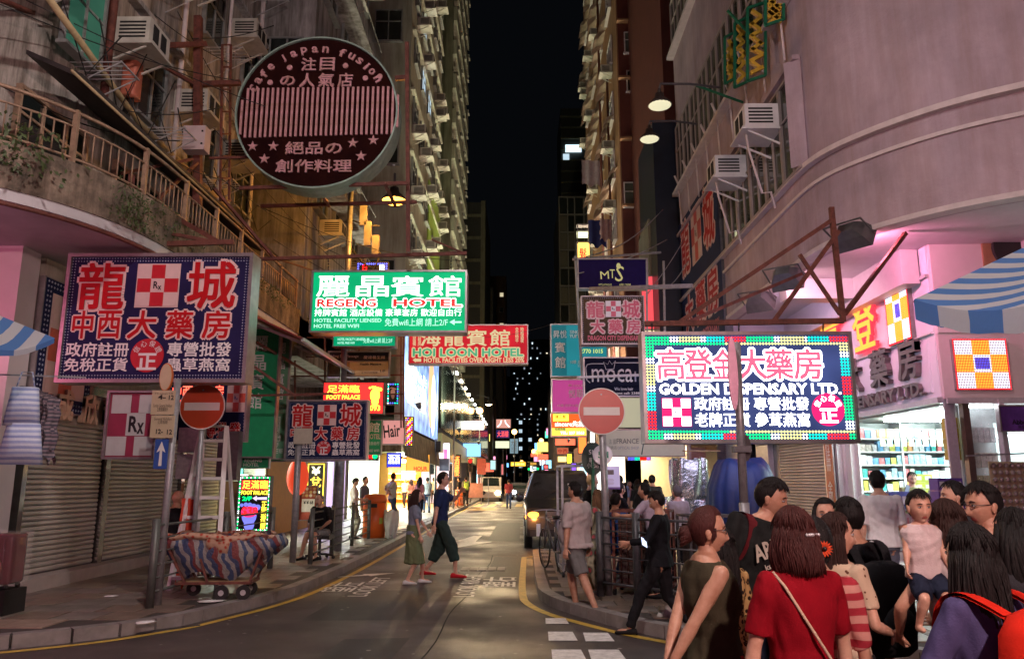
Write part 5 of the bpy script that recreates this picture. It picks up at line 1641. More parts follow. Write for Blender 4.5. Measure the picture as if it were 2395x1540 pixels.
MB().box((0, .32, 0), (s.w * .95, .01, s.h * .92)).build('back_face', glow('blue_white_back_face', (.66, .60, 1), 3.4, samp=True), s.o, label='lit rear face of the double-sided sign')
s = wall_sign('fascia_letters', 'grey raised 大藥房 and DISPENSARY LTD. letters on the white corner fascia', 'shop letters', 6.80, 12.7, 16.8, 3.05, 3.9, 'R', MC['white_fascia_panel'], MC['white_fascia_panel'], .02)
m_gch = mat('grey_metal_letters', (.20, .17, .17), .35, .5)
for ch, y0, y1 in (('大', 15.75, 15.15), ('藥', 14.65, 13.95), ('房', 13.55, 12.9)):
 xa, xb = (s.o.location.y - y0), (s.o.location.y - y1)
 txt(ch, (xa + xb) / 2, .22, xb - xa, .68, m_gch, s.o, y=-.01, bold=.03, depth=.1, name='letter')
txt('DISPENSARY LTD.', .25, -.33, 3.3, .24, m_gch, s.o, y=-.01, bold=.03, depth=.08, name='letter')
m_onl = glow('orange_led_glyph', (1, .36, .05), 1.5)
m_onr = glow('red_led_edge', (1, .03, .05), 1.6)
o = thing('led_character', 'glowing orange-red 登 character high on the white fascia', 'LED character', (6.76, 14.75, 4.62), RR)
txt('登', 0, 0, .95, 1.0, m_onr, o, y=0, bold=.035, depth=.06, name='letter_edge')
txt('登', 0, 0, .92, .97, m_onl, o, y=-.065, bold=.018, depth=.01, name='letter')
o = thing('led_character', 'edge of a glowing orange-red 高 character just behind the sign truss', 'LED character', (6.76, 16.35, 4.55), RR)
txt('高', 0, 0, .95, 1.0, m_onr, o, y=0, bold=.035, depth=.06, name='letter_edge')
txt('高', 0, 0, .92, .97, m_onl, o, y=-.065, bold=.018, depth=.01, name='letter')
def led_checker(name, label, loc, rz, w, h, n):
 o = thing(name, label, 'LED sign', loc, rz)
 MB().box((0, .06, 0), (w, .1, h)).build('cabinet', m_sfr, o)
 MB().box((0, .004, 0), (w - .01, .01, h - .01)).build('face', mat('led_backing', (.25, .08, .05), .5), o)
 q = w / n
 ms = [glow('orange_led', (1, .30, .03), 2.6, samp=True), glow('white_led_dim', (.75, .8, .95), 2.0, samp=True), glow('blue_led_dot', (.1, .1, .9), 1.3), m_onr]
 b = MB()
 nz = int(h / q)
 for i in range(n):
  for j in range(nz):
   x, z = -w / 2 + q * (i + .5), -h / 2 + h * (j + .5) / nz
   fx, fz = int(3 * i / n), int(3 * j / nz)
   mi = 1 if (fx + fz) % 2 == 0 else 0
   if fx == 1 and fz == 1 and abs(i - n / 2) < n * .12 and abs(j - nz / 2) < nz * .12:
    mi = 2
   if i in (0, n - 1) or j in (0, nz - 1):
    mi = 3
   r_ = q * .42
   b.add([(x - r_, -.002, z), (x, -.002, z - r_), (x + r_, -.002, z), (x, -.002, z + r_), (x, -.02, z)], [(0, 1, 4), (1, 2, 4), (2, 3, 4), (3, 0, 4)], mi)
 b.build('bulb', ms, o, kind='stuff')
 return o
led_checker('led_sign', 'upright orange and white LED checker beside the 登 character', (6.74, 13.47, 4.58), RR, .84, 1.12, 24)
pc = PY(2296, 851, 12.35)
o = led_checker('led_sign', 'square orange and white LED checker facing the junction above the dispensary counter', tuple(pc), 0, (PY(2360, 851, 12.35) - PY(2232, 851, 12.35)).length, PY(2296, 792, 12.35).z - PY(2296, 912, 12.35).z, 34)
o = wall_sign('banner', 'narrow orange vertical banner of white characters beside the roller shutter', 'banner', 6.78, 16.95, 17.4, .6, 2.85, 'R', mat('orange_banner', (.55, .17, .07), .5), m_sfr, .03)
o.t('政\n府\n註\n冊\n\n全\n國\n特\n約', -.12, -1.05, .12, 1.05, m_whch, .02)
s = Sign('poster', 'purple Abbott poster at the far right of the dispensary front', 'poster', 2336, 948, 2450, 1008, 12.3, mat('purple_poster', (.13, .05, .28), .4, var=.3), m_sfr, .05, .02)
s.t('Abbott', 2365, 980, 2410, 992, m_blk, .03)
s.t('雅培', 2378, 994, 2394, 1002, m_blk, .0)
s = Sign('shop_sign', 'long white FRANCE OPTICAL SHOP fascia behind the no-entry pole', 'sign', 1412, 1004, 1600, 1066, 24.5, mat('dull_white_fascia', (.55, .52, .46), .5, var=.08, emit=(.6, .55, .5), es=.22), m_sfr, .3, .03)
m_gtxt = mat('grey_letters', (.22, .22, .23), .5)
s.t('法 國', 1424, 1026, 1440, 1038, m_gtxt, .0)
s.t('FRANCE', 1442, 1025, 1494, 1037, m_gtxt, .01)
s.t('OPTICAL SHOP', 1444, 1043, 1494, 1050, m_dotgrey, .01)
s.t('眼鏡店', 1420, 1042, 1442, 1050, m_gtxt, .0)
tb = MB().tube(px3(s, [(1500, 1062), (1504, 1040), (1516, 1022), (1540, 1008)]), .02, 5)
tb.build('swoosh', mat('grey_blue_line', (.2, .3, .36)), s.o)
s = Sign('shop_sign', 'small red smartphone shop sign beside the wrapped mannequin stand', 'sign', 1576, 1078, 1608, 1088, 24.4, glow('small_red_face', (.85, .06, .05), .8), m_sfr, .05, .01)
s.t('Smartone', 1579, 1080, 1605, 1086, m_wlit, .02)
s = Sign('led_sign', 'thin rainbow LED strip under the optical shop fascia', 'LED sign', 1468, 1068, 1522, 1076, 26.5, m_blk, m_dsteel, .05, .01)
s.dots(1470, 1070, 1520, 1074, 3, 1, [m_bluel, m_cyled, m_redled, glow('violet_led', (.6, .25, 1), 1.6)], .5, colf=lambda u, v: int((u - 1470) / 14) % 4)
for k, (u0, v0, u1, v1, Y, c, e, l, st) in enumerate((
  (1302, 1046, 1330, 1062, 44, (.5, .12, .06), .7, 'rust-red board over the van roof', '中西'),
  (1304, 1066, 1326, 1080, 42, (1, .7, .2), 1.6, 'cream-yellow lightbox over the van roof', ''),
  (1326, 1060, 1338, 1084, 40, (.95, .8, .05), 1.2, 'yellow upright lightbox over the van', ''),
  (1336, 1082, 1348, 1100, 38, (.25, .1, .8), 1.0, 'violet lit panel above the van', ''),
  (1352, 1000, 1372, 1060, 36, (1, .22, .04), 1.2, 'tall orange-red lit panel left of the no-entry pole', ''),
  (1276, 1075, 1290, 1095, 62, (.3, .8, 1), 1.2, 'sky blue far shop window above the van', ''),
  (1380, 1008, 1392, 1066, 30, (1, .95, .85), 2.0, 'white vertical light tube behind the no-entry pole', ''),
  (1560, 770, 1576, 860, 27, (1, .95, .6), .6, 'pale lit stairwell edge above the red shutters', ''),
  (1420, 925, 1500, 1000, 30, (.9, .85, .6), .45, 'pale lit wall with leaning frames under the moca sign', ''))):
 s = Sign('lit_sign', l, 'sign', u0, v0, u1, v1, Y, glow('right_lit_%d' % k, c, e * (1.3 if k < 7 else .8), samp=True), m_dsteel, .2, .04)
 if st:
  s.t(st, u0 + 3, v0 + 3, u1 - 3, v1 - 3, m_redch, .03)
rf = random.Random(91)
cols_ = ((1, .12, .06), (1, .75, .15), (.9, .95, 1), (.1, .9, .5), (.95, .3, .5), (.2, .5, 1), (1, .5, .1))
names_ = ('red', 'amber', 'white', 'green', 'pink', 'blue', 'orange')
for i in range(40):
 Y = 58 + i * 4.2
 left = i % 2 == 0
 x = (-3.6 - rf.random() * 1.5) if left else (2.9 + rf.random() * 1.6)
 z = rf.uniform(2.9, 8.5)
 k = rf.randrange(7)
 w, h = rf.uniform(.8, 2.2), rf.uniform(.5, 1.8)
 o = thing('far_sign', '%s lit %s sign, %s of the far %s row' % (names_[k], 'upright' if h > w else 'wide', ('number %d counting away' % (i // 2 + 1)), 'left' if left else 'right'), 'sign', (x, Y, z), 0, 'small lit signs down the far street')
 MB().box((0, .1, 0), (w, .2, h)).build('cabinet', m_dsteel, o)
 MB().box((0, -.01, 0), (w * .95, .01, h * .93)).build('face', glow('far_face_' + names_[k], cols_[k], 1.7, samp=True), o)
 MB().bar((-w / 2, .1, h / 2 + .1), ((-6 if left else 6) - x, .1, h / 2 + .1), .06).build('bracket', m_dsteel, o)
o = thing('neon_lattice', 'green framed neon sign with tangled yellow strokes high on the right building', 'sign', (4.3, 14.6, 9.0))
m_gf = mat('green_sign_frame', (.01, .16, .08), .5, .2, var=.2)
m_ys = mat('yellow_sign_stroke', (.60, .38, .04), .45, var=.25)
quads = ((1695, 88, 1722, 196), (1718, 55, 1748, 205), (1748, 20, 1790, 190), (1790, -30, 1832, 60))
for k, (u0, v0, u1, v1) in enumerate(quads):
 Y = 15.6 - k * .9
 b = MB()
 y2 = MB()
 for dy in (0, .5):
  c = [PY(u0, v0, Y + dy), PY(u1, v0 - 14, Y + dy), PY(u1, v1 - 14, Y + dy), PY(u0, v1, Y + dy)]
  for i in range(4):
   b.bar(c[i], c[(i + 1) % 4], .05)
 for i in range(2):
  b.bar(PY(u0, (v0, v1)[i], Y), PY(u0, (v0, v1)[i], Y + .5), .04)
  b.bar(PY(u1, (v0, v1)[i] - 14, Y), PY(u1, (v0, v1)[i] - 14, Y + .5), .04)
 r = random.Random(k)
 for i in range(10):
  v = v0 + 6 + (v1 - v0 - 24) * i / 10
  ua, ub = u0 + 4 + r.random() * 6, u1 - 4 - r.random() * 6
  if i % 2:
   ua, ub = ub, ua
  y2.bar(PY(ua, v, Y + .02), PY(ub, v + 14 + r.random() * 10, Y + .02), .07)
 b.build('sign_frame', m_gf, o, world=True)
 y2.build('stroke', m_ys, o, world=True)
MB().bar((3.9, 15.6, PY(1700, 200, 15.6).z), (5.0, 15.9, PY(1700, 240, 15.9).z), .04).bar((4.2, 14, 10.9), (5, 14.4, 10.3), .04).build('bracket', m_gf, o, world=True)
# ================================================================ PEOPLE
TS = bpy.data.scenes.new('workbench')
TVL = TS.view_layers[0]
def fuse(mb, voxel, smooth=4, fac=.5):
 """melt overlapping closed shapes into one continuous surface; returns (co, quads)"""
 me = bpy.data.meshes.new('x')
 me.from_pydata(mb.v, [], mb.f)
 o = bpy.data.objects.new('x', me)
 TS.collection.objects.link(o)
 md = o.modifiers.new('r', 'REMESH')
 md.mode = 'VOXEL'
 md.voxel_size = voxel
 if smooth:
  sm = o.modifiers.new('s', 'SMOOTH')
  sm.iterations = smooth
  sm.factor = fac
 TVL.update()
 m2 = bpy.data.meshes.new_from_object(o.evaluated_get(TVL.depsgraph))
 n = len(m2.vertices)
 co = np.empty(n * 3)
 m2.vertices.foreach_get('co', co)
 nq = len(m2.polygons)
 lt = np.empty(nq, dtype=int)
 m2.polygons.foreach_get('loop_total', lt)
 vi = np.empty(len(m2.loops), dtype=int)
 m2.loops.foreach_get('vertex_index', vi)
 nor = np.empty(n * 3)
 m2.vertices.foreach_get('normal', nor)
 fs = []
 i = 0
 if (lt == 4).all():
  fs = vi.reshape(-1, 4)
 else:
  for k in lt:
   fs.append(tuple(vi[i:i + k]))
   i += k
 bpy.data.objects.remove(o)
 bpy.data.meshes.remove(me)
 bpy.data.meshes.remove(m2)
 return co.reshape(-1, 3), fs, nor.reshape(-1, 3)
def np_mesh(name, co, fs, mats, mi=None):
 me = bpy.data.meshes.new(name)
 me.from_pydata(co.tolist(), [], fs.tolist() if hasattr(fs, 'tolist') else fs)
 for m_ in (mats if isinstance(mats, (list, tuple)) else [mats]):
  me.materials.append(m_)
 if mi is not None:
  me.polygons.foreach_set('material_index', np.asarray(mi, dtype=np.int32))
 me.polygons.foreach_set('use_smooth', [True] * len(me.polygons))
 me.update()
 return me
def ell_ring(c, x, y, a, b, n=14, sq=0.0):
 out = []
 for i in range(n):
  t = 2 * PI * i / n
  ct, st = math.cos(t), math.sin(t)
  if sq:
   ct, st = math.copysign(abs(ct) ** (1 - sq), ct), math.copysign(abs(st) ** (1 - sq), st)
  out.append(c + x * (ct * a) + y * (st * b))
 return out
def limb(mb, pts, rad, n=12, flat=None):
 """closed tapered limb through joints; rad per point"""
 mb.tube(pts, list(rad), n)
 mb.ball(pts[0], rad[0], n, 6)
 mb.ball(pts[-1], rad[-1], n, 6)
def ik(a, c, l1, l2, pole):
 a, c = Vector(a), Vector(c)
 d = c - a
 L = min(d.length, (l1 + l2) * .999)
 dn = d.normalized()
 c = a + dn * L
 k = (l1 * l1 - l2 * l2 + L * L) / (2 * L)
 h = math.sqrt(max(0, l1 * l1 - k * k))
 p = Vector(pole)
 p = (p - dn * p.dot(dn))
 p = p.normalized() if p.length > 1e-5 else dn.orthogonal().normalized()
 return a + dn * k + p * h, c
SKIN = {}
def skinmat(kind):
 if kind not in SKIN:
  c = {'light': (.60, .37, .27), 'tan': (.50, .29, .20), 'dark': (.27, .145, .09), 'pale': (.62, .42, .33)}[kind]
  m_ = mat('skin_' + kind, c, .48, var=.22, scale=18, bump=.12, bscale=220, noise_dark=(c[0] * .82, c[1] * .68, c[2] * .62))
  m_.node_tree.nodes['Principled BSDF'].inputs['Subsurface Weight'].default_value = .08
  m_.node_tree.nodes['Principled BSDF'].inputs['Subsurface Radius'].default_value = (.02, .008, .005)
  SKIN[kind] = m_
 return SKIN[kind]
m_lip = mat('lips', (.36, .09, .075), .4, var=0)
m_eyew = mat('eye_white', (.62, .60, .58), .25, var=0)
m_iris = mat('iris', (.02, .012, .01), .15, var=0)
m_brow = mat('eyebrow', (.02, .014, .012), .8, var=0)
def head_co(p, child=False, male=True):
 """unit sphere direction -> face-shaped point. x right, y forward, z up; centre of the skull at 0"""
 x, y, z = p
 w = .076
 fw = .096 if y > 0 else .102
 hz = .118 if z > 0 else .122
 X, Y, Z = x * w, y * fw, z * hz
 t = max(0.0, -z)
 jaw = .34 if male else .42
 if child:
  jaw = .22
 X *= 1 - jaw * t ** 1.7
 if z < 0:
  if y > 0:
   Y *= 1 - .10 * t ** 2
  else:
   Y *= 1 - .55 * t ** 1.3
 X *= 1 + .05 * math.exp(-((z - .35) / .4) ** 2) * (1 if y < .3 else .3)
 if y > 0:
  fx = X / w
  front = max(0, y)
  def G(cx, cz, sx, sz):
   return math.exp(-((abs(fx) - cx) / sx) ** 2 - ((Z - cz) / sz) ** 2)
  Y -= .006 * math.exp(-((Z - .01) / .05) ** 2) * front
  Y += .005 * G(.30, .030, .35, .010) * (1 if male else .4)
  Y -= .011 * G(.42, .008, .20, .014)
  Y += .006 * G(.52, -.028, .22, .022)
  nz = max(0, min(1, (.018 - Z) / .052))
  wn = .13 + .10 * nz
  inside = 1 if -.046 < Z < .022 else math.exp(-((Z + .046) / .006) ** 2) if Z <= -.046 else math.exp(-((Z - .022) / .012) ** 2)
  Y += (.004 + .019 * nz ** 1.2) * math.exp(-(fx / wn) ** 2) * inside * (.6 if child else 1)
  Y += .007 * G(0, -.063, .26, .0055) + .008 * G(0, -.074, .24, .006)
  Y -= .004 * G(0, -.0685, .26, .003)
  Y -= .005 * G(0, -.086, .25, .006)
  Y += .008 * G(0, -.103, .30, .012)
 return Vector((X, Y, Z))
def head_mesh(mb, M, hi=True, child=False, male=True, s=1.0):
 """adds head (skin 0, lips 1, white 2, iris 3, brow 4) transformed by matrix M"""
 n, h = (56, 44) if hi else (20, 14)
 vs = []
 for j in range(h + 1):
  ph = PI * j / h
  for i in range(n):
   t = 2 * PI * i / n
   vs.append(head_co((math.sin(ph) * math.cos(t), math.sin(ph) * math.sin(t), math.cos(ph)), child, male))
 fs, mi = [], []
 for j in range(h):
  for i in range(n):
   a, b = j * n + i, j * n + (i + 1) % n
   fs.append((a, a + n, b + n, b))
   c = (vs[a] + vs[b + n]) / 2
   mi.append(1 if hi and c.y > .05 and abs(c.x) < (.021 if not child else .016) and -.079 < c.z < -.058 else 0)
 k = len(mb.v)
 mb.v.extend([tuple(M @ (v * s)) for v in vs])
 mb.f.extend([tuple(q + k for q in f) for f in fs])
 mb.m.extend(mi)
 mb.s.extend([True] * len(fs))
 def ad(c, r, m_, nn=10, hh=7):
  b = MB().ball(c, r, nn, hh)
  k = len(mb.v)
  mb.v.extend([tuple(M @ (Vector(v) * s)) for v in b.v])
  mb.f.extend([tuple(q + k for q in f) for f in b.f])
  mb.m.extend([m_] * len(b.f))
  mb.s.extend([True] * len(b.f))
 for sx in (-1, 1):
  ad((sx * .078, -.006, -.012), (.010, .018, .032), 0)
  ad((sx * .083, -.010, -.004), (.007, .017, .022), 0)
  if hi:
   ad((sx * .031, .0775, .006), (.0135, .010, .0062), 2)
   ad((sx * .031, .0835, .006), (.0058, .0055, .0058), 3)
   b = MB().tube([(sx * .014, .089, .027), (sx * .03, .0895, .032), (sx * .049, .079, .027)], [.0026, .0036, .002], 5)
   k = len(mb.v)
   mb.v.extend([tuple(M @ (Vector(v) * s)) for v in b.v])
   mb.f.extend([tuple(q + k for q in f) for f in b.f])
   mb.m.extend([4] * len(b.f))
   mb.s.extend([True] * len(b.f))
   b = MB().tube([(sx * .017, .082, .010), (sx * .031, .0885, .0135), (sx * .046, .080, .009)], [.0014, .0022, .0014], 5)
   k = len(mb.v)
   mb.v.extend([tuple(M @ (Vector(v) * s)) for v in b.v])
   mb.f.extend([tuple(q + k for q in f) for f in b.f])
   mb.m.extend([4] * len(b.f))
   mb.s.extend([True] * len(b.f))
def hand(mb, wrist, elbow, palm_n, curl=.35, s=1.0, right=True, n=6):
 """palm + five fingers; palm_n = direction the palm looks"""
 w, e = Vector(wrist), Vector(elbow)
 d = (w - e).normalized()
 pn = Vector(palm_n)
 pn = (pn - d * pn.dot(d)).normalized()
 side = d.cross(pn).normalized()         # across the palm
 if right:
  side = -side                        # thumb side
 L = .085 * s
 c = w + d * (L * .5)
 rings = []
 for t, a, b in ((-.15, .022, .019), (.1, .026, .018), (.45, .036, .016), (.85, .041, .014), (1.08, .038, .011)):
  rings.append(ell_ring(w + d * (L * t), side, pn, a * s, b * s, 10))
 mb.loft(rings)
 for i, (off, ln) in enumerate(((.030, .072), (.010, .080), (-.010, .075), (-.029, .058))):
  base = w + d * (L * .98) + side * (off * s)
  pts = [base - d * .012 * s]
  dd = d + side * (off * 1.6)
  a = 0
  p = base
  for j, fr in enumerate((.42, .33, .25)):
   a += curl * (.9 + .5 * j)
   v = (dd.normalized() * math.cos(a) + pn * math.sin(a)).normalized()
   p = p + v * (ln * fr * s)
   pts.append(p)
  mb.tube([pts[0], base] + pts[1:], [.0095 * s, .0092 * s, .0086 * s, .008 * s, .006 * s], n)
 tb = w + d * (L * .22) + side * (.026 * s)
 t1 = tb + (d * .6 + side * .75 + pn * .25).normalized() * .034 * s
 t2 = t1 + (d * .85 + side * .35 + pn * .4).normalized() * .030 * s
 mb.tube([tb - side * .012 * s, tb, t1, t2], [.013 * s, .0125 * s, .0105 * s, .0075 * s], n)
def fabric(name, col, var=.12, pat=None, c2=None, sc=30, c3=None, rough=.85):
 k = 'fabric_' + name
 if k in MC:
  return MC[k]
 m_ = mat(k, col, rough, var=var + .08, scale=9, bump=.18, bscale=160)
 nt = m_.node_tree
 N, L = nt.nodes, nt.links
 b = N['Principled BSDF']
 b.inputs['Specular IOR Level'].default_value = .12
 if pat:
  tc = N.new('ShaderNodeTexCoord')
  if pat == 'stripes':
   sp = N.new('ShaderNodeSeparateXYZ')
   L.new(tc.outputs['Object'], sp.inputs[0])
   nz = N.new('ShaderNodeTexNoise')
   nz.inputs['Scale'].default_value = 4
   L.new(tc.outputs['Object'], nz.inputs['Vector'])
   ad = N.new('ShaderNodeMath')
   ad.operation = 'MULTIPLY_ADD'
   L.new(nz.outputs['Fac'], ad.inputs[0])
   ad.inputs[1].default_value = .05
   L.new(sp.outputs['Z'], ad.inputs[2])
   mu = N.new('ShaderNodeMath')
   mu.operation = 'MULTIPLY'
   mu.inputs[1].default_value = sc
   L.new(ad.outputs[0], mu.inputs[0])
   fr = N.new('ShaderNodeMath')
   fr.operation = 'FRACT'
   L.new(mu.outputs[0], fr.inputs[0])
   src = fr.outputs[0]
   st = (.48, .52)
  else:
   vo = N.new('ShaderNodeTexVoronoi')
   vo.inputs['Scale'].default_value = sc
   L.new(tc.outputs['Object'], vo.inputs['Vector'])
   src = vo.outputs['Distance']
   st = {'dots': (.16, .20), 'leopard': (.24, .42), 'floral': (.26, .40)}[pat]
  cr = N.new('ShaderNodeValToRGB')
  e = cr.color_ramp.elements
  e[0].position, e[1].position = st
  e[0].color, e[1].color = (*c2, 1), (*col, 1)
  if pat == 'leopard':
   e[0].position, e[1].position = .16, .22
   e[0].color = (*(c3 or col), 1)
   e[1].color = (*c2, 1)
   x = e.new(.42)
   x.color = (*c2, 1)
   x = e.new(.5)
   x.color = (*col, 1)
  if pat == 'floral' and c3:
   x = e.new(.62)
   x.color = (*c3, 1)
  L.new(src, cr.inputs[0])
  L.new(cr.outputs[0], b.inputs['Base Color'])
 return m_
HAIRC = {'black': (.010, .008, .008), 'brown': (.032, .014, .011), 'auburn': (.055, .015, .013), 'blond': (.75, .55, .26), 'grey': (.12, .11, .10), 'dyed': (.14, .075, .04)}
def hairmat(c):
 k = 'hair_' + c
 if k in MC:
  return MC[k]
 m_ = mat(k, HAIRC[c], .55, var=.45, scale=3, spec=.2)
 nt = m_.node_tree
 N, L = nt.nodes, nt.links
 tc = N.new('ShaderNodeTexCoord')
 mp = N.new('ShaderNodeMapping')
 mp.inputs['Scale'].default_value = (90, 90, 6)
 L.new(tc.outputs['Object'], mp.inputs[0])
 nz = N.new('ShaderNodeTexNoise')
 nz.inputs['Scale'].default_value = 2.2
 nz.inputs['Detail'].default_value = 3
 L.new(mp.outputs[0], nz.inputs['Vector'])
 bp = N.new('ShaderNodeBump')
 bp.inputs['Strength'].default_value = .9
 bp.inputs['Distance'].default_value = .006
 L.new(nz.outputs['Fac'], bp.inputs['Height'])
 L.new(bp.outputs[0], N['Principled BSDF'].inputs['Normal'])
 return m_
def wrinkle(co, nor, amp, seed=0, f=1.0):
 """soft cloth folds"""
 x, y, z = co[:, 0], co[:, 1], co[:, 2]
 s = seed * 1.7
 a = np.sin(x * 31 * f + 9 * np.sin(z * 7 + s) + s) * np.sin(z * 17 * f + 6 * np.sin(y * 9 + s) + x * 12)
 b = np.sin((x + z * .6) * 55 * f + 5 * np.sin(y * 21 + s * 2)) * .5
 c = np.sin((y * 40 - z * 22) * f + 4 * np.sin(x * 19 + s))
 return co + nor * ((a + b + c * .6) * amp)[:, None]
def person(label, x, y, yaw=0.0, H=1.70, z0=0.0, near=0, male=True, build=1.0, belly=0.0, lean=0.0, side=0.0, sit=False,
   hl=(-.24, .02, .78), hr=(.24, .02, .78), fl=(-.10, -.02, 0), fr=(.10, .04, 0), pelvis=None, headyaw=0.0, nod=0.0, tiltx=0.0,
   el=(-.4, -1, -.3), er=(.4, -1, -.3), kn=(0, 1, 0), skin='tan', hair='black', hs='short', top=None, sleeve=.28, toplen=0.0, bottom='trousers',
   bmat_=None, blen=1.0, shoes=None, glasses=False, collar=.0, curl=.35, pl=(1, .2, 0), pr=(-1, .2, 0), child=False, cat='person', group=None,
   face=True, sleeveless=False, hem_flare=0.0, shoe_r=1.0):
 """yaw 0 looks away from the camera (+y), positive turns left. All local lengths are for a 1.75 m body."""
 S = H / 1.735
 o = thing('person', label, cat, (x, y, z0), yaw, group)
 vox = {2: .0098, 1: .0155, 0: .026}[near]
 hi = near >= 1 and face
 g = build * (1.0 if male else .93)
 sh = (.178 if male else .152) * (.75 if child else 1)
 hw = .088 if male else .092
 P0 = Vector(pelvis) if pelvis else Vector((0, 0, .93))
 R = Matrix.Rotation(-lean, 3, 'X') @ Matrix.Rotation(side, 3, 'Y')
 def T(p):          # torso point, given relative to standing pose
  return P0 + R @ (Vector(p) - Vector((0, 0, .93)))
 X, Yv = R @ Vector((1, 0, 0)), R @ Vector((0, 1, 0))
 bust = 0 if male or child else .022
 prof = [(.84, .135, .10, -.01), (.90, .165, .118, -.012), (.96, .162, .115, -.005), (1.04, .140 if male else .125, .100, .004), (1.12, .142 if male else .126, .098, .006),
   (1.22, .158 if male else .140, .108 + bust * .8, .004 + bust * .5), (1.30, .170 if male else .150, .112 + bust * .6, 0 + bust * .4), (1.38, .180 if male else .158, .098, -.006),
   (1.425, .158 if male else .135, .080, -.012), (1.46, .098, .066, -.012), (1.495, .064, .060, -.006)]
 def torso(mb, grow=0.0, z_lo=0, z_hi=9, extra=None):
  rings = []
  for (z, a, b, dy) in prof:
   if z < z_lo or z > z_hi:
    continue
   bl = belly * math.exp(-((z - 1.07) / .12) ** 2)
   k = grow if z < 1.42 else grow * .7
   a2, b2 = a * g + bl * .5 + k, b * g + bl * .6 + k
   if extra:
    a2, b2 = a2 + extra(z), b2 + extra(z)
   rings.append(ell_ring(T((0, dy + bl * .45, z)), X, Yv, a2, b2, 18, .10))
  mb.loft(rings)
 nb = T((0, -.004, 1.46))
 HC = nb + R @ Vector((0, .026, .152 if not child else .185))
 Hs = 1.0 if not child else 1.45
 MH = Matrix.Translation(HC) @ (Matrix.Rotation(headyaw, 4, 'Z') @ Matrix.Rotation(-nod, 4, 'X') @ Matrix.Rotation(tiltx, 4, 'Y'))
 arms = []
 lk = .72 if child else 1.0
 for sx, hnd, pole in ((-1, hl, el), (1, hr, er)):
  sp = T((sx * sh * (1 + (g - 1) * .5), -.012, 1.405))
  if hnd is None:
   continue
  hv = P0 + (Vector(hnd) - Vector((0, 0, .93)))
  e, w = ik(sp, hv, .285 * lk, .255 * lk, pole)
  arms.append((sx, sp, e, w))
 legs = []
 for sx, ft in ((-1, fl), (1, fr)):
  hp = P0 + Vector((sx * hw, 0, -.03))
  if ft is None:
   continue
  k, a = ik(hp, Vector(ft) + Vector((0, 0, .085)), .435 * lk, .425 * lk, kn)
  legs.append((sx, hp, k, a, Vector(ft)))
 fw = .9 if not male else 1.0
 mb = MB()
 torso(mb)
 mb.tube([T((0, -.01, 1.44)), nb, HC + R @ Vector((0, -.012, -.05))], [.062 * fw * g, .055 * fw, .054 * fw], 14)
 hands = MB()
 for sx, sp, e, w in arms:
  gg = (.5 + .5 * g) * fw
  limb(mb, [sp, sp.lerp(e, .25), sp.lerp(e, .6), e], [.050 * gg, .050 * gg, .044 * gg, .037 * gg])
  limb(mb, [e, e.lerp(w, .25), e.lerp(w, .7), w], [.037 * gg, .040 * gg, .031 * gg, .024 * gg])
  hand(hands, w, e, pl if sx < 0 else pr, curl, (1.0 if male else .9), right=sx > 0, n=6 if near else 4)
 for sx, hp, k, a, ft in legs:
  gg = (.5 + .5 * g)
  limb(mb, [hp, hp.lerp(k, .3), hp.lerp(k, .7), k], [.088 * gg, .082 * gg, .066 * gg, .054 * gg])
  limb(mb, [k, k.lerp(a, .3), k.lerp(a, .7), a], [.054 * gg, .056 * gg, .040 * gg, .034 * gg])
  mb.ball(ft + Vector((0, .05, .04)), (.042, .115, .034), 10, 6)
  mb.ball(ft + Vector((0, -.02, .045)), (.036, .05, .045), 10, 6)
 co, fs, nor = fuse(mb, vox * 1.4, 3)
 bd = MB()
 bd.v = [tuple(p) for p in (co).tolist()]
 bd.f = [tuple(q) for q in (fs.tolist() if hasattr(fs, 'tolist') else fs)]
 bd.m = [0] * len(bd.f)
 bd.s = [True] * len(bd.f)
 k = len(bd.v)
 bd.v += hands.v
 bd.f += [tuple(i + k for i in f) for f in hands.f]
 bd.m += [0] * len(hands.f)
 bd.s += [True] * len(hands.f)
 head_mesh(bd, MH, hi, child, male, Hs)
 bd.v = [(p[0] * S, p[1] * S, p[2] * S) for p in bd.v]
 bd.build('body', [skinmat(skin), m_lip, m_eyew, m_iris, m_brow], o)
 def garment(mb, name, m_, amp=.0042, v=None, f=.6):
  co, fs, nor = fuse(mb, (v or vox), 3)
  co = wrinkle(co, nor, amp, hash(label) % 17, f) * S
  return put(name, np_mesh(name, co, fs, m_), o)
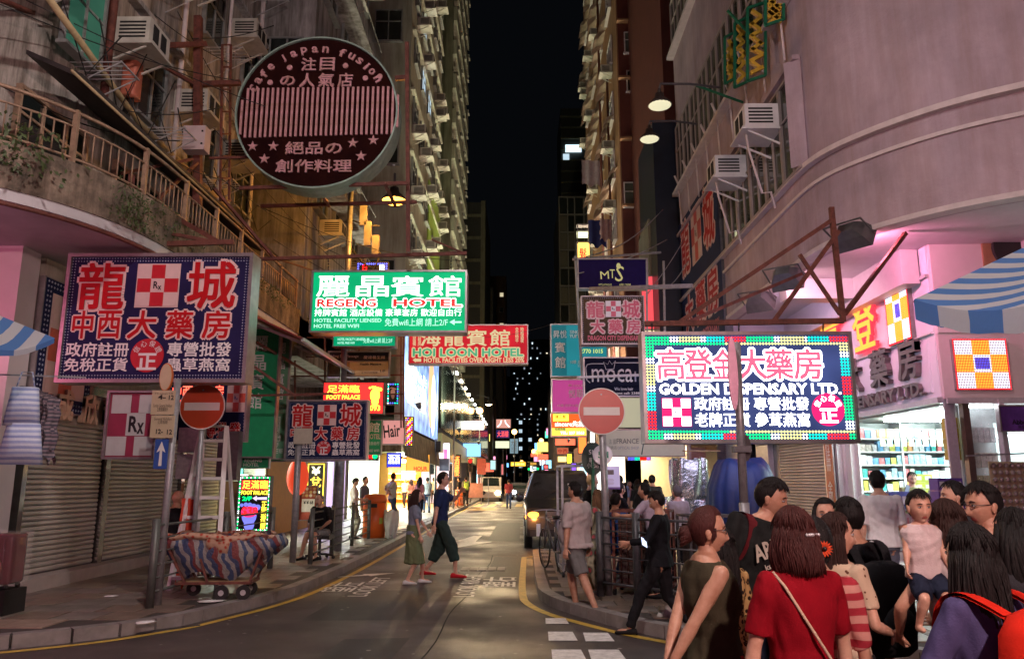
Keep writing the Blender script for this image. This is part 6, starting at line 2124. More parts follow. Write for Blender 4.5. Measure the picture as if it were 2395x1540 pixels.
 if top is not None:
  mb = MB()
  lo = .90 - toplen
  gr = .016 + .004 * (male)
  torso(mb, gr, max(lo, .87), 1.46 if not sleeveless else 1.47, (lambda z: hem_flare * max(0, (1.1 - z) / .2)) if hem_flare else None)
  if toplen > 0:
   mb.loft([ell_ring(T((0, 0, .92)), X, Yv, .168 * g + gr + hem_flare, .125 * g + gr + hem_flare + belly * .3, 18, .1),
      ell_ring(T((0, 0, .90 - toplen)), X, Yv, .178 * g + gr + hem_flare * 1.4, .135 * g + gr + hem_flare + belly * .2, 18, .1)])
  for sx, sp, e, w in arms:
   if sleeveless:
    mb.tube([T((sx * .05, -.012, 1.41)), T((sx * sh * .66, -.012, 1.425))], [.062 * g, .048 * g], 12)
    continue
   q = sleeve
   end = sp.lerp(e, min(1, q / .285))
   r0 = .066 * (.5 + .5 * g) * fw
   if q <= .285:
    mb.tube([T((sx * sh * .55, -.012, 1.40)), sp, sp.lerp(end, .5), end], [.062 * g, r0, r0 * .97, r0 * .94], 12)
   else:
    w2 = e.lerp(w, min(.97, (q - .285) / .255))
    mb.tube([T((sx * sh * .55, -.012, 1.40)), sp, sp.lerp(e, .5), e, w2], [.062 * g, r0, .060 * g, .052 * g, .040], 12)
   mb.ball(sp, .062 * (.5 + .5 * g) * fw, 12, 8)
  if collar:
   mb.tube([T((0, -.012, 1.43)), T((0, -.008, 1.455 + collar))], [.078, .066], 14)
  garment(mb, 'blouse' if not male else 'shirt', top)
 if bottom:
  mb = MB()
  torso(mb, .010, .84, 1.05)
  if bottom in ('trousers', 'shorts'):
   for sx, hp, k, a, ft in legs:
    gg = (.5 + .5 * g)
    if bottom == 'shorts':
     e = hp.lerp(k, .92) if blen <= 1 else k.lerp(a, blen - 1)
     mb.tube([hp + Vector((0, 0, .04)), hp.lerp(k, .4), e], [.100 * gg, .098 * gg, .088 * gg], 14)
     if blen > 1:
      mb.tube([hp.lerp(k, .7), k, k.lerp(a, blen - 1)], [.080 * gg, .066 * gg, .062 * gg], 14)
    else:
     mb.tube([hp + Vector((0, 0, .04)), hp.lerp(k, .4), k, k.lerp(a, .5), k.lerp(a, blen)], [.100 * gg, .092 * gg, .070 * gg, .064 * gg, .056 * gg], 14)
  else:
   zb = .93 - .93 * blen
   c0 = P0
   mid = (legs[0][3] + legs[1][3]) / 2 if len(legs) == 2 else P0
   n = 28
   def sk(z, a, b, t):
    c = Vector((c0.x * (1 - t) + mid.x * t * .7, c0.y * (1 - t) + mid.y * t * .7, z))
    return [c + Vector((math.cos(2 * PI * i / n) * (a + .018 * t * math.sin(7 * 2 * PI * i / n)), math.sin(2 * PI * i / n) * (b + .018 * t * math.sin(9 * 2 * PI * i / n)), 0)) for i in range(n)]
   mb.loft([sk(P0.z + .16, .150 * g, .122 * g, 0), sk(P0.z + .04, .176 * g, .138 * g, .02), sk(P0.z - .04, .186 * g, .145 * g, .05), sk(P0.z * .6 + zb * .4, .20 * g, .17 * g, .4), sk(zb + .02, .235 * g, .21 * g, 1)])
  garment(mb, 'skirt' if bottom == 'skirt' else bottom, bmat_, .0045)
 if shoes is not None:
  for sx, hp, k, a, ft in legs:
   mb = MB()
   rs = []
   for t, wd, ht in ((-.085, .022, .045), (-.07, .036, .075), (-.02, .040, .085), (.04, .044, .062), (.10, .050, .048), (.155, .044, .038), (.185, .022, .028)):
    rs.append([ft + Vector((math.copysign(abs(math.cos(q)) ** .7, math.cos(q)) * wd * shoe_r, t * shoe_r, max(0, ht / 2 + math.sin(q) * ht / 2) + .004)) for q in [2 * PI * i / 12 for i in range(12)]])
   mb.loft(rs)
   sm_ = MB()
   mb.v = [tuple(Vector(p) * S) for p in mb.v]
   mb.build('shoe', shoes, o)
 hm = hairmat(hair)
 nseg = {2: 44, 1: 30, 0: 16}[near]
 mb = MB()
 hr_ = random.Random(hash(label) % 1000)
 def cap(front, low_back, low_side, thick, fringe=0.0, spikes=0.0):
  vs = []
  hN = nseg // 2
  for j in range(hN + 1):
   for i in range(nseg):
    t = 2 * PI * i / nseg
    st = math.sin(t)           # +1 front
    lim = front if st > .35 else (low_side if st > -.25 else low_back)
    if .1 < st <= .55:
     lim = front + (low_side - front) * (.55 - st) / .45
    elif -.5 < st <= -.0:
     lim = low_side + (low_back - low_side) * (-st / .5)
    ph = lim * j / hN
    p = head_co((math.sin(ph) * math.cos(t), math.sin(ph) * math.sin(t), math.cos(ph)), child, male)
    fade = 1 - (j / hN) ** 4 * .75
    th = thick * fade * (1 + spikes * hr_.uniform(-1, 1) + .12 * math.sin(t * 9 + j * .3))
    d = p.normalized()
    vs.append(p + d * th + Vector((0, 0, thick * .3 * math.cos(ph))))
  fs = []
  for j in range(hN):
   for i in range(nseg):
    a, b = j * nseg + i, j * nseg + (i + 1) % nseg
    fs.append((a, a + nseg, b + nseg, b))
  mb.add([MH @ (v * Hs) for v in vs], fs, 0, True)
 def strand(a, length, out, sway=.02, r0=.012, back=0.0):
  """lock of hair falling from a point of the head"""
  p = MH @ (Vector(a) * Hs)
  pts = [p]
  q = Vector(out)
  for i in range(1, 6):
   t = i / 5
   pts.append(p + q * (math.sin(t * PI * .55) * 1.0) + Vector((sway * math.sin(t * 4 + a[0] * 40), 0, -length * t)))
  mb.tube(pts, [r0, r0 * 1.1, r0, r0 * .9, r0 * .65, r0 * .15], 5)
 if hs in ('short', 'buzz', 'side'):
  cap(.62 if hs != 'buzz' else .62, 2.15, 1.55, .016 if hs == 'short' else .008 if hs == 'buzz' else .02, spikes=.10)
  if hs != 'buzz' and near:
   for i in range(420 if near == 2 else 130):
    t, ph = hr_.uniform(0, 2 * PI), hr_.uniform(0.05, .8)
    ps = []
    tw = hr_.uniform(-.25, .25)
    for e in (0, .16, .34):
     a, c = t + tw * e * 3, ph + e
     d = Vector((math.sin(c) * math.cos(a), math.sin(c) * math.sin(a), math.cos(c)))
     ps.append(MH @ ((head_co(d, child, male) + d * (.017 + .010 * e * hr_.random())) * Hs))
    mb.tube(ps, [.0035, .0035, .0008], 4)
 elif hs == 'bald':
  pass
 elif hs in ('long', 'bob', 'mid'):
  L = {'long': .38, 'bob': .165, 'mid': .28}[hs]
  cap(.78, 2.3, 1.9, .018, spikes=.03)
  N_ = {2: 470, 1: 120, 0: 34}[near]
  for i in range({2: 330, 1: 90, 0: 0}[near]):
   t, p0 = hr_.uniform(0, 2 * PI), hr_.uniform(0, .5)
   if .15 * PI < t < .85 * PI:
    continue
   ps = []
   for e in (0, .3, .6, .9):
    c = p0 + e
    d = Vector((math.sin(c) * math.cos(t), math.sin(c) * math.sin(t), math.cos(c)))
    ps.append(MH @ ((head_co(d, child, male) + d * (.017 + .006 * hr_.random())) * Hs))
   mb.tube(ps, [.003, .004, .004, .001], 4)
  for i in range(N_):
   t = PI + (hr_.random() - .0) * PI      # back half
   t = hr_.uniform(PI * .93, PI * 2.07)
   ph = hr_.uniform(1.0, 1.9)
   d = Vector((math.sin(ph) * math.cos(t), math.sin(ph) * math.sin(t), math.cos(ph)))
   p = head_co(d, child, male) + d * .010
   out = R @ Vector((d.x * .030, d.y * .035 - .012, 0))
   strand(p, (L + p.z) * hr_.uniform(.86, 1.06), out, hr_.uniform(.004, .02), hr_.uniform(.0030, .0062) if near == 2 else .017)
 elif hs == 'bun':
  cap(.80, 2.25, 1.75, .016, spikes=.04)
  mb.ball(MH @ (Vector((0, -.122, -.022)) * Hs), (.046, .046, .050), 14, 10)
  mb.tube([MH @ (Vector(q_) * Hs) for q_ in ((0, -.08, -.0), (0, -.11, -.02))], .040, 8)
  for i in range(26):
   a = hr_.uniform(0, 2 * PI)
   c = Vector((math.cos(a) * .038, -.115, -.022 + math.sin(a) * .042))
   mb.tube([MH @ c, MH @ (c * 1.12 + Vector((0, -.02, -.01))), MH @ (c + Vector((0, -.045, -.03)))], [.008, .009, .002], 5)
  for sx in (-1, 1):
   for i in range(5):
    strand((sx * .078, .03 - i * .006, .02), .05 + i * .008, (sx * .004, 0, 0), .004, .006)
 elif hs == 'pony':
  cap(.75, 2.25, 1.7, .014, spikes=.03)
  for i in range(26):
   strand((hr_.uniform(-.02, .02), -.11, .01 + hr_.uniform(-.02, .02)), .26, (0, -.05, 0), .01, .011)
 if mb.v:
  mb.v = [tuple(Vector(p) * S) for p in mb.v]
  mb.build('hair', hm, o)
 if glasses:
  gb = MB()
  for sx in (-1, 1):
   pts = [MH @ (Vector((sx * (.033 + .024 * math.cos(a)), .094 - .004 * abs(math.cos(a)), .005 + .017 * math.sin(a))) * Hs) for a in [2 * PI * i / 14 for i in range(15)]]
   gb.tube(pts, .0021, 5)
   gb.tube([MH @ (Vector(q) * Hs) for q in ((sx * .058, .090, .008), (sx * .080, .05, .010), (sx * .084, -.01, .006))], .0021, 5)
  gb.tube([MH @ (Vector(q) * Hs) for q in ((-.01, .094, .008), (0, .097, .010), (.01, .094, .008))], .002, 5)
  gb.v = [tuple(Vector(p) * S) for p in gb.v]
  gb.build('glasses', m_blk, o)
 o['_p'] = 0
 del o['_p']
 return o, dict(S=S, T=T, MH=MH, HC=HC, arms=arms, legs=legs, P0=P0, R=R)
# ================================================================ STREET FURNITURE
def bars(name, label, cat, segs, w, m_, part='bar', group=None):
 """frame of bars; each bar a part"""
 P = [Vector(p) for sg in segs for p in sg[:2]]
 c = sum(P, Vector()) / len(P)
 c.z = min(p.z for p in P)
 o = thing(name, label, cat, tuple(c), 0, group)
 for sg in segs:
  MB().bar(Vector(sg[0]) - c, Vector(sg[1]) - c, sg[2] if len(sg) > 2 else w).build(part, m_, o)
 return o
m_redp = mat('road_sign_red', (.50, .03, .02), .35, var=.06)
m_whp = mat('road_sign_white', (.72, .70, .68), .4, var=.05)
def no_entry(u, v, Y, r, label, col=None):
 p = PY(u, v, Y)
 o = thing('no_entry_sign', label, 'road sign', tuple(p), 0, 'no-entry discs')
 MB().prism(circle(0, 0, r, 40), -.004, .008).build('disc', m_whp, o)
 MB().prism(circle(0, 0, r * .955, 40), -.007, -.003).build('red_field', col or m_redp, o)
 MB().box((0, -.009, .0), (r * 1.55, .005, r * .34)).build('white_bar', m_whp, o)
 MB().cyl((0, -.012, r * .72), (0, -.006, r * .72), .012, n=8).build('bolt', m_steel, o)
 return o, p
o, p = no_entry(473, 950, 10.9, .325, 'no-entry disc at the left, above the aluminium step ladder', mat('road_sign_orange_red', (.52, .07, .02), .35, var=.06))
MB().cyl((0, .05, -p.z + .12), (0, .05, .2), .035, n=10).build('pole', m_steel, o)
o, p = no_entry(1407, 961, 10.75, .325, 'no-entry disc at the right, on the pole at the bus stop corner')
MB().cyl((.05, .06, -p.z + .12), (.0, .06, .3), .052, .048, n=12).build('pole', m_steel, o)
o = thing('lamp_pole', 'tall grey lamp pole rising through the second navy board toward the round cafe sign', 'lamp pole', (-4.04, 17.5, .12))
MB().cyl((0, 0, 0), (0, 0, 3.4), .13, .115, 14).cyl((0, 0, 3.4), (0, 0, 3.6), .115, .075, 14).cyl((0, 0, 3.6), (0, 0, 8.6), .075, .065, 12).build('pole', m_steel, o)
b = MB().tube([(0, 0, 8.5), (.3, -.1, 8.8), (.9, -.4, 8.85), (1.13, -.5, 8.78)], .03, 8)
b.build('arm', m_steel, o)
for dx, dz, h in ((.42, 7.3, .6), (.62, 7.0, .5), (.30, 7.75, .5)):
 MB().box((dx, .1, dz), (.16, .12, h)).build('antenna', m_kerb, o)
MB().tube([(.05, 0, 7.6), (.4, .1, 7.5), (.7, .1, 7.5)], .02, 5).tube([(.05, 0, 6.9), (.3, .1, 6.6), (.6, .1, 6.4), (.75, .1, 6.8), (.62, .1, 6.9)], .03, 5).build('cable', m_cable, o)
o = thing('sign_pole', 'grey pole carrying a small blank rectangular plate beside the second navy board', 'sign pole', (-4.27, 15.0, .12))
zt = PY(683, 1010, 15).z - .12
MB().cyl((0, 0, 0), (0, 0, zt + .08), .062, n=12).build('pole', m_steel, o)
MB().box((.1, -.08, zt - .08), (.36, .02, .3)).build('plate', mat('pale_worn_plate', (.48, .44, .36), .5, var=.2), o)
px = PZ(366, 1438)
o = thing('sign_pole', 'front-left pole with beige time plates, a blue arrow plate and an edge-on oval sign', 'sign pole', (px.x, px.y, .12))
ztop = PY(372, 850, px.y).z - .12
MB().cyl((0, 0, 0), (.02, 0, ztop - .2), .046, n=12).build('pole', m_steel, o)
def plate(u0, v0, u1, v1, m_, name, dy=-.08):
 a, c = PY(u0, v0, px.y), PY(u1, v1, px.y)
 w, h = c.x - a.x, a.z - c.z
 x, z = (a.x + c.x) / 2 - px.x, (a.z + c.z) / 2 - .12
 q = MB().box((0, 0, 0), (w, .012, h)).build(name, m_, o, (x, dy, z))
 return q, w, h
m_beigep = mat('beige_plate', (.50, .40, .27), .45, var=.1)
q, w, h = plate(364, 914, 413, 970, m_beigep, 'time_plate')
txt('4-', -.02, h * .22, w * .35, h * .2, m_blk, q, y=-.008, bold=.03)
txt('12', w * .34, h * .20, w * .22, h * .2, m_blk, q, y=-.008, bold=.03)
txt('下午 midnight 午夜', 0, h * .36, w * .8, h * .1, m_blk, q, y=-.008, bold=.0)
txt('Sunday General Holidays\n公眾假期除外', 0, -h * .22, w * .8, h * .32, m_blk, q, y=-.008, bold=.0)
q, w, h = plate(362, 972, 412, 1024, m_beigep, 'time_plate', -.085)
txt('General Holidays\n公眾假期', 0, h * .26, w * .75, h * .3, m_blk, q, y=-.008, bold=.0)
txt('12-', -w * .1, -h * .22, w * .3, h * .22, m_blk, q, y=-.008, bold=.03)
txt('12', w * .33, -h * .24, w * .22, h * .22, m_blk, q, y=-.008, bold=.03)
q, w, h = plate(371, 1027, 396, 1096, mat('road_sign_blue', (.03, .08, .32), .4, var=.06), 'arrow_plate')
MB().prism([(-.02, -h * .4), (.02, -h * .4), (.014, h * .12), (w * .33, h * .05), (0, h * .42), (-w * .33, h * .05), (-.014, h * .12)], -.012, -.007).build('arrow', m_whp, q)
a = PY(391, 882, px.y)
P = [(.075 * math.cos(t), .17 * math.sin(t)) for t in [2 * PI * i / 24 for i in range(24)]]
MB().prism([(x * 1.12, z * 1.08) for x, z in P], -.02, .02).build('sign_rim', m_orangew, o, (a.x - px.x, -.02, a.z - .12))
MB().prism(P, -.03, -.019).build('sign_face', m_beigep, o, (a.x - px.x, -.02, a.z - .12))
o = thing('lamp_pole', 'slim grey pole in front of the LED dispensary sign with an edge-on pink oval sign', 'sign pole', (2.2, 7.6, 0))
a, c = PY(1722, 800, 7.6), PY(1740, 1175, 7.6)
MB().cyl((c.x - 2.2 + .01, 0, 0), (c.x - 2.2, 0, c.z), .05, n=12).cyl((c.x - 2.2, 0, c.z), (a.x - 2.2, 0, a.z), .042, n=12).build('pole', m_steel, o)
a = PY(1714, 872, 7.5)
P = [(.045 * math.cos(t), .36 * math.sin(t)) for t in [2 * PI * i / 28 for i in range(28)]]
MB().prism(P, -.015, .015).build('oval_sign', mat('pink_back_plate', (.50, .28, .38), .35, .3, var=.2), o, (a.x - 2.2, -.1, a.z))
a = PY(1752, 1045, 7.5)
MB().prism([(.05 * math.cos(t), .13 * math.sin(t)) for t in [2 * PI * i / 20 for i in range(20)]], -.02, .02).build('mirror', m_blk, o, (a.x - 2.2, .02, a.z))
MB().box((c.x - 2.2, -.02, PY(1735, 1050, 7.6).z), (.16, .12, .06)).build('clamp', m_dsteel, o)
def guard(name, label, pts, h=1.05, bars_=6, m_=None, group=None, pr=.035):
 o = thing(name, label, 'railing', (pts[0][0], pts[0][1], .12), 0, group)
 for x, y in pts:
  MB().cyl((x - pts[0][0], y - pts[0][1], 0), (x - pts[0][0], y - pts[0][1], h), pr, n=10).build('post', m_ or m_dsteel, o)
 for (xa, ya), (xb, yb) in zip(pts[:-1], pts[1:]):
  for k in range(bars_):
   z = .18 + (h - .26) * k / (bars_ - 1)
   MB().cyl((xa - pts[0][0], ya - pts[0][1], z), (xb - pts[0][0], yb - pts[0][1], z), .012 if 0 < k < bars_ - 1 else .018, n=6).build('rail', m_ or m_dsteel, o)
 return o
m_railg = mat('grey_green_rail_paint', (.13, .14, .13), .45, .4, var=.3)
guard('guard_rail', 'steel guard rail at the left corner behind the cloth-covered cart', [(-4.47, 9.72), (-4.42, 11.9), (-4.38, 14.0)], m_=m_railg, pr=.05)
guard('guard_rail', 'steel guard rail in front of the seated man on the left pavement', [(-3.86, 14.7), (-3.9, 16.5), (-3.95, 18.7), (-4.0, 21.0)], 1.0, 6, m_railg, pr=.045)
guard('guard_rail', 'dark guard rail at the right corner behind the bus stop pole', [(1.08, 10.75), (1.50, 10.25), (2.3, 9.45)], 1.1, 6, m_dsteel, pr=.05)
guard('guard_rail', 'low steel barrier on the bright pavement behind the crowd', [(2.7, 18.2), (3.7, 17.9)], .95, 2, m_dsteel)
o = bpy.data.objects['guard_rail.003']
for i in range(7):
 MB().cyl((.14 * i + .07, -.3 * .14 * i, .2), (.14 * i + .07, -.3 * .14 * i, .9), .012, n=5).build('rail', m_dsteel, o)
guard('guard_rail', 'railing at the far left kerb by the bicycle', [(-3.6, 40), (-3.6, 43), (-3.6, 46)], 1.0, 4, m_dsteel)
lx = PY(487, 1200, 11.6).x
o = thing('step_ladder', 'tall aluminium step ladder standing behind the left guard rail', 'step ladder', (lx, 11.6, .12))
hz = PY(487, 996, 11.6).z - .12
for sx in (-1, 1):
 MB().bar((sx * .33, -.35, 0), (sx * .18, 0, hz), .065).build('side_rail', m_white, o)
 MB().bar((sx * .32, .5, 0), (sx * .17, .04, hz), .04).build('rear_leg', m_white, o)
for k in range(8):
 t = (k + .6) / 8.4
 w = .33 - .15 * t
 MB().box((0, -.35 * (1 - t), hz * t), (w * 2, .10, .045)).build('step', m_white, o)
MB().box((0, 0, hz), (.30, .16, .03)).build('top_cap', m_alu, o)
o = thing('cloth', 'red-orange cloth hanging beside the foot of the step ladder', 'cloth', (PY(441, 1200, 11.4).x, 11.4, 1.38))
cloth(.20, 1.2, 0, seed=4).build('cloth', mat('red_orange_cloth', (.55, .05, .02), .7, var=.25), o)
p = PY(448, 1050, 12.8)
o = thing('junction_box', 'grey metal boxes fixed one above another left of the step ladder', 'junction box', tuple(p))
MB().box((0, 0, .15), (.38, .2, .40)).build('box', m_steel, o)
MB().box((0, 0, -.28), (.38, .2, .40)).build('box', m_steel, o)
MB().box((.6, .1, -.1), (.34, .2, .8)).build('box', m_dsteel, o)
CX, CY = -4.0, 10.55
o = thing('cart', 'street cleaner trolley heaped with striped tarpaulin and a floral cloth at the left kerb', 'cart', (CX, CY, .125), .10)
fr = MB()
fr.bar((-.55, -.28, .26), (.62, -.28, .26), .04).bar((-.55, .28, .26), (.62, .28, .26), .04).bar((-.55, -.28, .26), (-.55, .28, .26), .04).bar((.62, -.28, .26), (.62, .28, .26), .04)
fr.bar((-.40, -.28, .26), (-.80, -.30, .98), .035).bar((-.40, .28, .26), (-.80, .30, .98), .035).bar((.60, -.28, .26), (.85, -.30, 1.0), .035).bar((.60, .28, .26), (.85, .30, 1.0), .035)
fr.bar((-.80, -.30, .98), (.85, -.30, 1.0), .03).bar((-.80, .30, .98), (.85, .30, 1.0), .03).bar((-.05, -.30, .26), (-.30, -.32, .98), .035)
fr.build('frame', m_rust, o)
MB().box((.03, 0, .275), (1.1, .52, .03)).build('deck', mat('plywood_deck', (.30, .20, .10), .7, var=.3), o)
wh = []
for x, y in ((-.42, .26), (.18, -.32), (.52, -.30), (.5, .26)):
 w_ = MB().cyl((x, y - .03, .115), (x, y + .03, .115), .115, n=20).build('wheel', m_black, o)
 MB().cyl((x, y - .034, .115), (x, y + .034, .115), .045, n=12).build('rim', m_alu, w_)
 MB().bar((x, y + .04, .115), (x, y + .04, .26), .03).build('fork', m_dsteel, w_)
def drape(w, d, h, m_, name, parent, seed, cx=0, z0=1.0, sag=.25, nx=40, fold=.05, skew=0.0):
 """heap of tarpaulin: a puffed shell with folds"""
 r = random.Random(seed)
 ph = [r.uniform(0, 6) for _ in range(8)]
 vs, fs = [], []
 n, mrow = nx, 14
 for j in range(mrow + 1):
  t = j / mrow
  rr = (1.0 + .10 * math.sin(t * 3.1)) * (1 - .35 * t ** 2.2)
  for i in range(n):
   a = 2 * PI * i / n
   f = 1 + fold * (math.sin(a * 9 + ph[0] + t * 3) + .6 * math.sin(a * 17 + ph[1] - t * 4) + .4 * math.sin(a * 5 + ph[2]))
   x = math.copysign(abs(math.cos(a)) ** .65, math.cos(a)) * w / 2 * rr * f + skew * t
   y = math.copysign(abs(math.sin(a)) ** .65, math.sin(a)) * d / 2 * rr * f
   z = z0 - h * t * (1 + .12 * math.sin(a * 4 + ph[3])) + .03 * math.sin(a * 6 + ph[4])
   vs.append((cx + x, y, z))
 for j in range(mrow):
  for i in range(n):
   a, b = j * n + i, j * n + (i + 1) % n
   fs.append((a, a + n, b + n, b))
 return MB().add(vs, fs, 0, True).build(name, m_, parent)
def stripe_mat(name, cols, sc, dirv=(1, 0, .25), rough=.55, warp=.12, wscale=3, bump=.25, trans=0):
 m_ = mat(name, cols[0], rough, var=0.001, bump=bump, bscale=25)
 nt = m_.node_tree
 N, L = nt.nodes, nt.links
 tc = N.new('ShaderNodeTexCoord')
 dt = N.new('ShaderNodeVectorMath')
 dt.operation = 'DOT_PRODUCT'
 dt.inputs[1].default_value = dirv
 L.new(tc.outputs['Object'], dt.inputs[0])
 nz = N.new('ShaderNodeTexNoise')
 nz.inputs['Scale'].default_value = wscale
 L.new(tc.outputs['Object'], nz.inputs['Vector'])
 ma = N.new('ShaderNodeMath')
 ma.operation = 'MULTIPLY_ADD'
 ma.inputs[1].default_value = warp
 L.new(nz.outputs['Fac'], ma.inputs[0])
 L.new(dt.outputs['Value'], ma.inputs[2])
 mu = N.new('ShaderNodeMath')
 mu.operation = 'MULTIPLY'
 mu.inputs[1].default_value = sc
 L.new(ma.outputs[0], mu.inputs[0])
 fr_ = N.new('ShaderNodeMath')
 fr_.operation = 'FRACT'
 L.new(mu.outputs[0], fr_.inputs[0])
 cr = N.new('ShaderNodeValToRGB')
 cr.color_ramp.interpolation = 'CONSTANT'
 e = cr.color_ramp.elements
 n = len(cols)
 e[0].position = 0
 e[0].color = (*cols[0], 1)
 e[1].position = 1 / n
 e[1].color = (*cols[1], 1)
 for i in range(2, n):
  x = e.new(i / n)
  x.color = (*cols[i], 1)
 L.new(fr_.outputs[0], cr.inputs[0])
 L.new(cr.outputs[0], N['Principled BSDF'].inputs['Base Color'])
 return m_
m_tarp = stripe_mat('red_white_blue_tarpaulin', [(.20, .05, .05), (.30, .29, .28), (.05, .08, .17), (.30, .29, .28), (.05, .07, .15)], 3.0, (1, .2, .35), warp=.28, wscale=3.2, bump=.8)
m_flor = fabric('floral_cloth', (.48, .30, .20), .1, 'floral', (.42, .06, .04), 14, (.55, .36, .26))
drape(1.55, .74, .62, m_tarp, 'tarpaulin', o, 2, .05, 1.0, fold=.045)
drape(.95, .68, .30, m_tarp, 'tarpaulin', o, 5, .55, .98, fold=.07, skew=.05)
drape(.60, .66, .26, m_tarp, 'tarpaulin', o, 8, -.62, .97, fold=.08)
drape(1.66, .80, .15, m_flor, 'floral_cloth', o, 12, .03, 1.03, fold=.05)
drape(.55, .80, .36, m_flor, 'floral_cloth', o, 15, .12, 1.02, fold=.10)
o.scale = (.80, .80, .80)
CART = o
m_suit = mat('maroon_suitcase', (.13, .02, .03), .25, var=.2, coat=.3)
m_suit2 = mat('red_suitcase', (.32, .02, .04), .3, var=.15, coat=.3)
def suitcase(x, y, z, w, d, h, m_, label, ribs=9, rz=0):
 o = thing('suitcase', label, 'suitcase', (x, y, z), rz, 'suitcases at the left edge')
 rings = []
 for t, k in ((0, .93), (.03, .99), (.1, 1), (.9, 1), (.97, .99), (1, .93)):
  rings.append([(math.copysign(abs(math.cos(q)) ** .3, math.cos(q)) * w / 2 * k, math.copysign(abs(math.sin(q)) ** .3, math.sin(q)) * d / 2 * k, .06 + (h - .06) * t) for q in [2 * PI * (i + .5) / 32 for i in range(32)]])
 sh_ = MB().loft(rings).build('shell', m_, o)
 for i in range(ribs):
  MB().cyl((-w / 2 + w * (i + .7) / (ribs + .4), -d / 2 + .004, .12), (-w / 2 + w * (i + .7) / (ribs + .4), -d / 2 + .004, h - .05), .012, n=6).build('rib', m_, sh_)
 for sx in (-1, 1):
  for sy in (-1, 1):
   MB().cyl((sx * (w / 2 - .06) - .015, sy * (d / 2 - .05), .03), (sx * (w / 2 - .06) + .015, sy * (d / 2 - .05), .03), .03, n=10).build('wheel', m_black, o)
 return o
suitcase(-5.82, 8.5, .112, .44, .28, .66, m_suit2, 'red ribbed suitcase at the bottom left corner', 9)
suitcase(-6.16, 9.3, .40, .62, .32, .62, m_suit, 'maroon suitcase wrapped in clear film, standing above the red one', 4)
MB().bb((-6.45, 9.1, .11), (-5.85, 9.5, .40)).build('display_plinth', m_dark, label='dark plinth under the film-wrapped maroon suitcase', cat='plinth')
MB().bb((-6.49, 9.12, .45), (-5.83, 9.48, 1.04)).build('plastic_film', mat('clear_film', (.8, .8, .75), .15, var=0, trans=.0, alpha=.10), label='shiny clear film wrapped round the maroon suitcase', cat='plastic film')
m_plaid = stripe_mat('blue_plaid', [(.50, .55, .66), (.30, .36, .58), (.55, .60, .70), (.25, .30, .52)], 9, (0, 0, 1), warp=.02)
for k, (u, v, w, h, l) in enumerate(((52, 905, .34, .40, 'upper pale blue plaid shopping bag hanging at the left edge'), (48, 990, .42, .42, 'lower pale blue plaid shopping bag hanging at the left edge'))):
 p = PY(u + 8, v, 8.0)
 o = thing('shopping_bag', l, 'bag', tuple(p), .25)
 b = MB()
 b.loft([[(math.cos(q) * w / 2 * kx, math.sin(q) * .06, z) for q in [2 * PI * i / 12 for i in range(12)]] for z, kx in ((0, .75), (-h * .5, .9), (-h, 1.05))])
 b.build('bag', m_plaid, o)
 MB().tube([(-w * .25, 0, 0), (-.05, 0, .16), (.05, 0, .16), (w * .25, 0, 0)], .008, 5).build('handle', m_plaid, o)
o = thing('shopping_bag', 'bunch of dark folded plaid bags hanging right of the pale blue ones', 'bag', tuple(PY(100, 905, 8.1)), .3)
for i in range(6):
 cloth(.20, .55 + .06 * (i % 3), 0, seed=20 + i, sag=.02).build('bag', stripe_mat('dark_plaid', [(.06, .05, .07), (.20, .14, .17), (.05, .05, .08), (.25, .2, .22)], 12, (0, 0, 1), warp=.02), o, (i * .045 - .12, .02 * i, -.02 * i), 1.1)
MB().bar((-.5, 0, .12), (.4, 0, .12), .015).build('hook_rail', m_steel, o)
m_umb = stripe_mat('blue_white_awning_stripes', [(.13, .32, .74), (.78, .80, .84)], 5.5, (.9, .35, .0), warp=.02, rough=.6)
_nt = m_umb.node_tree
_tr = _nt.nodes.new('ShaderNodeBsdfTranslucent')
_mx = _nt.nodes.new('ShaderNodeMixShader')
_mx.inputs[0].default_value = .55
_pb = _nt.nodes['Principled BSDF']
_nt.links.new(_pb.inputs['Base Color'].links[0].from_socket, _tr.inputs[0])
_nt.links.new(_pb.outputs[0], _mx.inputs[1])
_nt.links.new(_tr.outputs[0], _mx.inputs[2])
_nt.links.new(_mx.outputs[0], _nt.nodes['Material Output'].inputs[0])
def umbrella(label, apex, corners, valance=.16, pole=True):
 o = thing('umbrella', label, 'umbrella', tuple(apex))
 A = Vector(apex)
 C = [Vector(c) for c in corners]
 n = len(C)
 for i in range(n):
  a, c = C[i], C[(i + 1) % n]
  b = MB()
  N_ = 8
  vs, fs = [], []
  for j in range(N_ + 1):
   t = j / N_
   for k in range(N_ + 1):
    s_ = k / N_
    p = A.lerp(a.lerp(c, s_), t) - A
    p.z -= .10 * math.sin(PI * s_) * t * (1 - t * .2)
    vs.append(p)
  for j in range(N_):
   for k in range(N_):
    q = j * (N_ + 1) + k
    fs.append((q, q + N_ + 1, q + N_ + 2, q + 1))
  b.add(vs, fs, 0, True)
  edge = vs[N_ * (N_ + 1):]
  low = [p + Vector((0, 0, -valance * (1 + .06 * math.sin(i_ * 2.3)))) for i_, p in enumerate(edge)]
  b.add(edge + low, [(k, k + N_ + 1, k + N_ + 2, k + 1) for k in range(N_)], 0, False)
  b.build('canopy', m_umb, o)
  MB().tube([Vector((0, 0, -.02)), (a - A) * .5 + Vector((0, 0, -.02)), (a - A) + Vector((0, 0, -.02))], .010, 5).build('rib', m_dsteel, o)
  MB().bar((a - A) * .55 + Vector((0, 0, -.03)), Vector((0, 0, -.75)), .014).build('strut', m_dsteel, o)
 if pole:
  MB().cyl((0, 0, .05), (0, 0, -A.z), .022, n=10).build('pole', m_steel, o)
 return o
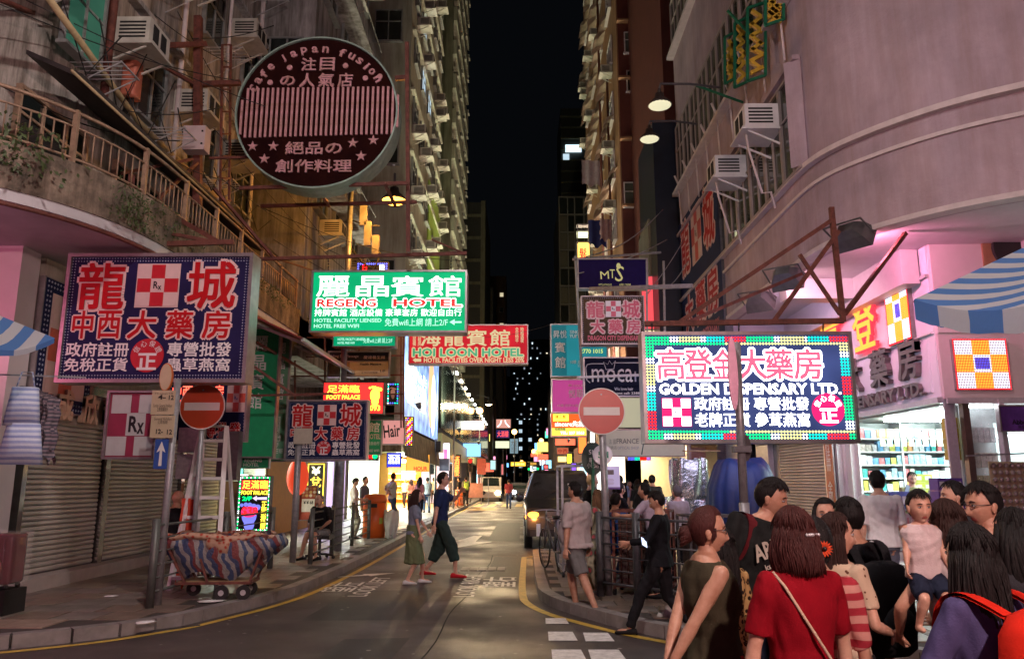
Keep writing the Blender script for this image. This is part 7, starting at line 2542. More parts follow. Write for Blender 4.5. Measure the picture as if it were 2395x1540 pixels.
umbrella('big blue and white striped market umbrella at the right edge', tuple(PY(2560, 500, 6.1)), [tuple(PY(2137, 700, 5.9)), tuple(PY(2470, 700, 4.5)), (6.4, 4.6, 3.3), (6.7, 7.6, 3.3), tuple(PY(2330, 712, 7.4))])
umbrella('corner of a blue and white striped umbrella at the left edge', tuple(PY(-190, 660, 7.0)), [tuple(PY(128, 790, 7.3)), tuple(PY(-60, 806, 6.0)), (-8.2, 5.6, 3.2), (-8.2, 8.4, 3.2), tuple(PY(-30, 785, 8.5))], .05)
p = PZ(874, 1256, .12)
o = thing('litter_bin', 'bright orange round litter bin at the end of the left guard rail', 'litter bin', (p.x, p.y, .12))
MB().cyl((0, 0, 0), (0, 0, .92), .30, .31, 20).build('body', mat('orange_plastic', (.70, .13, .02), .4, var=.08), o)
MB().loft([[(math.cos(q) * r_, math.sin(q) * r_, z) for q in [2 * PI * i / 20 for i in range(20)]] for r_, z in ((.31, .92), (.33, .95), (.33, 1.02), (.28, 1.12), (.05, 1.16))]).build('lid', MC['orange_plastic'], o)
MB().box((.0, -.31, .85), (.24, .02, .10)).build('slot', m_blk, o)
MB().box((.22, -.22, .45), (.10, .02, .16), rz=.8).build('sticker', m_lime, o)
o = thing('rubbish_bag', 'tied white rubbish bag slumped against the orange bin', 'rubbish bag', (p.x + .5, p.y - .2, .12))
drape(.36, .36, .7, mat('white_plastic_bag', (.5, .5, .48), .3, var=.2), 'bag', o, 3, 0, .72, fold=.07)
r = random.Random(5)
m_cart = mat('cardboard', (.42, .27, .12), .7, var=.15, scale=4)
k = 0
for row in range(4):
 for c in range(3):
  o = MB().box((0, 0, 0), (.42, .36, .36)).build('carton', m_cart, None, (-6.45 + c * .0 + r.uniform(-.02, .02), 17.6 + c * .45, .32 + row * .37), r.uniform(-.05, .05),
             label='brown cardboard carton outside the cosmetics shop, %s row, %s stack' % (['bottom', 'second', 'third', 'top'][row], ['nearest', 'middle', 'farthest'][c]), cat='carton', group='cartons piled outside the cosmetics shop')
  MB().box((0, 0, .181), (.42, .05, .004)).build('tape', m_beigep, o)
for row in range(6):
 z = .55 + row * .42
 MB().bb((-9.8, 19.0, z), (-7.2, 21.4, z + .03)).build('shop_shelf', m_white, None, label='glass shelf %s in the bright cosmetics shop' % ['nearest the floor', 'second from the floor', 'at waist height', 'at chest height', 'at eye height', 'under the ceiling'][row], cat='shelf') if False else None
def goods(label, group, cat, name, n, f, seed=1, cols=None, lab=None):
 """many small boxed goods, each a thing of its own"""
 r = random.Random(seed)
 cols = cols or [(.65, .66, .68), (.10, .30, .60), (.60, .25, .05), (.62, .55, .05), (.05, .40, .35), (.55, .08, .10), (.30, .55, .70), (.65, .6, .5)]
 for i in range(n):
  q_ = f(i, r)
  (x, y, z), (w, d, h), rz, ci = q_[:4]
  lb_ = q_[4] if len(q_) > 4 else label
  m_ = mat('goods_%d' % (ci % len(cols)) if cols is None else 'goods_%02d%02d%02d' % tuple(int(99 * v) for v in cols[ci % len(cols)]), cols[ci % len(cols)], .4, var=.5, scale=18)
  MB().box((0, 0, 0), (w, d, h)).build(name, m_, None, (x, y, z), rz, label=lb_, cat=cat, group=group)
for (x0, x1, y, z0, n_, cols, l, gname) in ((-9.9, -7.3, 21.35, .5, 6, None, 'small packet on the cosmetics shop shelves', 'packets in the cosmetics shop'),
           (-9.9, -7.3, 39.7, .5, 6, [(.05, .35, .10), (.5, .5, .2), (.6, .6, .5)], 'bottle box on the grocery shop shelves', 'goods in the grocery shop'),
           (-9.8, -7.0, 53.6, .4, 5, [(.7, .4, .05), (.6, .15, .03), (.6, .55, .1)], 'fruit crate in the amber juice shop', 'crates in the juice shop')):
 sh = thing('shelf_unit', 'tall shelf unit at the back of the ' + gname.split(' in the ')[1], 'shelf unit', (x0, y, .12))
 for k in range(n_):
  MB().bb((0, -.35, z0 + k * .42 - .12), (x1 - x0, 0, z0 + k * .42 - .09)).build('shelf', m_white, sh)
 goods(l, gname, 'packet', 'packet', n_ * 9, lambda i, r: ((x0 + .15 + (i % 9) * (x1 - x0 - .2) / 9, y - .2, z0 + (i // 9) * .42 + .13), (.2 + r.random() * .07, .12, .2 + r.random() * .1), 0, r.randint(0, 9), '%s, %s shelf up, place %s' % (l, ['lowest', 'second', 'third', 'fourth', 'fifth', 'sixth'][i // 9], ['one', 'two', 'three', 'four', 'five', 'six', 'seven', 'eight', 'nine'][i % 9])), seed=int(y), cols=cols)
def bicycle(label, x, y, rz, z=.12, s=1.0):
 o = thing('bicycle', label, 'bicycle', (x, y, z), rz)
 for wx in (-.5, .5):
  pts = [(wx + .33 * math.cos(a), 0, .34 + .33 * math.sin(a)) for a in [2 * PI * i / 24 for i in range(25)]]
  w_ = MB().tube(pts, .016, 6).build('wheel', m_black, o)
  sp = MB()
  for i in range(10):
   a = 2 * PI * i / 10
   sp.cyl((wx, 0, .34), (wx + .32 * math.cos(a), 0, .34 + .32 * math.sin(a)), .003, n=3)
  sp.build('spoke', m_steel, w_, kind='stuff')
 f = MB()
 for a, b in (((-.5, 0, .34), (-.12, 0, .32)), ((-.12, 0, .32), (-.22, 0, .85)), ((-.5, 0, .34), (-.2, 0, .72)), ((-.12, 0, .32), (.36, 0, .80)), ((-.2, 0, .76), (.36, 0, .86)), ((.36, 0, .92), (.5, 0, .34))):
  f.cyl(a, b, .018, n=8)
 f.build('frame', m_dsteel, o)
 MB().ball((-.23, 0, .90), (.13, .07, .035), 10, 6).build('saddle', m_black, o)
 MB().tube([(.30, -.26, .98), (.36, -.1, 1.0), (.36, .1, 1.0), (.30, .26, .98)], .014, 6).cyl((.36, 0, .9), (.36, 0, 1.0), .014, n=6).build('handlebar', m_steel, o)
 return o
bicycle('bicycle parked on the left kerb beyond the couple', -3.75, 44.0, .4)
o = bicycle('bicycle leaning by the black van, front lamp and white reflector facing us', PZ(1290, 1345, .12).x + .05, 13.7, PI / 2 + .25)
MB().box((.9, 0, .62), (.03, .07, .22)).build('reflector', m_white, o)
o = thing('office_chair', 'black office chair under the man sitting on the left pavement', 'office chair', (-3.95, 15.7, .12), 0)
MB().box((0, 0, .42), (.46, .44, .07)).build('seat', m_black, o)
MB().box((0, .24, .72), (.42, .06, .42)).build('backrest', m_black, o)
MB().cyl((0, 0, .1), (0, 0, .4), .03).build('gas_lift', m_dsteel, o)
for i in range(5):
 a = 2 * PI * i / 5
 MB().bar((0, 0, .10), (.28 * math.cos(a), .28 * math.sin(a), .07), .035).ball((.28 * math.cos(a), .28 * math.sin(a), .035), .035, 8, 6).build('castor_arm', m_black, o)
def van():
 o = thing('van', 'black van parked behind the kerb island with its front corner lamp glowing orange', 'van', (1.05, 18.9, 0), 0)
 m_vb = mat('black_car_paint', (.045, .045, .052), .28, 0, var=.2, coat=1.0)
 W2 = .92
 prof = [(0, .32, .88), (-.08, .50, .90), (-.06, .80, .90), (.12, 1.00, .90), (.95, 1.16, .92), (1.75, 1.82, .70), (2.0, 1.90, .68), (4.6, 1.91, .68), (4.85, 1.78, .70), (4.9, .5, .90), (4.8, .30, .90)]
 b = MB()
 sec = []
 for sx, k in ((-1, 1), (1, 1)):
  sec.append([Vector((sx * W2 * (w / .92), y, z)) for y, z, w in prof])
 n = len(prof)
 vs = sec[0] + sec[1]
 fs = [(i, i + 1, n + i + 1, n + i) for i in range(n - 1)] + [tuple(range(n))[::-1], tuple(n + i for i in range(n))] + [(n - 1, 0, n, 2 * n - 1)]
 b.add(vs, fs, 0, False)
 me = b.mesh('body', m_vb)
 bm = bmesh.new()
 bm.from_mesh(me)
 bmesh.ops.bevel(bm, geom=[e for e in bm.edges if e.calc_face_angle(0) > .25], offset=.06, segments=3, affect='EDGES', profile=.6)
 for f in bm.faces:
  f.smooth = True
 bm.to_mesh(me)
 bm.free()
 body = put('body', me, o)
 a, c = Vector((0, 1.03, 1.20)), Vector((0, 1.70, 1.785))
 nrm = Vector((0, -(c - a).z, (c - a).y)).normalized() * .012
 gl = MB()
 P = [Vector((-.80, a.y, a.z)), Vector((.80, a.y, a.z)), Vector((.60, c.y, c.z)), Vector((-.60, c.y, c.z))]
 gl.add([p + nrm for p in P] + [p - nrm for p in P], [(0, 1, 2, 3), (4, 7, 6, 5), (0, 4, 5, 1), (1, 5, 6, 2), (2, 6, 7, 3), (3, 7, 4, 0)])
 gl.build('windscreen', mat('dark_windscreen', (.055, .06, .07), .22, var=.7, scale=2.5, spec=1), o)
 for sx in (-1, 1):
  s_ = MB()
  s_.add([Vector((sx * .925, 1.15, 1.16)), Vector((sx * .745, 1.85, 1.74)), Vector((sx * .735, 4.4, 1.78)), Vector((sx * .925, 4.5, 1.16))], [(0, 1, 2, 3) if sx > 0 else (3, 2, 1, 0)])
  s_.build('side_window', MC['dark_windscreen'], o)
  h = MB()
  h.ball((0, 0, 0), (.20, .10, .12), 14, 8)
  h.build('headlight', glow('orange_side_lamp', (1, .30, .03), 6.0, samp=True) if sx < 0 else mat('headlight_glass', (.3, .3, .3), .1, .5), o, (sx * .72, .03, .78))
  m2 = MB().ball((0, 0, 0), (.12, .08, .12), 12, 8).build('wing_mirror', m_vb, o, (sx * 1.05, 1.15, 1.22))
  for y in (.85, 4.0):
   w_ = MB().cyl((sx * .74, y, .33), (sx * .93, y, .33), .33, n=24).build('wheel', m_black, o)
   MB().cyl((sx * .92, y, .33), (sx * .945, y, .33), .19, n=16).build('rim', m_alu, w_)
 g_ = MB()
 for k in range(5):
  g_.box((0, -.075, .70 + k * .045), (.86, .03, .012))
 g_.build('grille', m_alu, o)
 MB().box((0, -.10, .42), (1.6, .06, .16)).build('bumper', m_black, o)
 MB().box((0, -.14, .50), (.46, .012, .12)).build('number_plate', mat('plate_white', (.6, .6, .58), .4), o)
 MB().tube([(-.55, .98, 1.17), (-.1, 1.18, 1.36)], .012, 5).tube([(.15, .98, 1.17), (.6, 1.18, 1.36)], .012, 5).build('wiper', m_blk, o)
 MB().box((.25, 1.32, 1.52), (.12, .01, .09), rx=-.7).build('permit', m_white, o)
 lamp('POINT', (-.72, -.25, .78), 12, (1, .35, .05), o, .06)
 return o
van()
def small_car(label, x, y, c, hl_, h=1.45, on=True):
 o = thing('car', label, 'car', (x, y, 0))
 m_ = mat('car_%d' % int(y), c, .25, coat=.6, var=.1)
 b = MB()
 prof = [(0, .3), (0, .75), (.8, .92), (1.4, h), (3.2, h), (3.9, 1.0), (4.2, .9), (4.2, .3)]
 n = len(prof)
 vs = [(-.82, a, z) for a, z in prof] + [(.82, a, z) for a, z in prof]
 b.add(vs, [(i, (i + 1) % n, n + (i + 1) % n, n + i) for i in range(n)] + [tuple(range(n))[::-1], tuple(n + i for i in range(n))])
 b.build('body', m_, o)
 MB().add([(-.72, .84, .98), (.72, .84, .98), (.62, 1.36, h - .05), (-.62, 1.36, h - .05)], [(0, 1, 2, 3)]).build('windscreen', m_glassd, o)
 for sx in (-1, 1):
  MB().ball((sx * .6, -.02, .68), (.22, .08, .16), 12, 8).build('headlight', hl_ if (on and sx == (-1 if x > -2 else 1)) or on == 2 else m_glassd, o)
  for yy in (.8, 3.4):
   MB().cyl((sx * .68, yy, .3), (sx * .86, yy, .3), .3, n=14).build('wheel', m_black, o)
 return o
small_car('white van far down the left side with one dazzling warm headlight', -2.3, 62, (.45, .40, .35), glow('warm_headlight', (1, .85, .5), 40), 1.9)
small_car('dark car behind the man in red with a cold white headlight', .1, 66, (.05, .05, .06), glow('cold_headlight', (.8, .95, 1), 30), 1.45)
for x, y, l in ((1.7, 78, 'distant dark car with red tail lights at the right'), (2.0, 92, 'farther distant car with red lights')):
 o = small_car(l, x, y, (.04, .03, .03), m_redled, 1.5, on=2)
for u, Y, zc, c, l in ((1100, 56, 2.7, 'red', 'traffic signal showing red at the far left'), (1258, 86, 3.2, 'green', 'traffic signal showing green at the far right'), (1237, 88, 3.2, 'green', 'second green traffic signal over the far road')):
 x = PY(u, 1123, Y).x
 o = thing('traffic_light', l, 'traffic light', (x, Y, .0))
 MB().cyl((0, 0, 0), (0, 0, zc + .5), .06, n=8).build('pole', m_steel, o)
 MB().box((0, -.12, zc), (.32, .2, .95)).build('housing', m_blk, o)
 for k, m_ in enumerate((m_redled if c == 'red' else m_dark, m_dark, m_grnled if c == 'green' else m_dark)):
  MB().ball((0, -.23, zc + .3 - k * .3), (.12, .05, .12), 10, 6).build('lens', m_, o)
for u, Y, h, l in ((1018, 36, 3.4, 'grey signal pole on the left pavement behind the tall man'), (1060, 44, 9, 'tall thin reddish pole rising past the green-lit ledge'), (1005, 38, 2.4, 'short grey post by the left kerb')):
 p = PY(u, 1123, Y)
 o = thing('street_pole', l, 'pole', (p.x, Y, .12))
 MB().cyl((0, 0, 0), (0, 0, h), .06, .05, 10).build('pole', m_steel, o)
 if h < 4:
  MB().box((.12, -.05, h - .35), (.22, .22, .5)).build('signal_head', m_blk, o)
p = PY(1122, 1123, 50)
o = thing('kiosk', 'pink lit barrier frame and board at the far left kerb', 'barrier', (p.x, 50, .12))
MB().box((-.3, 0, .9), (1.0, .08, .9)).build('panel', mat('pink_hoarding', (.55, .28, .24), .5), o)
MB().box((.1, -.1, 2.4), (.55, .05, 1.0)).build('board', mat('coral_board', (.6, .16, .12), .5), o)
MB().bar((.1, 0, 0), (.1, 0, 2.9), .06).bar((.55, 0, 0), (.55, 0, 1.6), .05).build('post', m_steel, o)
MB().cyl((-1.0, 1, 0), (-1.0, 1, .95), .28, n=14).build('litter_bin', MC['orange_plastic'], None, (p.x - .2, 48, .12), label='second orange litter bin far along the left pavement', cat='litter bin')
o = thing('bus_stop_sign', 'dark green oval minibus stop sign with faded 5M characters', 'bus stop sign', (PY(1387, 1123, 12).x, 12.0, .12))
z = PY(1387, 1072, 12).z - .12
MB().cyl((0, 0, 0), (0, 0, z), .03, n=8).build('pole', mat('green_pole', (.03, .15, .08), .4), o)
P = [(.17 * math.cos(t), .25 * math.sin(t)) for t in [2 * PI * i / 28 for i in range(28)]]
q = MB().prism(P, -.02, .02).build('oval_plate', mat('dark_green_plate', (.03, .06, .045), .5, var=.3), o, (0, 0, z))
txt('5M', 0, .10, .12, .07, m_whp, q, y=-.024)
txt('專線\n小巴站', 0, -.06, .18, .16, m_whp, q, y=-.024)
o = thing('bus_stop_sign', 'white round 5M stop flag with a purple-edged timetable board below it', 'bus stop sign', (PY(1418, 1123, 11.9).x, 11.9, .12))
z = PY(1412, 1063, 11.9).z - .12
MB().cyl((0, 0, 0), (0, 0, z + .1), .025, n=8).build('pole', m_steel, o)
P = [(.15 * math.cos(t) - .05, .15 * math.sin(t)) for t in [2 * PI * i / 28 for i in range(28)]]
q = MB().prism(P, -.03, -.01).build('round_flag', m_whp, o, (0, 0, z))
txt('5M', -.04, 0, .16, .10, mat('green_letters', (.02, .22, .12), .4), q, y=-.034, bold=.03)
q = MB().box((0, 0, 0), (.24, .02, .34)).build('timetable', mat('lilac_timetable', (.50, .46, .66), .4, var=0, emit=(.5, .45, .7), es=.35), o, (.08, -.04, z - .34))
MB().box((-.03, -.013, .08), (.12, .004, .07)).build('map_print', mat('map_print', (.25, .22, .22), .5, var=.5, scale=40), q)
MB().box((0, -.013, -.155), (.24, .004, .03)).build('board_edge', mat('purple_edge', (.20, .10, .42), .4), q)
for i in range(5):
 MB().box((-.04 + .01 * (i % 2), -.013, -.02 - i * .02), (.12, .003, .004)).build('print_line', mat('print_line', (.35, .15, .15), .5), q)
def cage(label, x, y, w, d, h, rz, m_, nv=7, nh=5, z=.12, solid=True):
 o = thing('cage_trolley', label, 'trolley', (x, y, z), rz)
 f = MB()
 for sx in (-1, 1):
  for sy in (-1, 1):
   f.bar((sx * w / 2, sy * d / 2, .08), (sx * w / 2, sy * d / 2, h), .035)
 for zz in (.12, h):
  f.bar((-w / 2, -d / 2, zz), (w / 2, -d / 2, zz), .03).bar((-w / 2, d / 2, zz), (w / 2, d / 2, zz), .03).bar((-w / 2, -d / 2, zz), (-w / 2, d / 2, zz), .03).bar((w / 2, -d / 2, zz), (w / 2, d / 2, zz), .03)
 f.build('frame', m_, o)
 g_ = MB()
 for sy in (-1, 1):
  for i in range(nv):
   g_.cyl((-w / 2 + w * (i + 1) / (nv + 1), sy * d / 2, .12), (-w / 2 + w * (i + 1) / (nv + 1), sy * d / 2, h), .006, n=4)
  for i in range(nh):
   g_.cyl((-w / 2, sy * d / 2, .12 + (h - .12) * (i + 1) / (nh + 1)), (w / 2, sy * d / 2, .12 + (h - .12) * (i + 1) / (nh + 1)), .006, n=4)
 g_.build('wire_mesh', m_, o, kind='stuff')
 if solid:
  MB().box((0, 0, h * .5), (w * .86, d * .8, h * .78)).build('load', mat('brown_load', (.09, .055, .045), .7, var=.6, scale=7, bump=.5), o)
 for sx in (-1, 1):
  for sy in (-1, 1):
   MB().cyl((sx * w / 2 - .02, sy * d / 2, .045), (sx * w / 2 + .02, sy * d / 2, .045), .045, n=10).build('wheel', m_black, o)
 return o
cage('rusty wire cage trolley full of brown sacks behind the right guard rail', 1.72, 11.0, .75, .55, 1.1, -.3, m_rust)
cage('second dark cage trolley beside the striding man in black', 2.5, 10.7, .6, .55, 1.05, .1, m_dsteel)
cage('tall empty pale metal frame cart in front of the black van', .95, 13.2, .55, .8, 1.75, .05, m_steel, 0, 2, solid=False)
o = thing('crate', 'orange-red plastic crate on the trolley beyond the right guard rail', 'crate', (1.95, 12.4, .12))
MB().box((0, 0, .82), (.7, .4, .16)).build('tray', mat('orange_crate', (.75, .12, .03), .4), o)
MB().box((0, 0, .36), (.6, .36, .72)).build('stand', m_dark, o)
o = thing('paper_bag', 'brown paper bags standing behind the no-entry pole', 'paper bag', (1.12, 11.25, .12))
MB().loft([[(math.copysign(abs(math.cos(q)) ** .4, math.cos(q)) * .17 * k, math.copysign(abs(math.sin(q)) ** .4, math.sin(q)) * .10 * k, z) for q in [2 * PI * i / 16 for i in range(16)]] for z, k in ((0, 1), (.3, 1.02), (.45, .95))]).build('bag', m_cart, o)
o = thing('plastic_bag', 'white plastic bag lying on the kerb under the striding man', 'plastic bag', (1.85, 9.25, .0))
drape(.5, .3, .18, mat('white_plastic_bag', (.5, .5, .48), .3, var=.2), 'bag', o, 11, 0, .19, fold=.09)
p = PZ(1610, 1205, .12)
o = thing('wrapped_stand', 'clothes stand wrapped in crumpled silver sheet near the red phone shop sign', 'stand', (PY(1612, 1123, 14.5).x, 14.5, .12))
m_silver = mat('crumpled_silver_sheet', (.55, .58, .52), .22, .75, var=.2, bump=1.0, bscale=9)
drape(.62, .5, 1.15, m_silver, 'sheet', o, 21, 0, 1.9, fold=.09)
drape(.8, .6, .7, m_silver, 'sheet', o, 22, 0, 1.2, fold=.09)
MB().bar((0, 0, 0), (0, 0, 2.3), .03).bar((-.3, 0, 2.28), (.35, 0, 2.28), .025).bar((-.1, 0, 2.05), (.6, 0, 2.05), .025).build('rail', mat('wood_rail', (.42, .28, .14), .6), o)
o = thing('tarp_stall', 'market stall bundled under a big blue tarpaulin below the LED dispensary sign', 'covered stall', (PY(1735, 1123, 12.6).x, 12.6, .12))
m_btarp = mat('blue_tarpaulin', (.010, .032, .125), .55, var=.45, scale=1.5, bump=.8, bscale=5)
def dome(w, d, h, m_, parent, seed, name='tarpaulin'):
 r = random.Random(seed)
 ph = [r.uniform(0, 6) for _ in range(6)]
 rings = []
 for j in range(16):
  t = j / 15
  rr = min(1, t * 2.1 + .02) ** .7 * (.86 + .2 * t)
  f = lambda a: 1 + min(1, t * 1.6) * (.11 * abs(math.sin(a * 2.5 + ph[0] + .5 * math.sin(t * 4))) ** .5 - .08 + .04 * math.sin(a * 17 + ph[1] + t * 3) + .02 * math.sin(a * 23 + ph[2]))
  rings.append([(math.cos(a) * w / 2 * rr * f(a), math.sin(a) * d / 2 * rr * f(a + .3),
      h * (1 - max(0, t - .30) / .70 * 1.0) * (1 if t > .30 else 1) + (.10 * math.sin(a * 2 + ph[3]) + .07 * math.sin(a * 5 + ph[4])) * min(1, t * 3) * (1 - t) + (.06 * (1 - t / .3) if t < .3 else 0)) for a in [2 * PI * i / 66 for i in range(66)]])
 return MB().loft(rings).build(name, m_, parent)
dome(1.15, 1.0, 1.78, m_btarp, o, 4)
bars('sign_bracket', 'long dark bar with stays holding the bright green hotel sign', 'sign bracket',
  [(PY(590, 606, 14), PY(1092, 592, 14), .06), (PY(500, 440, 13.2), PY(640, 602, 14), .05), (PY(1010, 560, 13.8), PY(1085, 592, 14), .03), (PY(640, 602, 14), PY(770, 645, 16), .03)], .05, m_rust)
b = MB()
for u in (768, 1055):
 a, c = PY(u, 600, 14), PY(u, 634, 14)
 for i in range(5):
  t = (i + .5) / 5
  b.ball(a.lerp(c, t), (.016, .016, .03), 6, 4)
b.build('chain', m_blk, label='pair of short chains hanging the green hotel sign from its bar', cat='chain')
bars('sign_bracket', 'rusty frame and posts carrying the round cafe sign', 'sign bracket',
  [(PY(446, 198, 13.3), PY(562, 194, 13.3), .09), (PY(924, 184, 13.4), PY(952, 182, 13.4), .08), (PY(952, 100, 13.4), PY(955, 590, 13.4), .07), (PY(560, 440, 13.2), PY(955, 428, 13.2), .06),
  (PY(610, 482, 14.2), PY(975, 472, 14.2), .06), (PY(464, 40, 13.2), PY(462, 480, 13.2), .13), (PY(520, 105, 13.6), PY(515, 470, 13.6), .04), (PY(540, 105, 13.9), PY(536, 470, 13.9), .04),
  (PY(100, 118, 10.5), PY(480, 103, 13.2), .09), (PY(320, 118, 12), PY(452, 196, 13.2), .06), (PY(0, 0, 9.3), PY(275, 110, 11.8), .06), (PY(285, 0, 11.9), PY(268, 420, 11.9), .12),
  (PY(745, 440, 13.1), PY(770, 482, 14), .05), (PY(900, 430, 13.1), PY(925, 482, 14), .05), (PY(490, 370, 13.2), PY(640, 366, 13.2), .04), (PY(285, 405, 11.5), PY(450, 372, 13), .05), (PY(365, 470, 12), PY(462, 380, 13.1), .05)] +
  [(PY(520, 105 + i * 52, 13.6), PY(540, 105 + i * 52, 13.9), .03) for i in range(8)], .06, m_rust)
bars('sign_bracket', 'red-brown frame standing above the big navy dispensary sign', 'sign bracket',
  [(PY(168, 577, 10.9), PY(548, 566, 10.9), .07), (PY(177, 500, 10.9), PY(172, 577, 10.9), .08), (PY(307, 412, 11.4), PY(302, 575, 10.9), .09), (PY(310, 450, 11.4), PY(515, 568, 11.2), .07), (PY(310, 500, 11.2), PY(405, 572, 11), .06), (PY(380, 542, 11), PY(520, 570, 11), .05)], .06, m_rust)
p = PY(460, 328, 13.0)
o = thing('junction_box', 'pink-lit square metal switch box on the post left of the round cafe sign', 'junction box', tuple(p))
MB().box((0, 0, 0), (.40, .25, .46)).build('box', mat('pale_box', (.58, .46, .46), .4, var=.08), o)
MB().box((.15, -.13, .12), (.03, .02, .03)).box((.15, -.13, -.12), (.03, .02, .03)).build('latch', m_blk, o)
p = PY(310, 175, 11.6)
o = thing('transformer', 'orange-red cylinder housing hanging on the post at the upper left', 'transformer', tuple(p), 0)
MB().loft([[(math.copysign(abs(math.cos(q)) ** .5, math.cos(q)) * .13, math.copysign(abs(math.sin(q)) ** .5, math.sin(q)) * .14, z) for q in [2 * PI * i / 16 for i in range(16)]] for z in (.42, .4, -.4, -.42)]).build('housing', mat('orange_red_housing', (.45, .13, .08), .5, var=.2), o)
b = MB()
for i in range(6):
 b.tube([(-.1 + i * .03, 0, -.4), (-.08 + i * .03, 0, -.55), (-.12 + i * .01, .02, -.72), (-.16, .05, -.8)], .012, 5)
b.build('cable', m_cable, o)
gy = 11.2
bars('sign_truss', 'dark triangular steel truss holding the LED dispensary sign', 'sign truss',
  [(PY(1508, 757, gy), PY(1972, 750, gy), .075), (PY(1590, 752, gy), PY(1945, 515, gy), .06), (PY(1810, 750, gy), PY(1962, 540, gy), .06), (PY(1944, 485, gy), PY(1972, 752, gy), .07), (PY(1870, 595, gy), PY(1965, 735, gy), .05),
  (PY(1975, 735, gy), PY(2118, 545, gy + .5), .06), (PY(1610, 752, gy + .4), PY(1875, 640, gy + 1.0), .05)], .06, m_rust)
b = MB()
for u in (1525, 1728, 1925):
 a, c = PY(u, 755, gy - .1), PY(u, 778, gy - .1)
 for i in range(4):
  b.ball(a.lerp(c, (i + .5) / 4), (.014, .014, .028), 6, 4)
b.build('chain', m_blk, label='three short chains between the truss and the LED dispensary sign', cat='chain')
bars('sign_bracket', 'pale beam and post frame around the violet MTS sign', 'sign bracket',
  [(PY(1340, 606, 17), PY(1545, 590, 18.5), .05), (PY(1345, 600, 17.1), PY(1362, 885, 16.4), .05), (PY(1512, 604, 17), PY(1514, 800, 17), .035), (PY(1380, 676, 16.2), PY(1620, 668, 14.8), .08), (PY(1350, 882, 15.6), PY(1508, 876, 15.6), .05), (PY(1552, 610, 19), PY(1555, 780, 19), .05)], .05, m_steel)
bars('sign_bracket', 'rough scaffold grid behind the Health Massage board', 'sign bracket',
  [(PY(660, 790 + k * 45, 18.5), PY(945, 786 + k * 45, 18.5), .035) for k in range(5)] + [(PY(u, 775, 18.5), PY(u, 1000, 18.5), .035) for u in (690, 760, 840, 938, 944)] + [(PY(600, 800, 15), PY(770, 900, 17.5), .05), (PY(585, 850, 14.8), PY(690, 925, 15), .05), (PY(570, 925, 15), PY(780, 920, 15), .04)], .04, m_rust)
b = MB()
A = [PY(590, 672, 14.2), PY(735, 765, 18.5), PY(735, 795, 18.6), PY(590, 795, 13.9)]
b.add([(-5.2, 13.6, 4.75), (-5.2, 19, 4.85), (-3.9, 19, 4.15), (-3.9, 13.6, 4.15), (-5.2, 13.6, 4.72), (-5.2, 19, 4.82), (-3.9, 19, 4.12), (-3.9, 13.6, 4.12)], [(0, 1, 2, 3), (7, 6, 5, 4), (0, 4, 5, 1), (2, 6, 7, 3), (0, 3, 7, 4), (1, 5, 6, 2)])
o = thing('awning', 'dark red canvas awning under the railed walkway behind the big navy sign', 'awning', (-4.5, 14, 4))
b.build('canvas', mat('dark_red_canvas', (.22, .02, .018), .7, var=.2), o, world=True)
MB().bar((-3.9, 13.6, 4.12), (-3.9, 19, 4.12), .06).bar((-3.9, 14.2, 4.1), (-5.2, 14.2, 4.6), .05).bar((-3.9, 17.5, 4.1), (-5.2, 17.5, 4.7), .05).build('frame', m_alu, o, world=True)
r = random.Random(33)
cab = thing('overhead_cables', 'tangle of thin overhead cables slung between the left facades and brackets', 'cables', (-4, 14, 6))
for (u0, v0, Y0, u1, v1, Y1, sg) in ((0, 10, 9, 560, 190, 13, .15), (60, 0, 9.5, 930, 330, 16, .3), (400, 0, 13, 760, 560, 18, .3), (500, 300, 13, 900, 700, 20, .3), (520, 420, 13.5, 940, 640, 22, .35), (600, 480, 15, 1090, 610, 20, .3), (300, 260, 11, 520, 250, 13, .1),
          (0, 200, 9, 420, 330, 12, .2), (320, 0, 12, 540, 150, 14, .1), (640, 560, 16, 1010, 700, 24, .4), (560, 520, 14, 800, 720, 18, .25), (450, 90, 13, 640, 60, 15, .1), (350, 330, 12, 520, 420, 13.5, .12),
          (1370, 600, 17, 1550, 490, 20, .25), (1350, 640, 16.8, 1560, 560, 20, .1), (1550, 680, 20, 1610, 610, 18, .1), (1512, 690, 17, 1600, 560, 19, .05), (1093, 790, 20, 1290, 758, 20, .1)):
 a, c = PY(u0, v0, Y0), PY(u1, v1, Y1)
 pts = [a.lerp(c, i / 10) - Vector((0, 0, sg * math.sin(PI * i / 10))) for i in range(11)]
 MB().tube(pts, .009 if u0 < 1300 else .014, 4).build('cable', m_cable if u0 < 1300 else m_steel, cab, world=True)
for u, v, Y, c, P_, l, es, az in ((2000, 556, 11.6, (1, .28, .48), 170, 'dark floodlight glowing red under the right canopy', 14, 0), (1842, 655, 13.6, (1, .5, .62), 110, 'grey floodlight on the middle of the right canopy edge', 2.0, .3), (1778, 708, 15.2, (.9, .6, 1), 60, 'grey floodlight left of the others under the right canopy', 1.2, .3)):
 p = PY(u, v, Y)
 flood(p.x, p.y, p.z, math.radians(62), -1.0 + az, c, P_, l, es=es, s=1.7, spot=2.7)
r = random.Random(2)
for x, y, s_, l in ((-4.05, 8.75, .12, 'crumpled white paper on the left kerb by the drain'), (-5.4, 10.6, .10, 'scrap of clear plastic on the left pavement'), (-3.9, 10.2, .16, 'flattened pinkish paper under the cart')):
 b = MB()
 b.ball((0, 0, .004), (s_, s_ * .6, .012), 9, 5, f=lambda p: p * (1 + r.uniform(-.35, .35)))
 b.build('litter', m_white, None, (x, y, .13 if y > 9 else .125), .4, label=l, cat='litter')
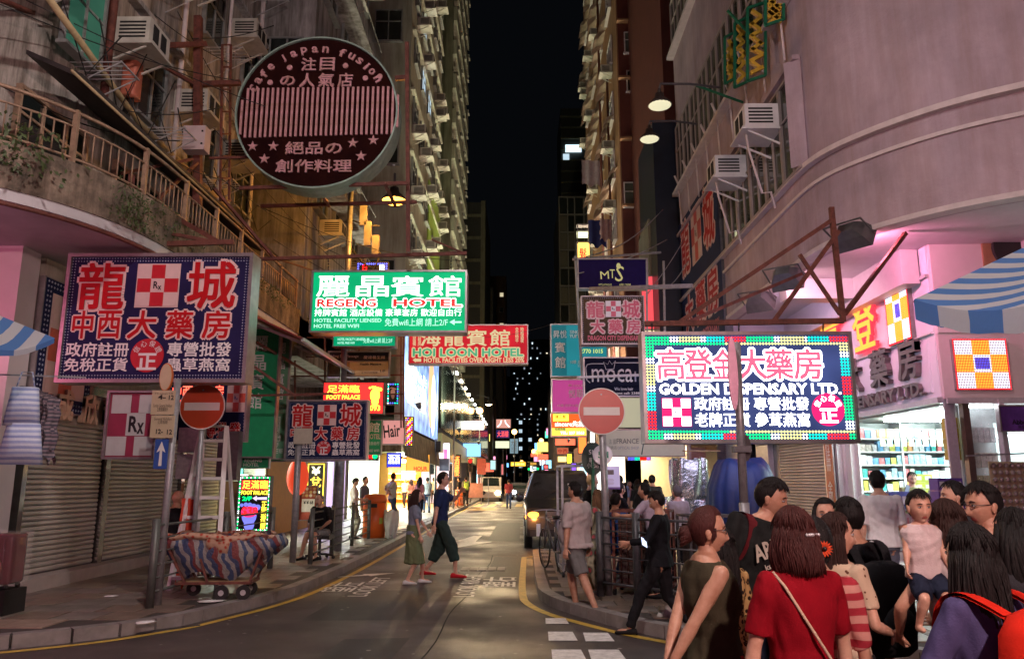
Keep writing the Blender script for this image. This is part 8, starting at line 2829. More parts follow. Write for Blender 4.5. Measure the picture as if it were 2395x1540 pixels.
# ================================================================ DISPENSARY INTERIOR
D = thing('dispensary_interior', 'blazing white shop interior of the corner dispensary with shelves and counter', 'shop interior', (8, 14, .12))
m_shw = mat('shop_white_laminate', (.66, .70, .68), .35, var=.04)
MB().bb((6.95, 16.8, .12), (11, 16.9, 2.9)).bb((10.9, 12.9, .12), (11, 16.8, 2.9)).bb((6.95, 12.85, 2.84), (11, 16.9, 2.9)).bb((7.2, 12.78, .12), (11, 12.85, 2.9)).build('wall', m_shw, D, world=True)
MB().bb((6.95, 12.7, .12), (11, 16.9, .14)).build('floor', m_shw, D, world=True)
m_tube = glow('shop_tube_light', (.82, 1.0, .95), 52, samp=True)
for y in (13.3, 14.4, 15.4):
 MB().bb((7.3, y, 2.78), (10.6, y + .14, 2.83)).build('tube_light', m_tube, D, world=True)
gz = [.55, .85, 1.15, 1.42, 1.69, 1.96, 2.23, 2.5]
for k, z in enumerate(gz):
 MB().bb((7.1, 16.35, z - .03), (9.9, 16.78, z)).build('shelf', m_shw, D, world=True)
for x in (7.1, 8.0, 9.0, 9.9):
 MB().bb((x - .02, 16.33, .2), (x + .02, 16.8, 2.84)).build('shelf_upright', m_shw, D, world=True)
MC10 = [(.62, .66, .70), (.12, .36, .62), (.62, .30, .12), (.60, .62, .10), (.06, .45, .40), (.60, .14, .16), (.35, .62, .75), (.66, .62, .55), (.62, .66, .70)]
CN = ['white', 'blue', 'orange', 'yellow-green', 'teal', 'red', 'pale blue', 'cream', 'plain white']
ORD = ['lowest', 'second lowest', 'third', 'fourth', 'fifth', 'sixth', 'second highest', 'highest']
def shelf_f(i, r):
 k, c = i // 22, i % 22
 h = r.uniform(.12, .21)
 ci = r.randint(0, 8)
 return (7.2 + c * .123, 16.45, gz[k] + h / 2 + .001), (r.uniform(.085, .118), .15, h), 0, ci, '%s medicine box on the %s lit shelf at the back of the dispensary' % (CN[ci], ORD[k])
goods('small medicine box standing on the lit back shelves of the dispensary', 'medicine boxes on the dispensary shelves', 'medicine box', 'medicine_box', 22 * 8, shelf_f, 3, MC10)
for i in range(34):
 MB().box((7.4 + (i % 17) * .145, 15.9, 2.58 - (i // 17) * .19), (.10, .02, .15), rz=rnd.uniform(-.2, .2)).build('hanging_packet', mat('hanging_packet_%d' % (i * 7 % 4), ((.45, .5, .5), (.5, .4, .35), (.3, .45, .55), (.5, .5, .3))[i * 7 % 4], .4), D, world=True)
MB().bb((6.98, 16.5, .2), (7.1, 16.75, 2.8)).build('side_cabinet', m_shw, D, world=True)
MB().bb((7.2, 14.9, .12), (9.3, 15.4, 1.05)).build('counter', m_shw, D, world=True)
def stack(label, group, x, y, z, nx, nz, w, d, h, c, c2=None):
 for i in range(nx):
  for k in range(nz):
   m_ = mat('stack_%02d%02d%02d' % tuple(int(99 * v) for v in c), c, .4, var=.25, scale=12)
   o = MB().box((0, 0, 0), (w * .97, d, h * .97)).build('box', m_, None, (x + i * w, y, z + h * (k + .5)), rnd.uniform(-.02, .02), label='%s, %s row, %s column' % (label, ['bottom', 'second', 'third', 'fourth', 'fifth'][k], ['left', 'second', 'third', 'fourth', 'right'][i]), cat='box', group=group)
   MB().box((0, -d / 2 - .002, 0), (w * .6, .003, h * .45)).build('print', m_whch if c2 is None else mat('print_%02d' % int(99 * c2[0]), c2, .4), o)
stack('orange carton of tissue packs stacked on the dispensary counter', 'orange cartons on the dispensary counter', 7.95, 14.85, 1.05, 3, 4, .20, .2, .13, (.65, .22, .06))
stack('purple and white formula box stacked at the dispensary corner', 'purple boxes at the dispensary corner', 6.33, 11.95, .72, 3, 5, .125, .25, .19, (.13, .06, .38))
stack('white carton with brown print under the purple boxes', 'white cartons under the purple boxes', 6.33, 11.95, .12, 3, 3, .125, .27, .20, (.50, .46, .42), (.3, .2, .1))
stack('yellow medicine carton hung in the glass corner case', 'yellow cartons in the corner case', 6.93, 12.62, 1.95, 2, 4, .10, .12, .17, (.55, .48, .06), (.4, .3, .05))
stack('green and white detergent pack on the dispensary step', 'green packs at the dispensary step', 7.15, 13.4, .3, 2, 5, .2, .2, .17, (.10, .45, .12))
stack('lime yellow pack stacked left of the dispensary counter', 'lime packs left of the counter', 7.35, 14.6, 1.0, 2, 5, .17, .18, .15, (.55, .60, .10))
stack('small coloured packet on the pavement rack by the shutter', 'packets on the pavement rack', 6.35, 13.6, 1.15, 5, 1, .12, .1, .30, (.10, .12, .40))
stack('small pale packet on the pavement rack by the shutter', 'pale packets on the pavement rack', 6.38, 13.4, .85, 5, 1, .12, .1, .24, (.55, .45, .42), (.5, .2, .2))
rk = thing('goods_rack', 'wire rack of packets standing on the pavement before the dispensary', 'rack', (6.6, 13.6, .12))
for z in (.35, .7, 1.02):
 MB().box((0, 0, z), (.72, .4, .02)).build('shelf', m_steel, rk)
for sx in (-1, 1):
 for sy in (-1, 1):
  MB().bar((sx * .35, sy * .19, 0), (sx * .35, sy * .19, 1.35), .02).build('upright', m_steel, rk)
MB().bb((7.10, 12.40, .12), (7.20, 12.52, 2.9)).build('case_post', mat('bronze_post', (.20, .15, .12), .3, .6), D, world=True)
MB().bb((7.66, 12.36, .12), (7.74, 12.50, 2.9)).build('case_post', m_alu, D, world=True)
MB().bb((7.20, 12.72, .12), (7.84, 12.76, 2.84)).build('case_back', mat('grey_white_case', (.36, .38, .40), .5), D, world=True)
MB().bb((7.74, 12.7, .12), (9.6, 12.76, 2.55)).build('case_back', mat('lit_case_back', (.5, .6, .6), .5, var=0, emit=(.7, .95, .95), es=.55), D, world=True)
for z in (1.2, 1.75, 2.3):
 MB().bb((7.75, 12.5, z), (9.6, 12.66, z + .05)).build('case_light', glow('case_light', (.9, 1, 1), 9, samp=True), D, world=True)
for k, (z, c, n_) in enumerate(((2.35, (.55, .56, .60), 5), (1.95, (.50, .46, .42), 5), (1.60, (.32, .27, .12), 5), (1.15, (.40, .42, .46), 4))):
 goods(['white carton hung on the top row of the glass case', 'pale carton hung on the second row of the glass case', 'gold tin carton hung on the third row of the glass case', 'grey carton on the bottom row of the glass case'][k], 'cartons in the glass case, row %s' % ['one', 'two', 'three', 'four'][k], 'carton', 'carton', n_,
   lambda i, r: ((7.25 + i * .095, 12.62, z), (.085, .1, .24 if k != 2 else .22), 0, 0), 4, [c])
MB().bb((7.22, 12.5, 2.78), (7.64, 12.56, 2.83)).build('case_light', glow('case_light', (.9, 1, 1), 9, samp=True), D, world=True)
gl = MB().bb((7.20, 12.44, .12), (7.84, 12.452, 2.84)).build('glass_case_front', mat('clear_glass', (1, 1, 1), .03, var=0, alpha=.10), D, world=True)
o = thing('display_board', 'board of round bubble packs hanging at the far right edge', 'display board', tuple(PY(2372, 1180, 10.2)))
MB().box((0, .03, 0), (.5, .02, 1.1)).build('board', m_beigep, o)
bub = MB().ball((0, 0, 0), (.032, .02, .032), 10, 6).mesh('bubble_pack', mat('bubble_pack', (.45, .35, .36), .15, .3, var=.6, scale=8))
for i in range(6):
 for j in range(12):
  put('bubble_pack', bub, o, (-.2 + i * .08, 0, .5 - j * .09))
MB().bar((-.6, -.1, .62), (.4, -.1, .66), .02).build('rail', m_steel, o)
p = PY(2370, 580, 12.35)
o = thing('vent', 'round dark duct mouth in the brown wall above the umbrella', 'duct', tuple(p))
MB().cyl((0, -.05, 0), (0, .3, 0), .36, n=24).build('duct', m_dark, o)
MB().box((0, .06, 0), (1.0, .1, .95)).build('plate', m_tan, o)
fb = fabric
def at(u, v, Y):
 p = PY(u, v, Y)
 return p.x
o, q = person('woman crossing the road in grey top and long olive skirt with white shoes', -1.73, 12.9, -1.35, 1.48, near=1, male=False, skin='light', hair='brown', hs='mid',
    top=fb('bluegrey', (.20, .23, .30)), sleeve=.22, bottom='skirt', bmat_=fb('olive_skirt', (.14, .17, .085)), blen=.62, shoes=fb('white_shoe', (.6, .6, .6)),
    hl=(-.10, .36, .84), hr=(.26, .12, .86), fl=(-.10, .20, 0), fr=(.09, -.10, 0), lean=.05)
sbag = fb('dark_bag', (.03, .022, .02))
o, q = person('tall man in navy polo and red shoes crossing the road, hand raised to his face', -1.38, 13.75, -1.5, 1.80, near=1, skin='light', hair='black', hs='short',
    top=fb('navy_polo', (.018, .028, .085)), sleeve=.24, collar=.015, bottom='shorts', bmat_=fb('dark_green_trousers', (.025, .045, .04)), blen=1.55, shoes=fb('red_shoe', (.50, .02, .03)),
    hl=(-.12, .34, 1.42), el=(-1, .3, -1), hr=(.26, -.10, .80), fl=(-.09, -.24, .03), fr=(.09, .27, 0), glasses=True, lean=.03, pelvis=(0, 0, .90))
person('bald man in a black T-shirt sitting with his back to us by the roller shutter', at(407, 1250, 12.2), 12.2, -.35, 1.68, .12, 1, skin='tan', hs='bald', pelvis=(0, 0, .60), fl=(-.12, .42, 0), fr=(.14, .40, 0), top=fb('black_tee', (.012, .012, .014)), sleeve=.26, bmat_=fb('khaki', (.20, .17, .13)), glasses=True, headyaw=-.5, bottom='shorts', shoes=fb('black_shoe', (.015, .015, .016)), build=1.06)
person('man in black sitting on an office chair behind the railings, hand at his chin', -3.95, 15.7, PI - .35, 1.68, .12, 1, skin='tan', hair='grey', hs='buzz', pelvis=(0, -.1, .52), top=MC['fabric_black_tee'], sleeve=.28,
  fl=(-.18, .38, 0), fr=(.20, .34, 0), hl=(-.10, .22, 1.02), hr=(.22, .30, .62), el=(-1, .5, -.6), bottom='shorts', bmat_=fb('grey_shorts', (.16, .16, .16)), shoes=fb('black_shoe', (.015, .015, .016)), nod=.1, lean=.25)
person('man in pale pink shirt looking down at his phone behind the railings', at(828, 1170, 21), 21, -1.3, 1.58, .12, 1, skin='light', hair='black', hs='short', top=fb('pale_pink', (.55, .46, .44)), sleeve=.26, hl=(-.06, .30, 1.12), hr=(.10, .28, 1.10), nod=.45, bmat_=fb('khaki', (.20, .17, .13)), shoes=MC['fabric_black_shoe'])
person('man in grey vest beside the man with the phone', at(852, 1170, 22), 22, -1.8, 1.62, .12, 0, skin='light', hs='short', top=fb('grey_vest', (.14, .15, .18)), sleeve=.3, bmat_=fb('beige_trousers', (.34, .30, .24)), shoes=MC['fabric_black_shoe'])
person('man with black and white shirt and arms folded standing by the orange bin', at(917, 1190, 26), 26, -1.0, 1.76, .12, 0, skin='tan', hair='black', hs='short', top=fb('bw_tee', (.50, .48, .46)), sleeve=.24, hl=(.06, -.14, 1.08), hr=(-.06, -.16, 1.10), bmat_=fb('jeans', (.045, .07, .14)), shoes=MC['fabric_black_shoe'], headyaw=.3, fl=(-.14, .12, 0), fr=(.14, -.18, 0))
for k, (u, Y, yw, H, c, hs_, hc, l) in enumerate((
  (982, 31, -.3, 1.64, (.50, .22, .18), 'long', 'black', 'woman in salmon top and black trousers walking toward the juice shop'),
  (1000, 38, .4, 1.66, (.55, .65, .75), 'short', 'black', 'person in pale blue shirt at the amber juice shop'),
  (1090, 48, .2, 1.74, (.10, .12, .10), 'short', 'black', 'man with a lime green backpack seen from behind on the left pavement'),
  (1074, 50, 1.2, 1.70, (.03, .03, .03), 'short', 'black', 'person in black next to the parked bicycle'),
  (1056, 46, -.8, 1.68, (.05, .05, .06), 'short', 'black', 'dark dressed person at the left kerb near the signal pole'),
  (962, 42, .5, 1.60, (.35, .12, .08), 'mid', 'brown', 'woman in rust red top inside the juice shop queue'),
  (948, 45, 2.8, 1.62, (.6, .5, .35), 'short', 'black', 'customer in cream shirt facing out of the juice shop'),
  (1014, 52, .1, 1.70, (.3, .3, .32), 'short', 'black', 'man in grey shirt further along the left pavement'),
  (1190, 47.2, .05, 1.72, (.30, .05, .06), 'short', 'black', 'man in a dark red shirt and jeans walking away down the middle of the road'))):
 w_ = hs_ in ('long', 'mid')
 person(l, at(u, 1123, Y), Y, yw, H, 0.0 if u == 1190 else .12, 0, not w_, skin='tan', hair=hc, hs=hs_, top=fb('left_%d' % k, c), sleeve=.27, bmat_=fb('jeans', (.045, .07, .14)) if k in (1, 8) else fb('black_trousers', (.015, .015, .018)),
   shoes=MC['fabric_black_shoe'], fl=(-.09, .18, 0), fr=(.09, -.14, 0), face=False)
def smooth3(P, it=2):
 P = [Vector(p) for p in P]
 for _ in range(it):
  q = [P[0]]
  for a, b in zip(P[:-1], P[1:]):
   q += [a.lerp(b, .25), a.lerp(b, .75)]
  P = q + [P[-1]]
 return P
def backpack(parent, S, mat_, w=.30, h=.42, d=.16, z=1.18, y=-.20, straps=True, strap_m=None, pocket=True, x=0.0):
 rings = []
 for t, kx, ky in ((0, .72, .5), (.08, .95, .9), (.4, 1, 1), (.8, .95, .85), (.95, .75, .6), (1, .4, .35)):
  rings.append([Vector((x + math.copysign(abs(math.cos(q)) ** .6, math.cos(q)) * w / 2 * kx, y + math.copysign(abs(math.sin(q)) ** .7, math.sin(q)) * d / 2 * ky, z - h / 2 + h * t)) * S for q in [2 * PI * i / 20 for i in range(20)]])
 b = MB().loft(rings).build('backpack', mat_, parent)
 if pocket:
  MB().ball(Vector((x, y - d * .42, z - h * .18)) * S, (w * .36 * S, d * .28 * S, h * .24 * S), 14, 8).build('pocket', mat_, b)
 if straps:
  sb_ = MB()
  for sx in (-1, 1):
   pts = [(x + sx * .10, y + .06, z + h * .42), (x + sx * .12, -.13, 1.44), (x + sx * .125, -.02, 1.475), (x + sx * .12, .09, 1.42), (x + sx * .13, .12, 1.25), (x + sx * .15, .02, z - h * .35), (x + sx * .12, y + .05, z - h * .42)]
   pts = [Vector(p) * S for p in pts]
   pts = smooth3(pts)
   n = len(pts)
   vs = []
   for p in pts:
    vs += [p - Vector((.03 * S, 0, 0)), p + Vector((.03 * S, 0, 0))]
   vs2 = [v * 1.0 + Vector((0, 0, .012)) for v in vs]
   fs = [(2 * i, 2 * i + 1, 2 * i + 3, 2 * i + 2) for i in range(n - 1)]
   sb_.add(vs, fs).add(vs2, fs)
  sb_.build('strap', strap_m or mat_, b)
 return b
for ob in list(COL.objects):
 if ob.get('label', '').startswith('man with a lime green backpack'):
  t = thing('backpack', 'lime green backpack worn by the man on the left pavement', 'backpack', tuple(ob.location), ob.rotation_euler.z)
  backpack(t, 1.0, fb('lime_bag', (.35, .50, .08)))
person('stout man in pale grey T-shirt, grey shorts and sandals stepping off the kerb', .72, 10.05, .85, 1.61, 0, 2, skin='tan', hair='black', hs='short', build=1.24, belly=.10, top=fb('pale_grey_tee', (.44, .38, .38)), sleeve=.28, toplen=.03,
   bottom='shorts', bmat_=fb('grey_shorts', (.16, .16, .16)), fl=(-.10, -.38, .02), fr=(.10, .10, 0), hl=(-.30, -.04, .80), hr=(.30, .02, .80), headyaw=.1, shoes=fb('sandal', (.03, .02, .018)))
person('woman in a floral blouse and long floral trousers standing behind the stout man', 1.10, 11.0, .9, 1.38, .12, 1, False, skin='light', hair='dyed', hs='mid', top=fb('floral', (.10, .11, .085), .1, 'floral', (.45, .08, .10), 9, (.42, .38, .28)), sleeve=.3,
  bmat_=MC['fabric_floral'], hr=(.18, .30, .98), hl=(-.20, .26, .98), shoes=MC['fabric_white_shoe'])
person('young man with bleached blond hair and glasses waiting behind the railing', 1.15, 12.6, -1.3, 1.62, .12, 1, skin='light', hair='blond', hs='buzz', top=MC['fabric_black_tee'], sleeve=.27, glasses=True, bmat_=fb('jeans', (.045, .07, .14)), shoes=MC['fabric_white_shoe'])
person('woman in black with tied hair and glasses and a white bag strap', 1.60, 12.6, -1.1, 1.48, .12, 1, False, skin='light', hair='black', hs='bun', top=MC['fabric_black_tee'], sleeve=.25, glasses=True, bmat_=fb('blue_jeans', (.03, .08, .28)), hl=(-.1, .25, .98), hr=(.15, .25, .95), shoes=MC['fabric_white_shoe'])
person('person in blue jeans sitting low on the railing behind the no-entry pole', 1.38, 11.4, -.6, 1.62, .12, 0, True, skin='tan', hair='black', hs='short', pelvis=(0, 0, .62), fl=(-.12, .4, 0), fr=(.14, .36, 0), top=fb('blue_top', (.03, .08, .28)), bmat_=MC['fabric_blue_jeans'], hl=(-.2, .25, .7), hr=(.2, .25, .7), shoes=MC['fabric_white_shoe'], nod=.3)
person('man in black with horizontal hem stripes striding past and reading a lit phone', at(1545, 1300, 8.75), 8.75, 1.25, 1.56, 0, 2, skin='tan', hair='black', hs='short', top=fb('black_jacket', (.010, .011, .014)), sleeve=.5, toplen=.05, bmat_=fb('black_trousers', (.015, .015, .018)),
  hl=(-.20, .36, 1.12), hr=(.02, .36, 1.10), fl=(-.10, .38, 0), fr=(.10, -.36, .03), pelvis=(0, 0, .88), nod=.35, shoes=MC['fabric_black_shoe'])
person('man in a pale lilac T-shirt stretching his arm along the cart handle', at(1532, 1123, 10.6), 10.6, 1.0, 1.50, .12, 1, skin='tan', hair='black', hs='short', top=fb('lilac_tee', (.42, .36, .46)), sleeve=.24, hl=(-.34, .46, 1.22), hr=(.1, .40, 1.1), lean=.25, bmat_=MC['fabric_black_trousers'], shoes=MC['fabric_black_shoe'])
person('woman with long black hair and white top seated by the cart', at(1497, 1123, 11.5), 11.5, -.8, 1.48, .12, 1, False, skin='light', hair='black', hs='mid', top=fb('white_top', (.55, .55, .55)), bmat_=MC['fabric_black_trousers'], pelvis=(0, 0, .80), shoes=MC['fabric_white_shoe'])
for k, (u, Y, yw, H, c, hs_, b_, l) in enumerate((
  (1450, 20.5, .05, 1.74, (.20, .26, .42), 'short', .1, 'man in blue shirt with a black backpack walking away behind the bus stop'),
  (1472, 23, 3.0, 1.60, (.35, .25, .28), 'mid', 0, 'woman in patterned top walking toward us behind the bus stop'),
  (1492, 19.5, .1, 1.64, (.012, .012, .014), 'long', 0, 'woman in a long black dress holding hands with the backpacked man'),
  (1525, 18.5, -.2, 1.74, (.05, .055, .05), 'short', 0, 'man in dark grey T-shirt walking away beside the silver sheet'),
  (1510, 22, -.3, 1.64, (.25, .35, .45), 'short', 0, 'man in pale blue shirt half hidden at the bright shop'),
  (1430, 24, .6, 1.66, (.45, .42, .40), 'short', 0, 'person in off-white further back left of the timetable'),
  (1583, 12.2, .4, 1.52, (.42, .38, .36), 'short', 0, 'shorter person with grey hair behind the man in black'),
  (1512, 26.5, 3.1, 1.62, (.4, .2, .2), 'mid', 0, 'shopper in red facing out of the bright shop'))):
 w_ = hs_ in ('long', 'mid')
 person(l, at(u, 1123, Y), Y, yw, H * .94, .12, 1 if k in (0, 2, 3) else 0, not w_, skin='light', hair='grey' if k == 6 else 'black', hs=hs_, top=fb('right_%d' % k, c), sleeve=.26, bottom='skirt' if k == 2 else 'trousers', blen=.75 if k == 2 else 1.0,
   bmat_=MC['fabric_right_2'] if k == 2 else MC['fabric_black_trousers'], shoes=MC['fabric_black_shoe'], fl=(-.09, .16, 0), fr=(.09, -.14, 0), face=False)
t = thing('backpack', 'black backpack on the man in blue behind the bus stop', 'backpack', (at(1450, 1123, 20.5), 20.5, .12), .05)
backpack(t, .99, fb('black_bag', (.012, .012, .014)))
pink_skin = 'tan'
oA, A = person('woman in sleeveless olive outfit with glasses and reddish bun, hands clasped behind her, facing right', .90, 3.8, -1.28, 1.50, 0, 2, False, skin='tan', hair='auburn', hs='bun', glasses=True, sleeveless=True,
    top=fb('olive_knit', (.050, .043, .026)), toplen=.04, hem_flare=.012, bmat_=fb('dark_olive', (.035, .032, .022)), hl=(-.0, -.31, .86), hr=(.05, -.34, .86), el=(-1, -.6, .1), er=(1, -.6, .1), pl=(0, 1, 0), pr=(0, 1, 0), curl=.6,
    fl=(-.1, .04, 0), fr=(.1, -.04, 0), shoes=MC['fabric_black_shoe'], lean=-.03, nod=.02, headyaw=-.42, build=1.14)
oB, Bp = person('woman in a plain dark red T-shirt and clipped auburn bob, from behind', 1.12, 3.25, .12, 1.515, 0, 2, False, skin='light', hair='auburn', hs='bob', top=fb('dark_red_tee', (.24, .004, .012)), sleeve=.23, toplen=.06, hem_flare=.01,
    bmat_=MC['fabric_black_trousers'], hl=(-.26, .06, .84), hr=(.27, .10, .84), el=(-1, -.3, 0), er=(1, -.3, 0), headyaw=.32, shoes=MC['fabric_black_shoe'], build=1.08)
oC, Cp = person('tall man in a black ARMY T-shirt with a maroon strap looking down to the right', at(1742, 1300, 4.9), 4.9, -2.9, 1.67, 0, 2, side=-.30, skin='tan', hair='black', hs='short', top=fb('black_camo_tee', (.014, .015, .015), .4), sleeve=.27, toplen=.04,
    bmat_=fb('navy_shorts', (.015, .02, .04)), bottom='shorts', hl=(-.26, .02, .84), hr=(.24, .10, .86), headyaw=.85, nod=.3, shoes=MC['fabric_black_shoe'], build=1.08)
oD, Dp = person('woman with long black hair in a leopard print dress behind the olive woman', at(1690, 1300, 4.45), 4.45, .5, 1.37, 0, 2, False, skin='tan', hair='black', hs='long',
    top=fb('leopard', (.42, .27, .11), .1, 'leopard', (.02, .012, .01), 34, (.30, .15, .05)), sleeve=.5, toplen=.12, hem_flare=.02, bottom='skirt', bmat_=MC['fabric_leopard'], blen=.55, shoes=MC['fabric_black_shoe'])
oE, Ep = person('woman in a red and pink striped top with an orange flower in her black bun', at(1906, 1300, 3.5), 3.5, -.35, 1.465, 0, 2, False, skin='tan', hair='black', hs='bun',
    top=fb('red_stripes', (.34, .03, .045), .1, 'stripes', (.55, .26, .22), 16), sleeve=.3, toplen=.18, hem_flare=.03, bmat_=MC['fabric_black_trousers'], headyaw=.2, shoes=MC['fabric_black_shoe'])
oF, Fp = person('smiling woman in cream blouse with brown dots, face turned to the right', at(1956, 1300, 4.05), 4.05, -1.0, 1.46, 0, 2, False, skin='light', hair='brown', hs='long',
    top=fb('cream_dots', (.50, .38, .27), .08, 'dots', (.12, .05, .03), 26), sleeve=.20, bmat_=MC['fabric_black_trousers'], hr=(.18, .22, 1.06), hl=(-.1, .26, 1.0), headyaw=-.68, shoes=MC['fabric_black_shoe'])
oG, Gp = person('man in black T-shirt carrying a big black backpack, seen from behind', at(1998, 1300, 4.5), 4.5, .3, 1.53, 0, 2, True, skin='tan', hair='black', hs='short', top=MC['fabric_black_tee'], sleeve=.3, bmat_=fb('brown_trousers', (.06, .045, .035)), headyaw=-.2, nod=.1, shoes=MC['fabric_black_shoe'])
person('small woman whose face peeps between the red-shirted and striped women', at(1930, 1200, 5.6), 5.6, PI - .3, 1.50, 0, 1, False, skin='light', hair='black', hs='mid', top=fb('dark_top', (.03, .03, .035)), bmat_=MC['fabric_black_trousers'], shoes=MC['fabric_black_shoe'])
oI, Ip = person('man in a plain white T-shirt and grey jeans at the dispensary counter, seen from behind', at(2053, 1123, 8.6), 8.6, -.05, 1.61, .12, 2, True, skin='light', hair='black', hs='short', top=fb('white_tee', (.76, .78, .80)), sleeve=.28, toplen=.02, bmat_=fb('grey_jeans', (.17, .20, .27)), hl=(-.25, -.02, .84), hr=(.25, 0, .84), shoes=MC['fabric_black_shoe'], build=1.06)
oK, Kp = person('woman with long brown hair in a white sleeveless top carrying a toddler', at(2228, 1300, 3.85), 3.85, .25, 1.53, 0, 2, False, skin='tan', hair='brown', hs='long', sleeveless=True, top=fb('white_sleeveless', (.55, .48, .48)), bottom='skirt', bmat_=MC['fabric_black_trousers'], blen=.8,
    hl=(-.20, .22, 1.02), hr=(.10, .24, 1.08), el=(-1, -.2, -.4), shoes=MC['fabric_black_shoe'])
oL, Lp = person('man in navy shirt and thin glasses looking left over the crowd', at(2322, 1300, 4.2), 4.2, 1.25, 1.615, 0, 2, True, skin='tan', hair='black', hs='short', glasses=True, top=fb('navy_shirt', (.012, .018, .075)), sleeve=.3, collar=.015, bmat_=MC['fabric_black_trousers'], shoes=MC['fabric_black_shoe'], nod=.08, headyaw=.45)
oM, Mp = person('woman with long black hair in a slate purple T-shirt wearing a bright orange-red backpack', at(2290, 1400, 2.85), 2.85, .38, 1.47, 0, 2, False, skin='tan', hair='black', hs='long', top=fb('slate_purple', (.07, .06, .15)), sleeve=.25, bmat_=MC['fabric_black_trousers'], hl=(-.12, .22, 1.0), hr=(.1, .25, 1.0), el=(-1, -.4, -.4), shoes=MC['fabric_black_shoe'], build=1.05)
person('person with black hair half hidden behind the man in glasses', at(2232, 1123, 6.2), 6.2, 1.4, 1.62, 0, 1, True, skin='light', hair='black', hs='short', top=fb('dark_top', (.03, .03, .035)), bmat_=MC['fabric_black_trousers'], shoes=MC['fabric_black_shoe'])
person('dark haired person in black at the right edge behind the orange-red backpack', at(2400, 1400, 3.5), 3.5, .2, 1.50, 0, 1, False, skin='tan', hair='black', hs='long', top=fb('dark_top', (.03, .03, .035)), bmat_=MC['fabric_black_trousers'], shoes=MC['fabric_black_shoe'])
oO, Op = person('shopkeeper in olive shirt holding a phone behind the dispensary counter', at(2132, 1123, 14.2), 14.2, PI - .1, 1.66, .12, 1, True, skin='pale', hair='black', hs='short', top=fb('olive_shirt', (.22, .24, .12)), hl=(-.05, .30, 1.25), hr=(.10, .28, 1.22), nod=.25, bmat_=MC['fabric_black_trousers'])
oJ, Jp = person('toddler in a white vest and navy shorts held on the arm, looking at the camera', at(2150, 1200, 3.82), 3.82, PI - .15, .76, .92, 2, True, skin='light', hair='black', hs='short', child=True, pelvis=(0, 0, .62), fl=(-.13, .14, .06), fr=(.15, .12, .05), sleeveless=True,
    top=fb('white_vest', (.60, .50, .50)), bottom='shorts', bmat_=fb('navy_shorts', (.015, .02, .04)), hl=(-.20, .14, 1.02), hr=(.22, .12, .98), nod=.05, headyaw=.1, build=1.08)
t = thing('backpack', 'bright orange-red backpack on the woman in slate purple at the right edge', 'backpack', tuple(oM.location), oM.rotation_euler.z)
bp = backpack(t, Mp['S'], fb('orange_red_bag', (.60, .022, .010), .15), w=.38, h=.48, d=.24, z=1.20, y=-.26, strap_m=MC['fabric_orange_red_bag'])
MB().tube([Vector(p) * Mp['S'] for p in ((-.15, -.28, 1.12), (-.09, -.33, 1.21), (.0, -.345, 1.235), (.09, -.33, 1.21), (.15, -.28, 1.12))], .006, 5).build('zip', m_alu, bp)
t = thing('backpack', 'large plain black backpack in the middle of the foreground crowd', 'backpack', tuple(oG.location), oG.rotation_euler.z)
backpack(t, Gp['S'], MC['fabric_black_bag'], w=.34, h=.54, d=.22, z=1.10, y=-.24)
t = thing('bag_strap', 'pale cord strap crossing the back of the dark red T-shirt', 'bag strap', tuple(oB.location), oB.rotation_euler.z)
S = Bp['S']
MB().tube([Vector(p) * S for p in ((-.125, -.02, 1.455), (-.11, -.105, 1.40), (-.05, -.142, 1.28), (.03, -.145, 1.15), (.10, -.155, 1.03), (.175, -.12, .92), (.21, -.03, .86))], .006, 6).build('strap', fb('cord', (.55, .42, .30)), t)
t = thing('hair_clip', 'silver clip in the auburn bob of the woman in red', 'hair clip', tuple(oB.location), oB.rotation_euler.z)
hc = MB()
for i in range(7):
 hc.ball(Bp['MH'] @ Vector((-.03 + i * .012, -.122 - .004 * math.sin(i), .012)), (.008, .006, .008), 8, 5)
hc.v = [tuple(Vector(p) * S) for p in hc.v]
hc.build('clip', m_alu, t)
t = thing('hair_flower', 'orange gerbera flower pinned in the black bun of the striped woman', 'hair flower', tuple(oE.location), oE.rotation_euler.z)
S = Ep['S']
fl_ = MB()
M_ = Ep['MH'] @ Matrix.Translation((.012, -.172, -.015))
for ring_, n_, r_ in ((0, 16, .042), (1, 12, .028)):
 for i in range(n_):
  a = 2 * PI * i / n_ + ring_ * .2
  d = Vector((math.cos(a), 0, math.sin(a)))
  e = Vector((-math.sin(a), 0, math.cos(a))) * .006
  fl_.add([M_ @ p for p in (d * .008, d * r_ * .6 + e + Vector((0, -.004, 0)), d * r_ + Vector((0, -.008 - ring_ * .006, 0)), d * r_ * .6 - e + Vector((0, -.004, 0)))], [(0, 1, 2, 3)])
fl_.v = [tuple(Vector(p) * S) for p in fl_.v]
fl_.build('petal', fb('orange_petal', (.75, .10, .04)), t, kind='stuff')
MB().ball((M_ @ Vector((0, -.01, 0))) * S, .012 * S, 10, 6).build('flower_centre', m_blk, t)
t = thing('handbag', 'small red-orange shoulder bag hanging at the hip of the olive woman', 'handbag', tuple(oA.location), oA.rotation_euler.z)
S = Ap_ = A['S']
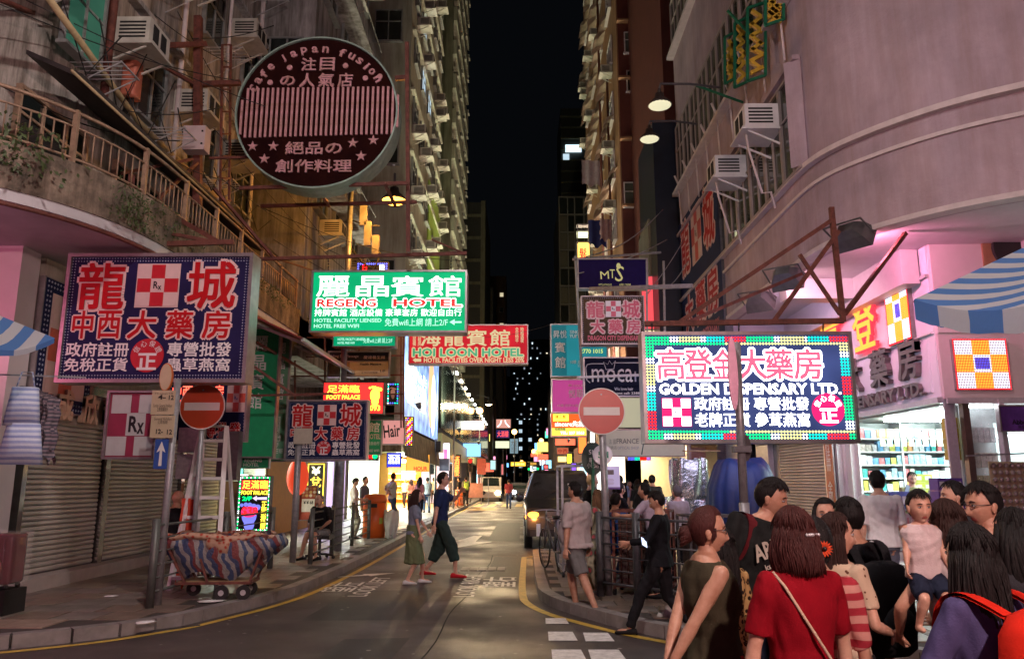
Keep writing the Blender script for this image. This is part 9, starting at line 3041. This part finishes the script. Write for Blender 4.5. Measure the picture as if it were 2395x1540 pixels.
MB().loft([[Vector((.20 + math.cos(q_) * .035 * k, .02 + math.sin(q_) * .13 * k2, z)) * S for q_ in [2 * PI * i / 14 for i in range(14)]] for z, k, k2 in ((.60, .8, .9), (.66, 1.2, 1.05), (.76, 1.1, .95), (.84, .6, .5), (.86, .3, .2))]).build('bag', fb('red_bag', (.45, .03, .02)), t)
MB().tube([Vector(p) * S for p in ((.20, .02, .85), (.21, .06, .95), (.19, .05, 1.0))], .008, 5).build('strap', MC['fabric_red_bag'], t)
t = thing('backpack', 'maroon strapped rucksack of the tall man in the ARMY T-shirt', 'backpack', tuple(oC.location), oC.rotation_euler.z)
BPC = t.name
backpack(t, Cp['S'], fb('maroon_bag', (.10, .012, .016)), z=1.2)
oC_t = txt('ARMY', 0, 0, .26, .10, mat('shirt_print', (.55, .50, .42), .8, var=.2), oC, name='shirt_print', bold=.03, rot=0)
oC_t.rotation_euler = (0, -.30, PI)
oC_t.location = Cp['T']((0.01, .165, 1.30)) * Cp['S']
o2 = txt('ks.1969', 0, 0, .14, .035, MC['shirt_print'], oC, name='shirt_print', bold=.02)
o2.rotation_euler = (0, -.30, PI)
o2.location = Cp['T']((-.03, .165, 1.21)) * Cp['S']
t = bpy.data.objects[BPC]
t.rotation_euler = (0, -.30, -2.9)
t.location = oC.location + Matrix.Rotation(-2.9, 3, 'Z') @ Vector((.93 * Cp['S'] * math.sin(.30), 0, .93 * Cp['S'] * (1 - math.cos(.30))))
def phone(u, v, Y, rz, l, tilt=.6, e=1.6, c=(.6, .7, 1)):
 p = PY(u, v, Y)
 t = thing('phone', l, 'phone', tuple(p))
 a = MB().box((0, 0, 0), (.072, .009, .145)).build('case', m_blk, t)
 b = MB().box((0, -.0055, 0), (.064, .002, .13)).build('screen', glow('phone_screen_%d' % int(u), c, e), t)
 for k in (a, b):
  k.rotation_euler = (tilt, .5, rz)
 return t
phone(1506, 1268, 8.5, .3, 'lit phone held out by the striding man in black', tilt=-.9)
phone(2122, 1142, 13.85, 0, 'dark phone in the hands of the shopkeeper', tilt=-.3, e=.05)
TS_ = bpy.data.scenes.get('workbench')
bpy.data.scenes.remove(TS_)
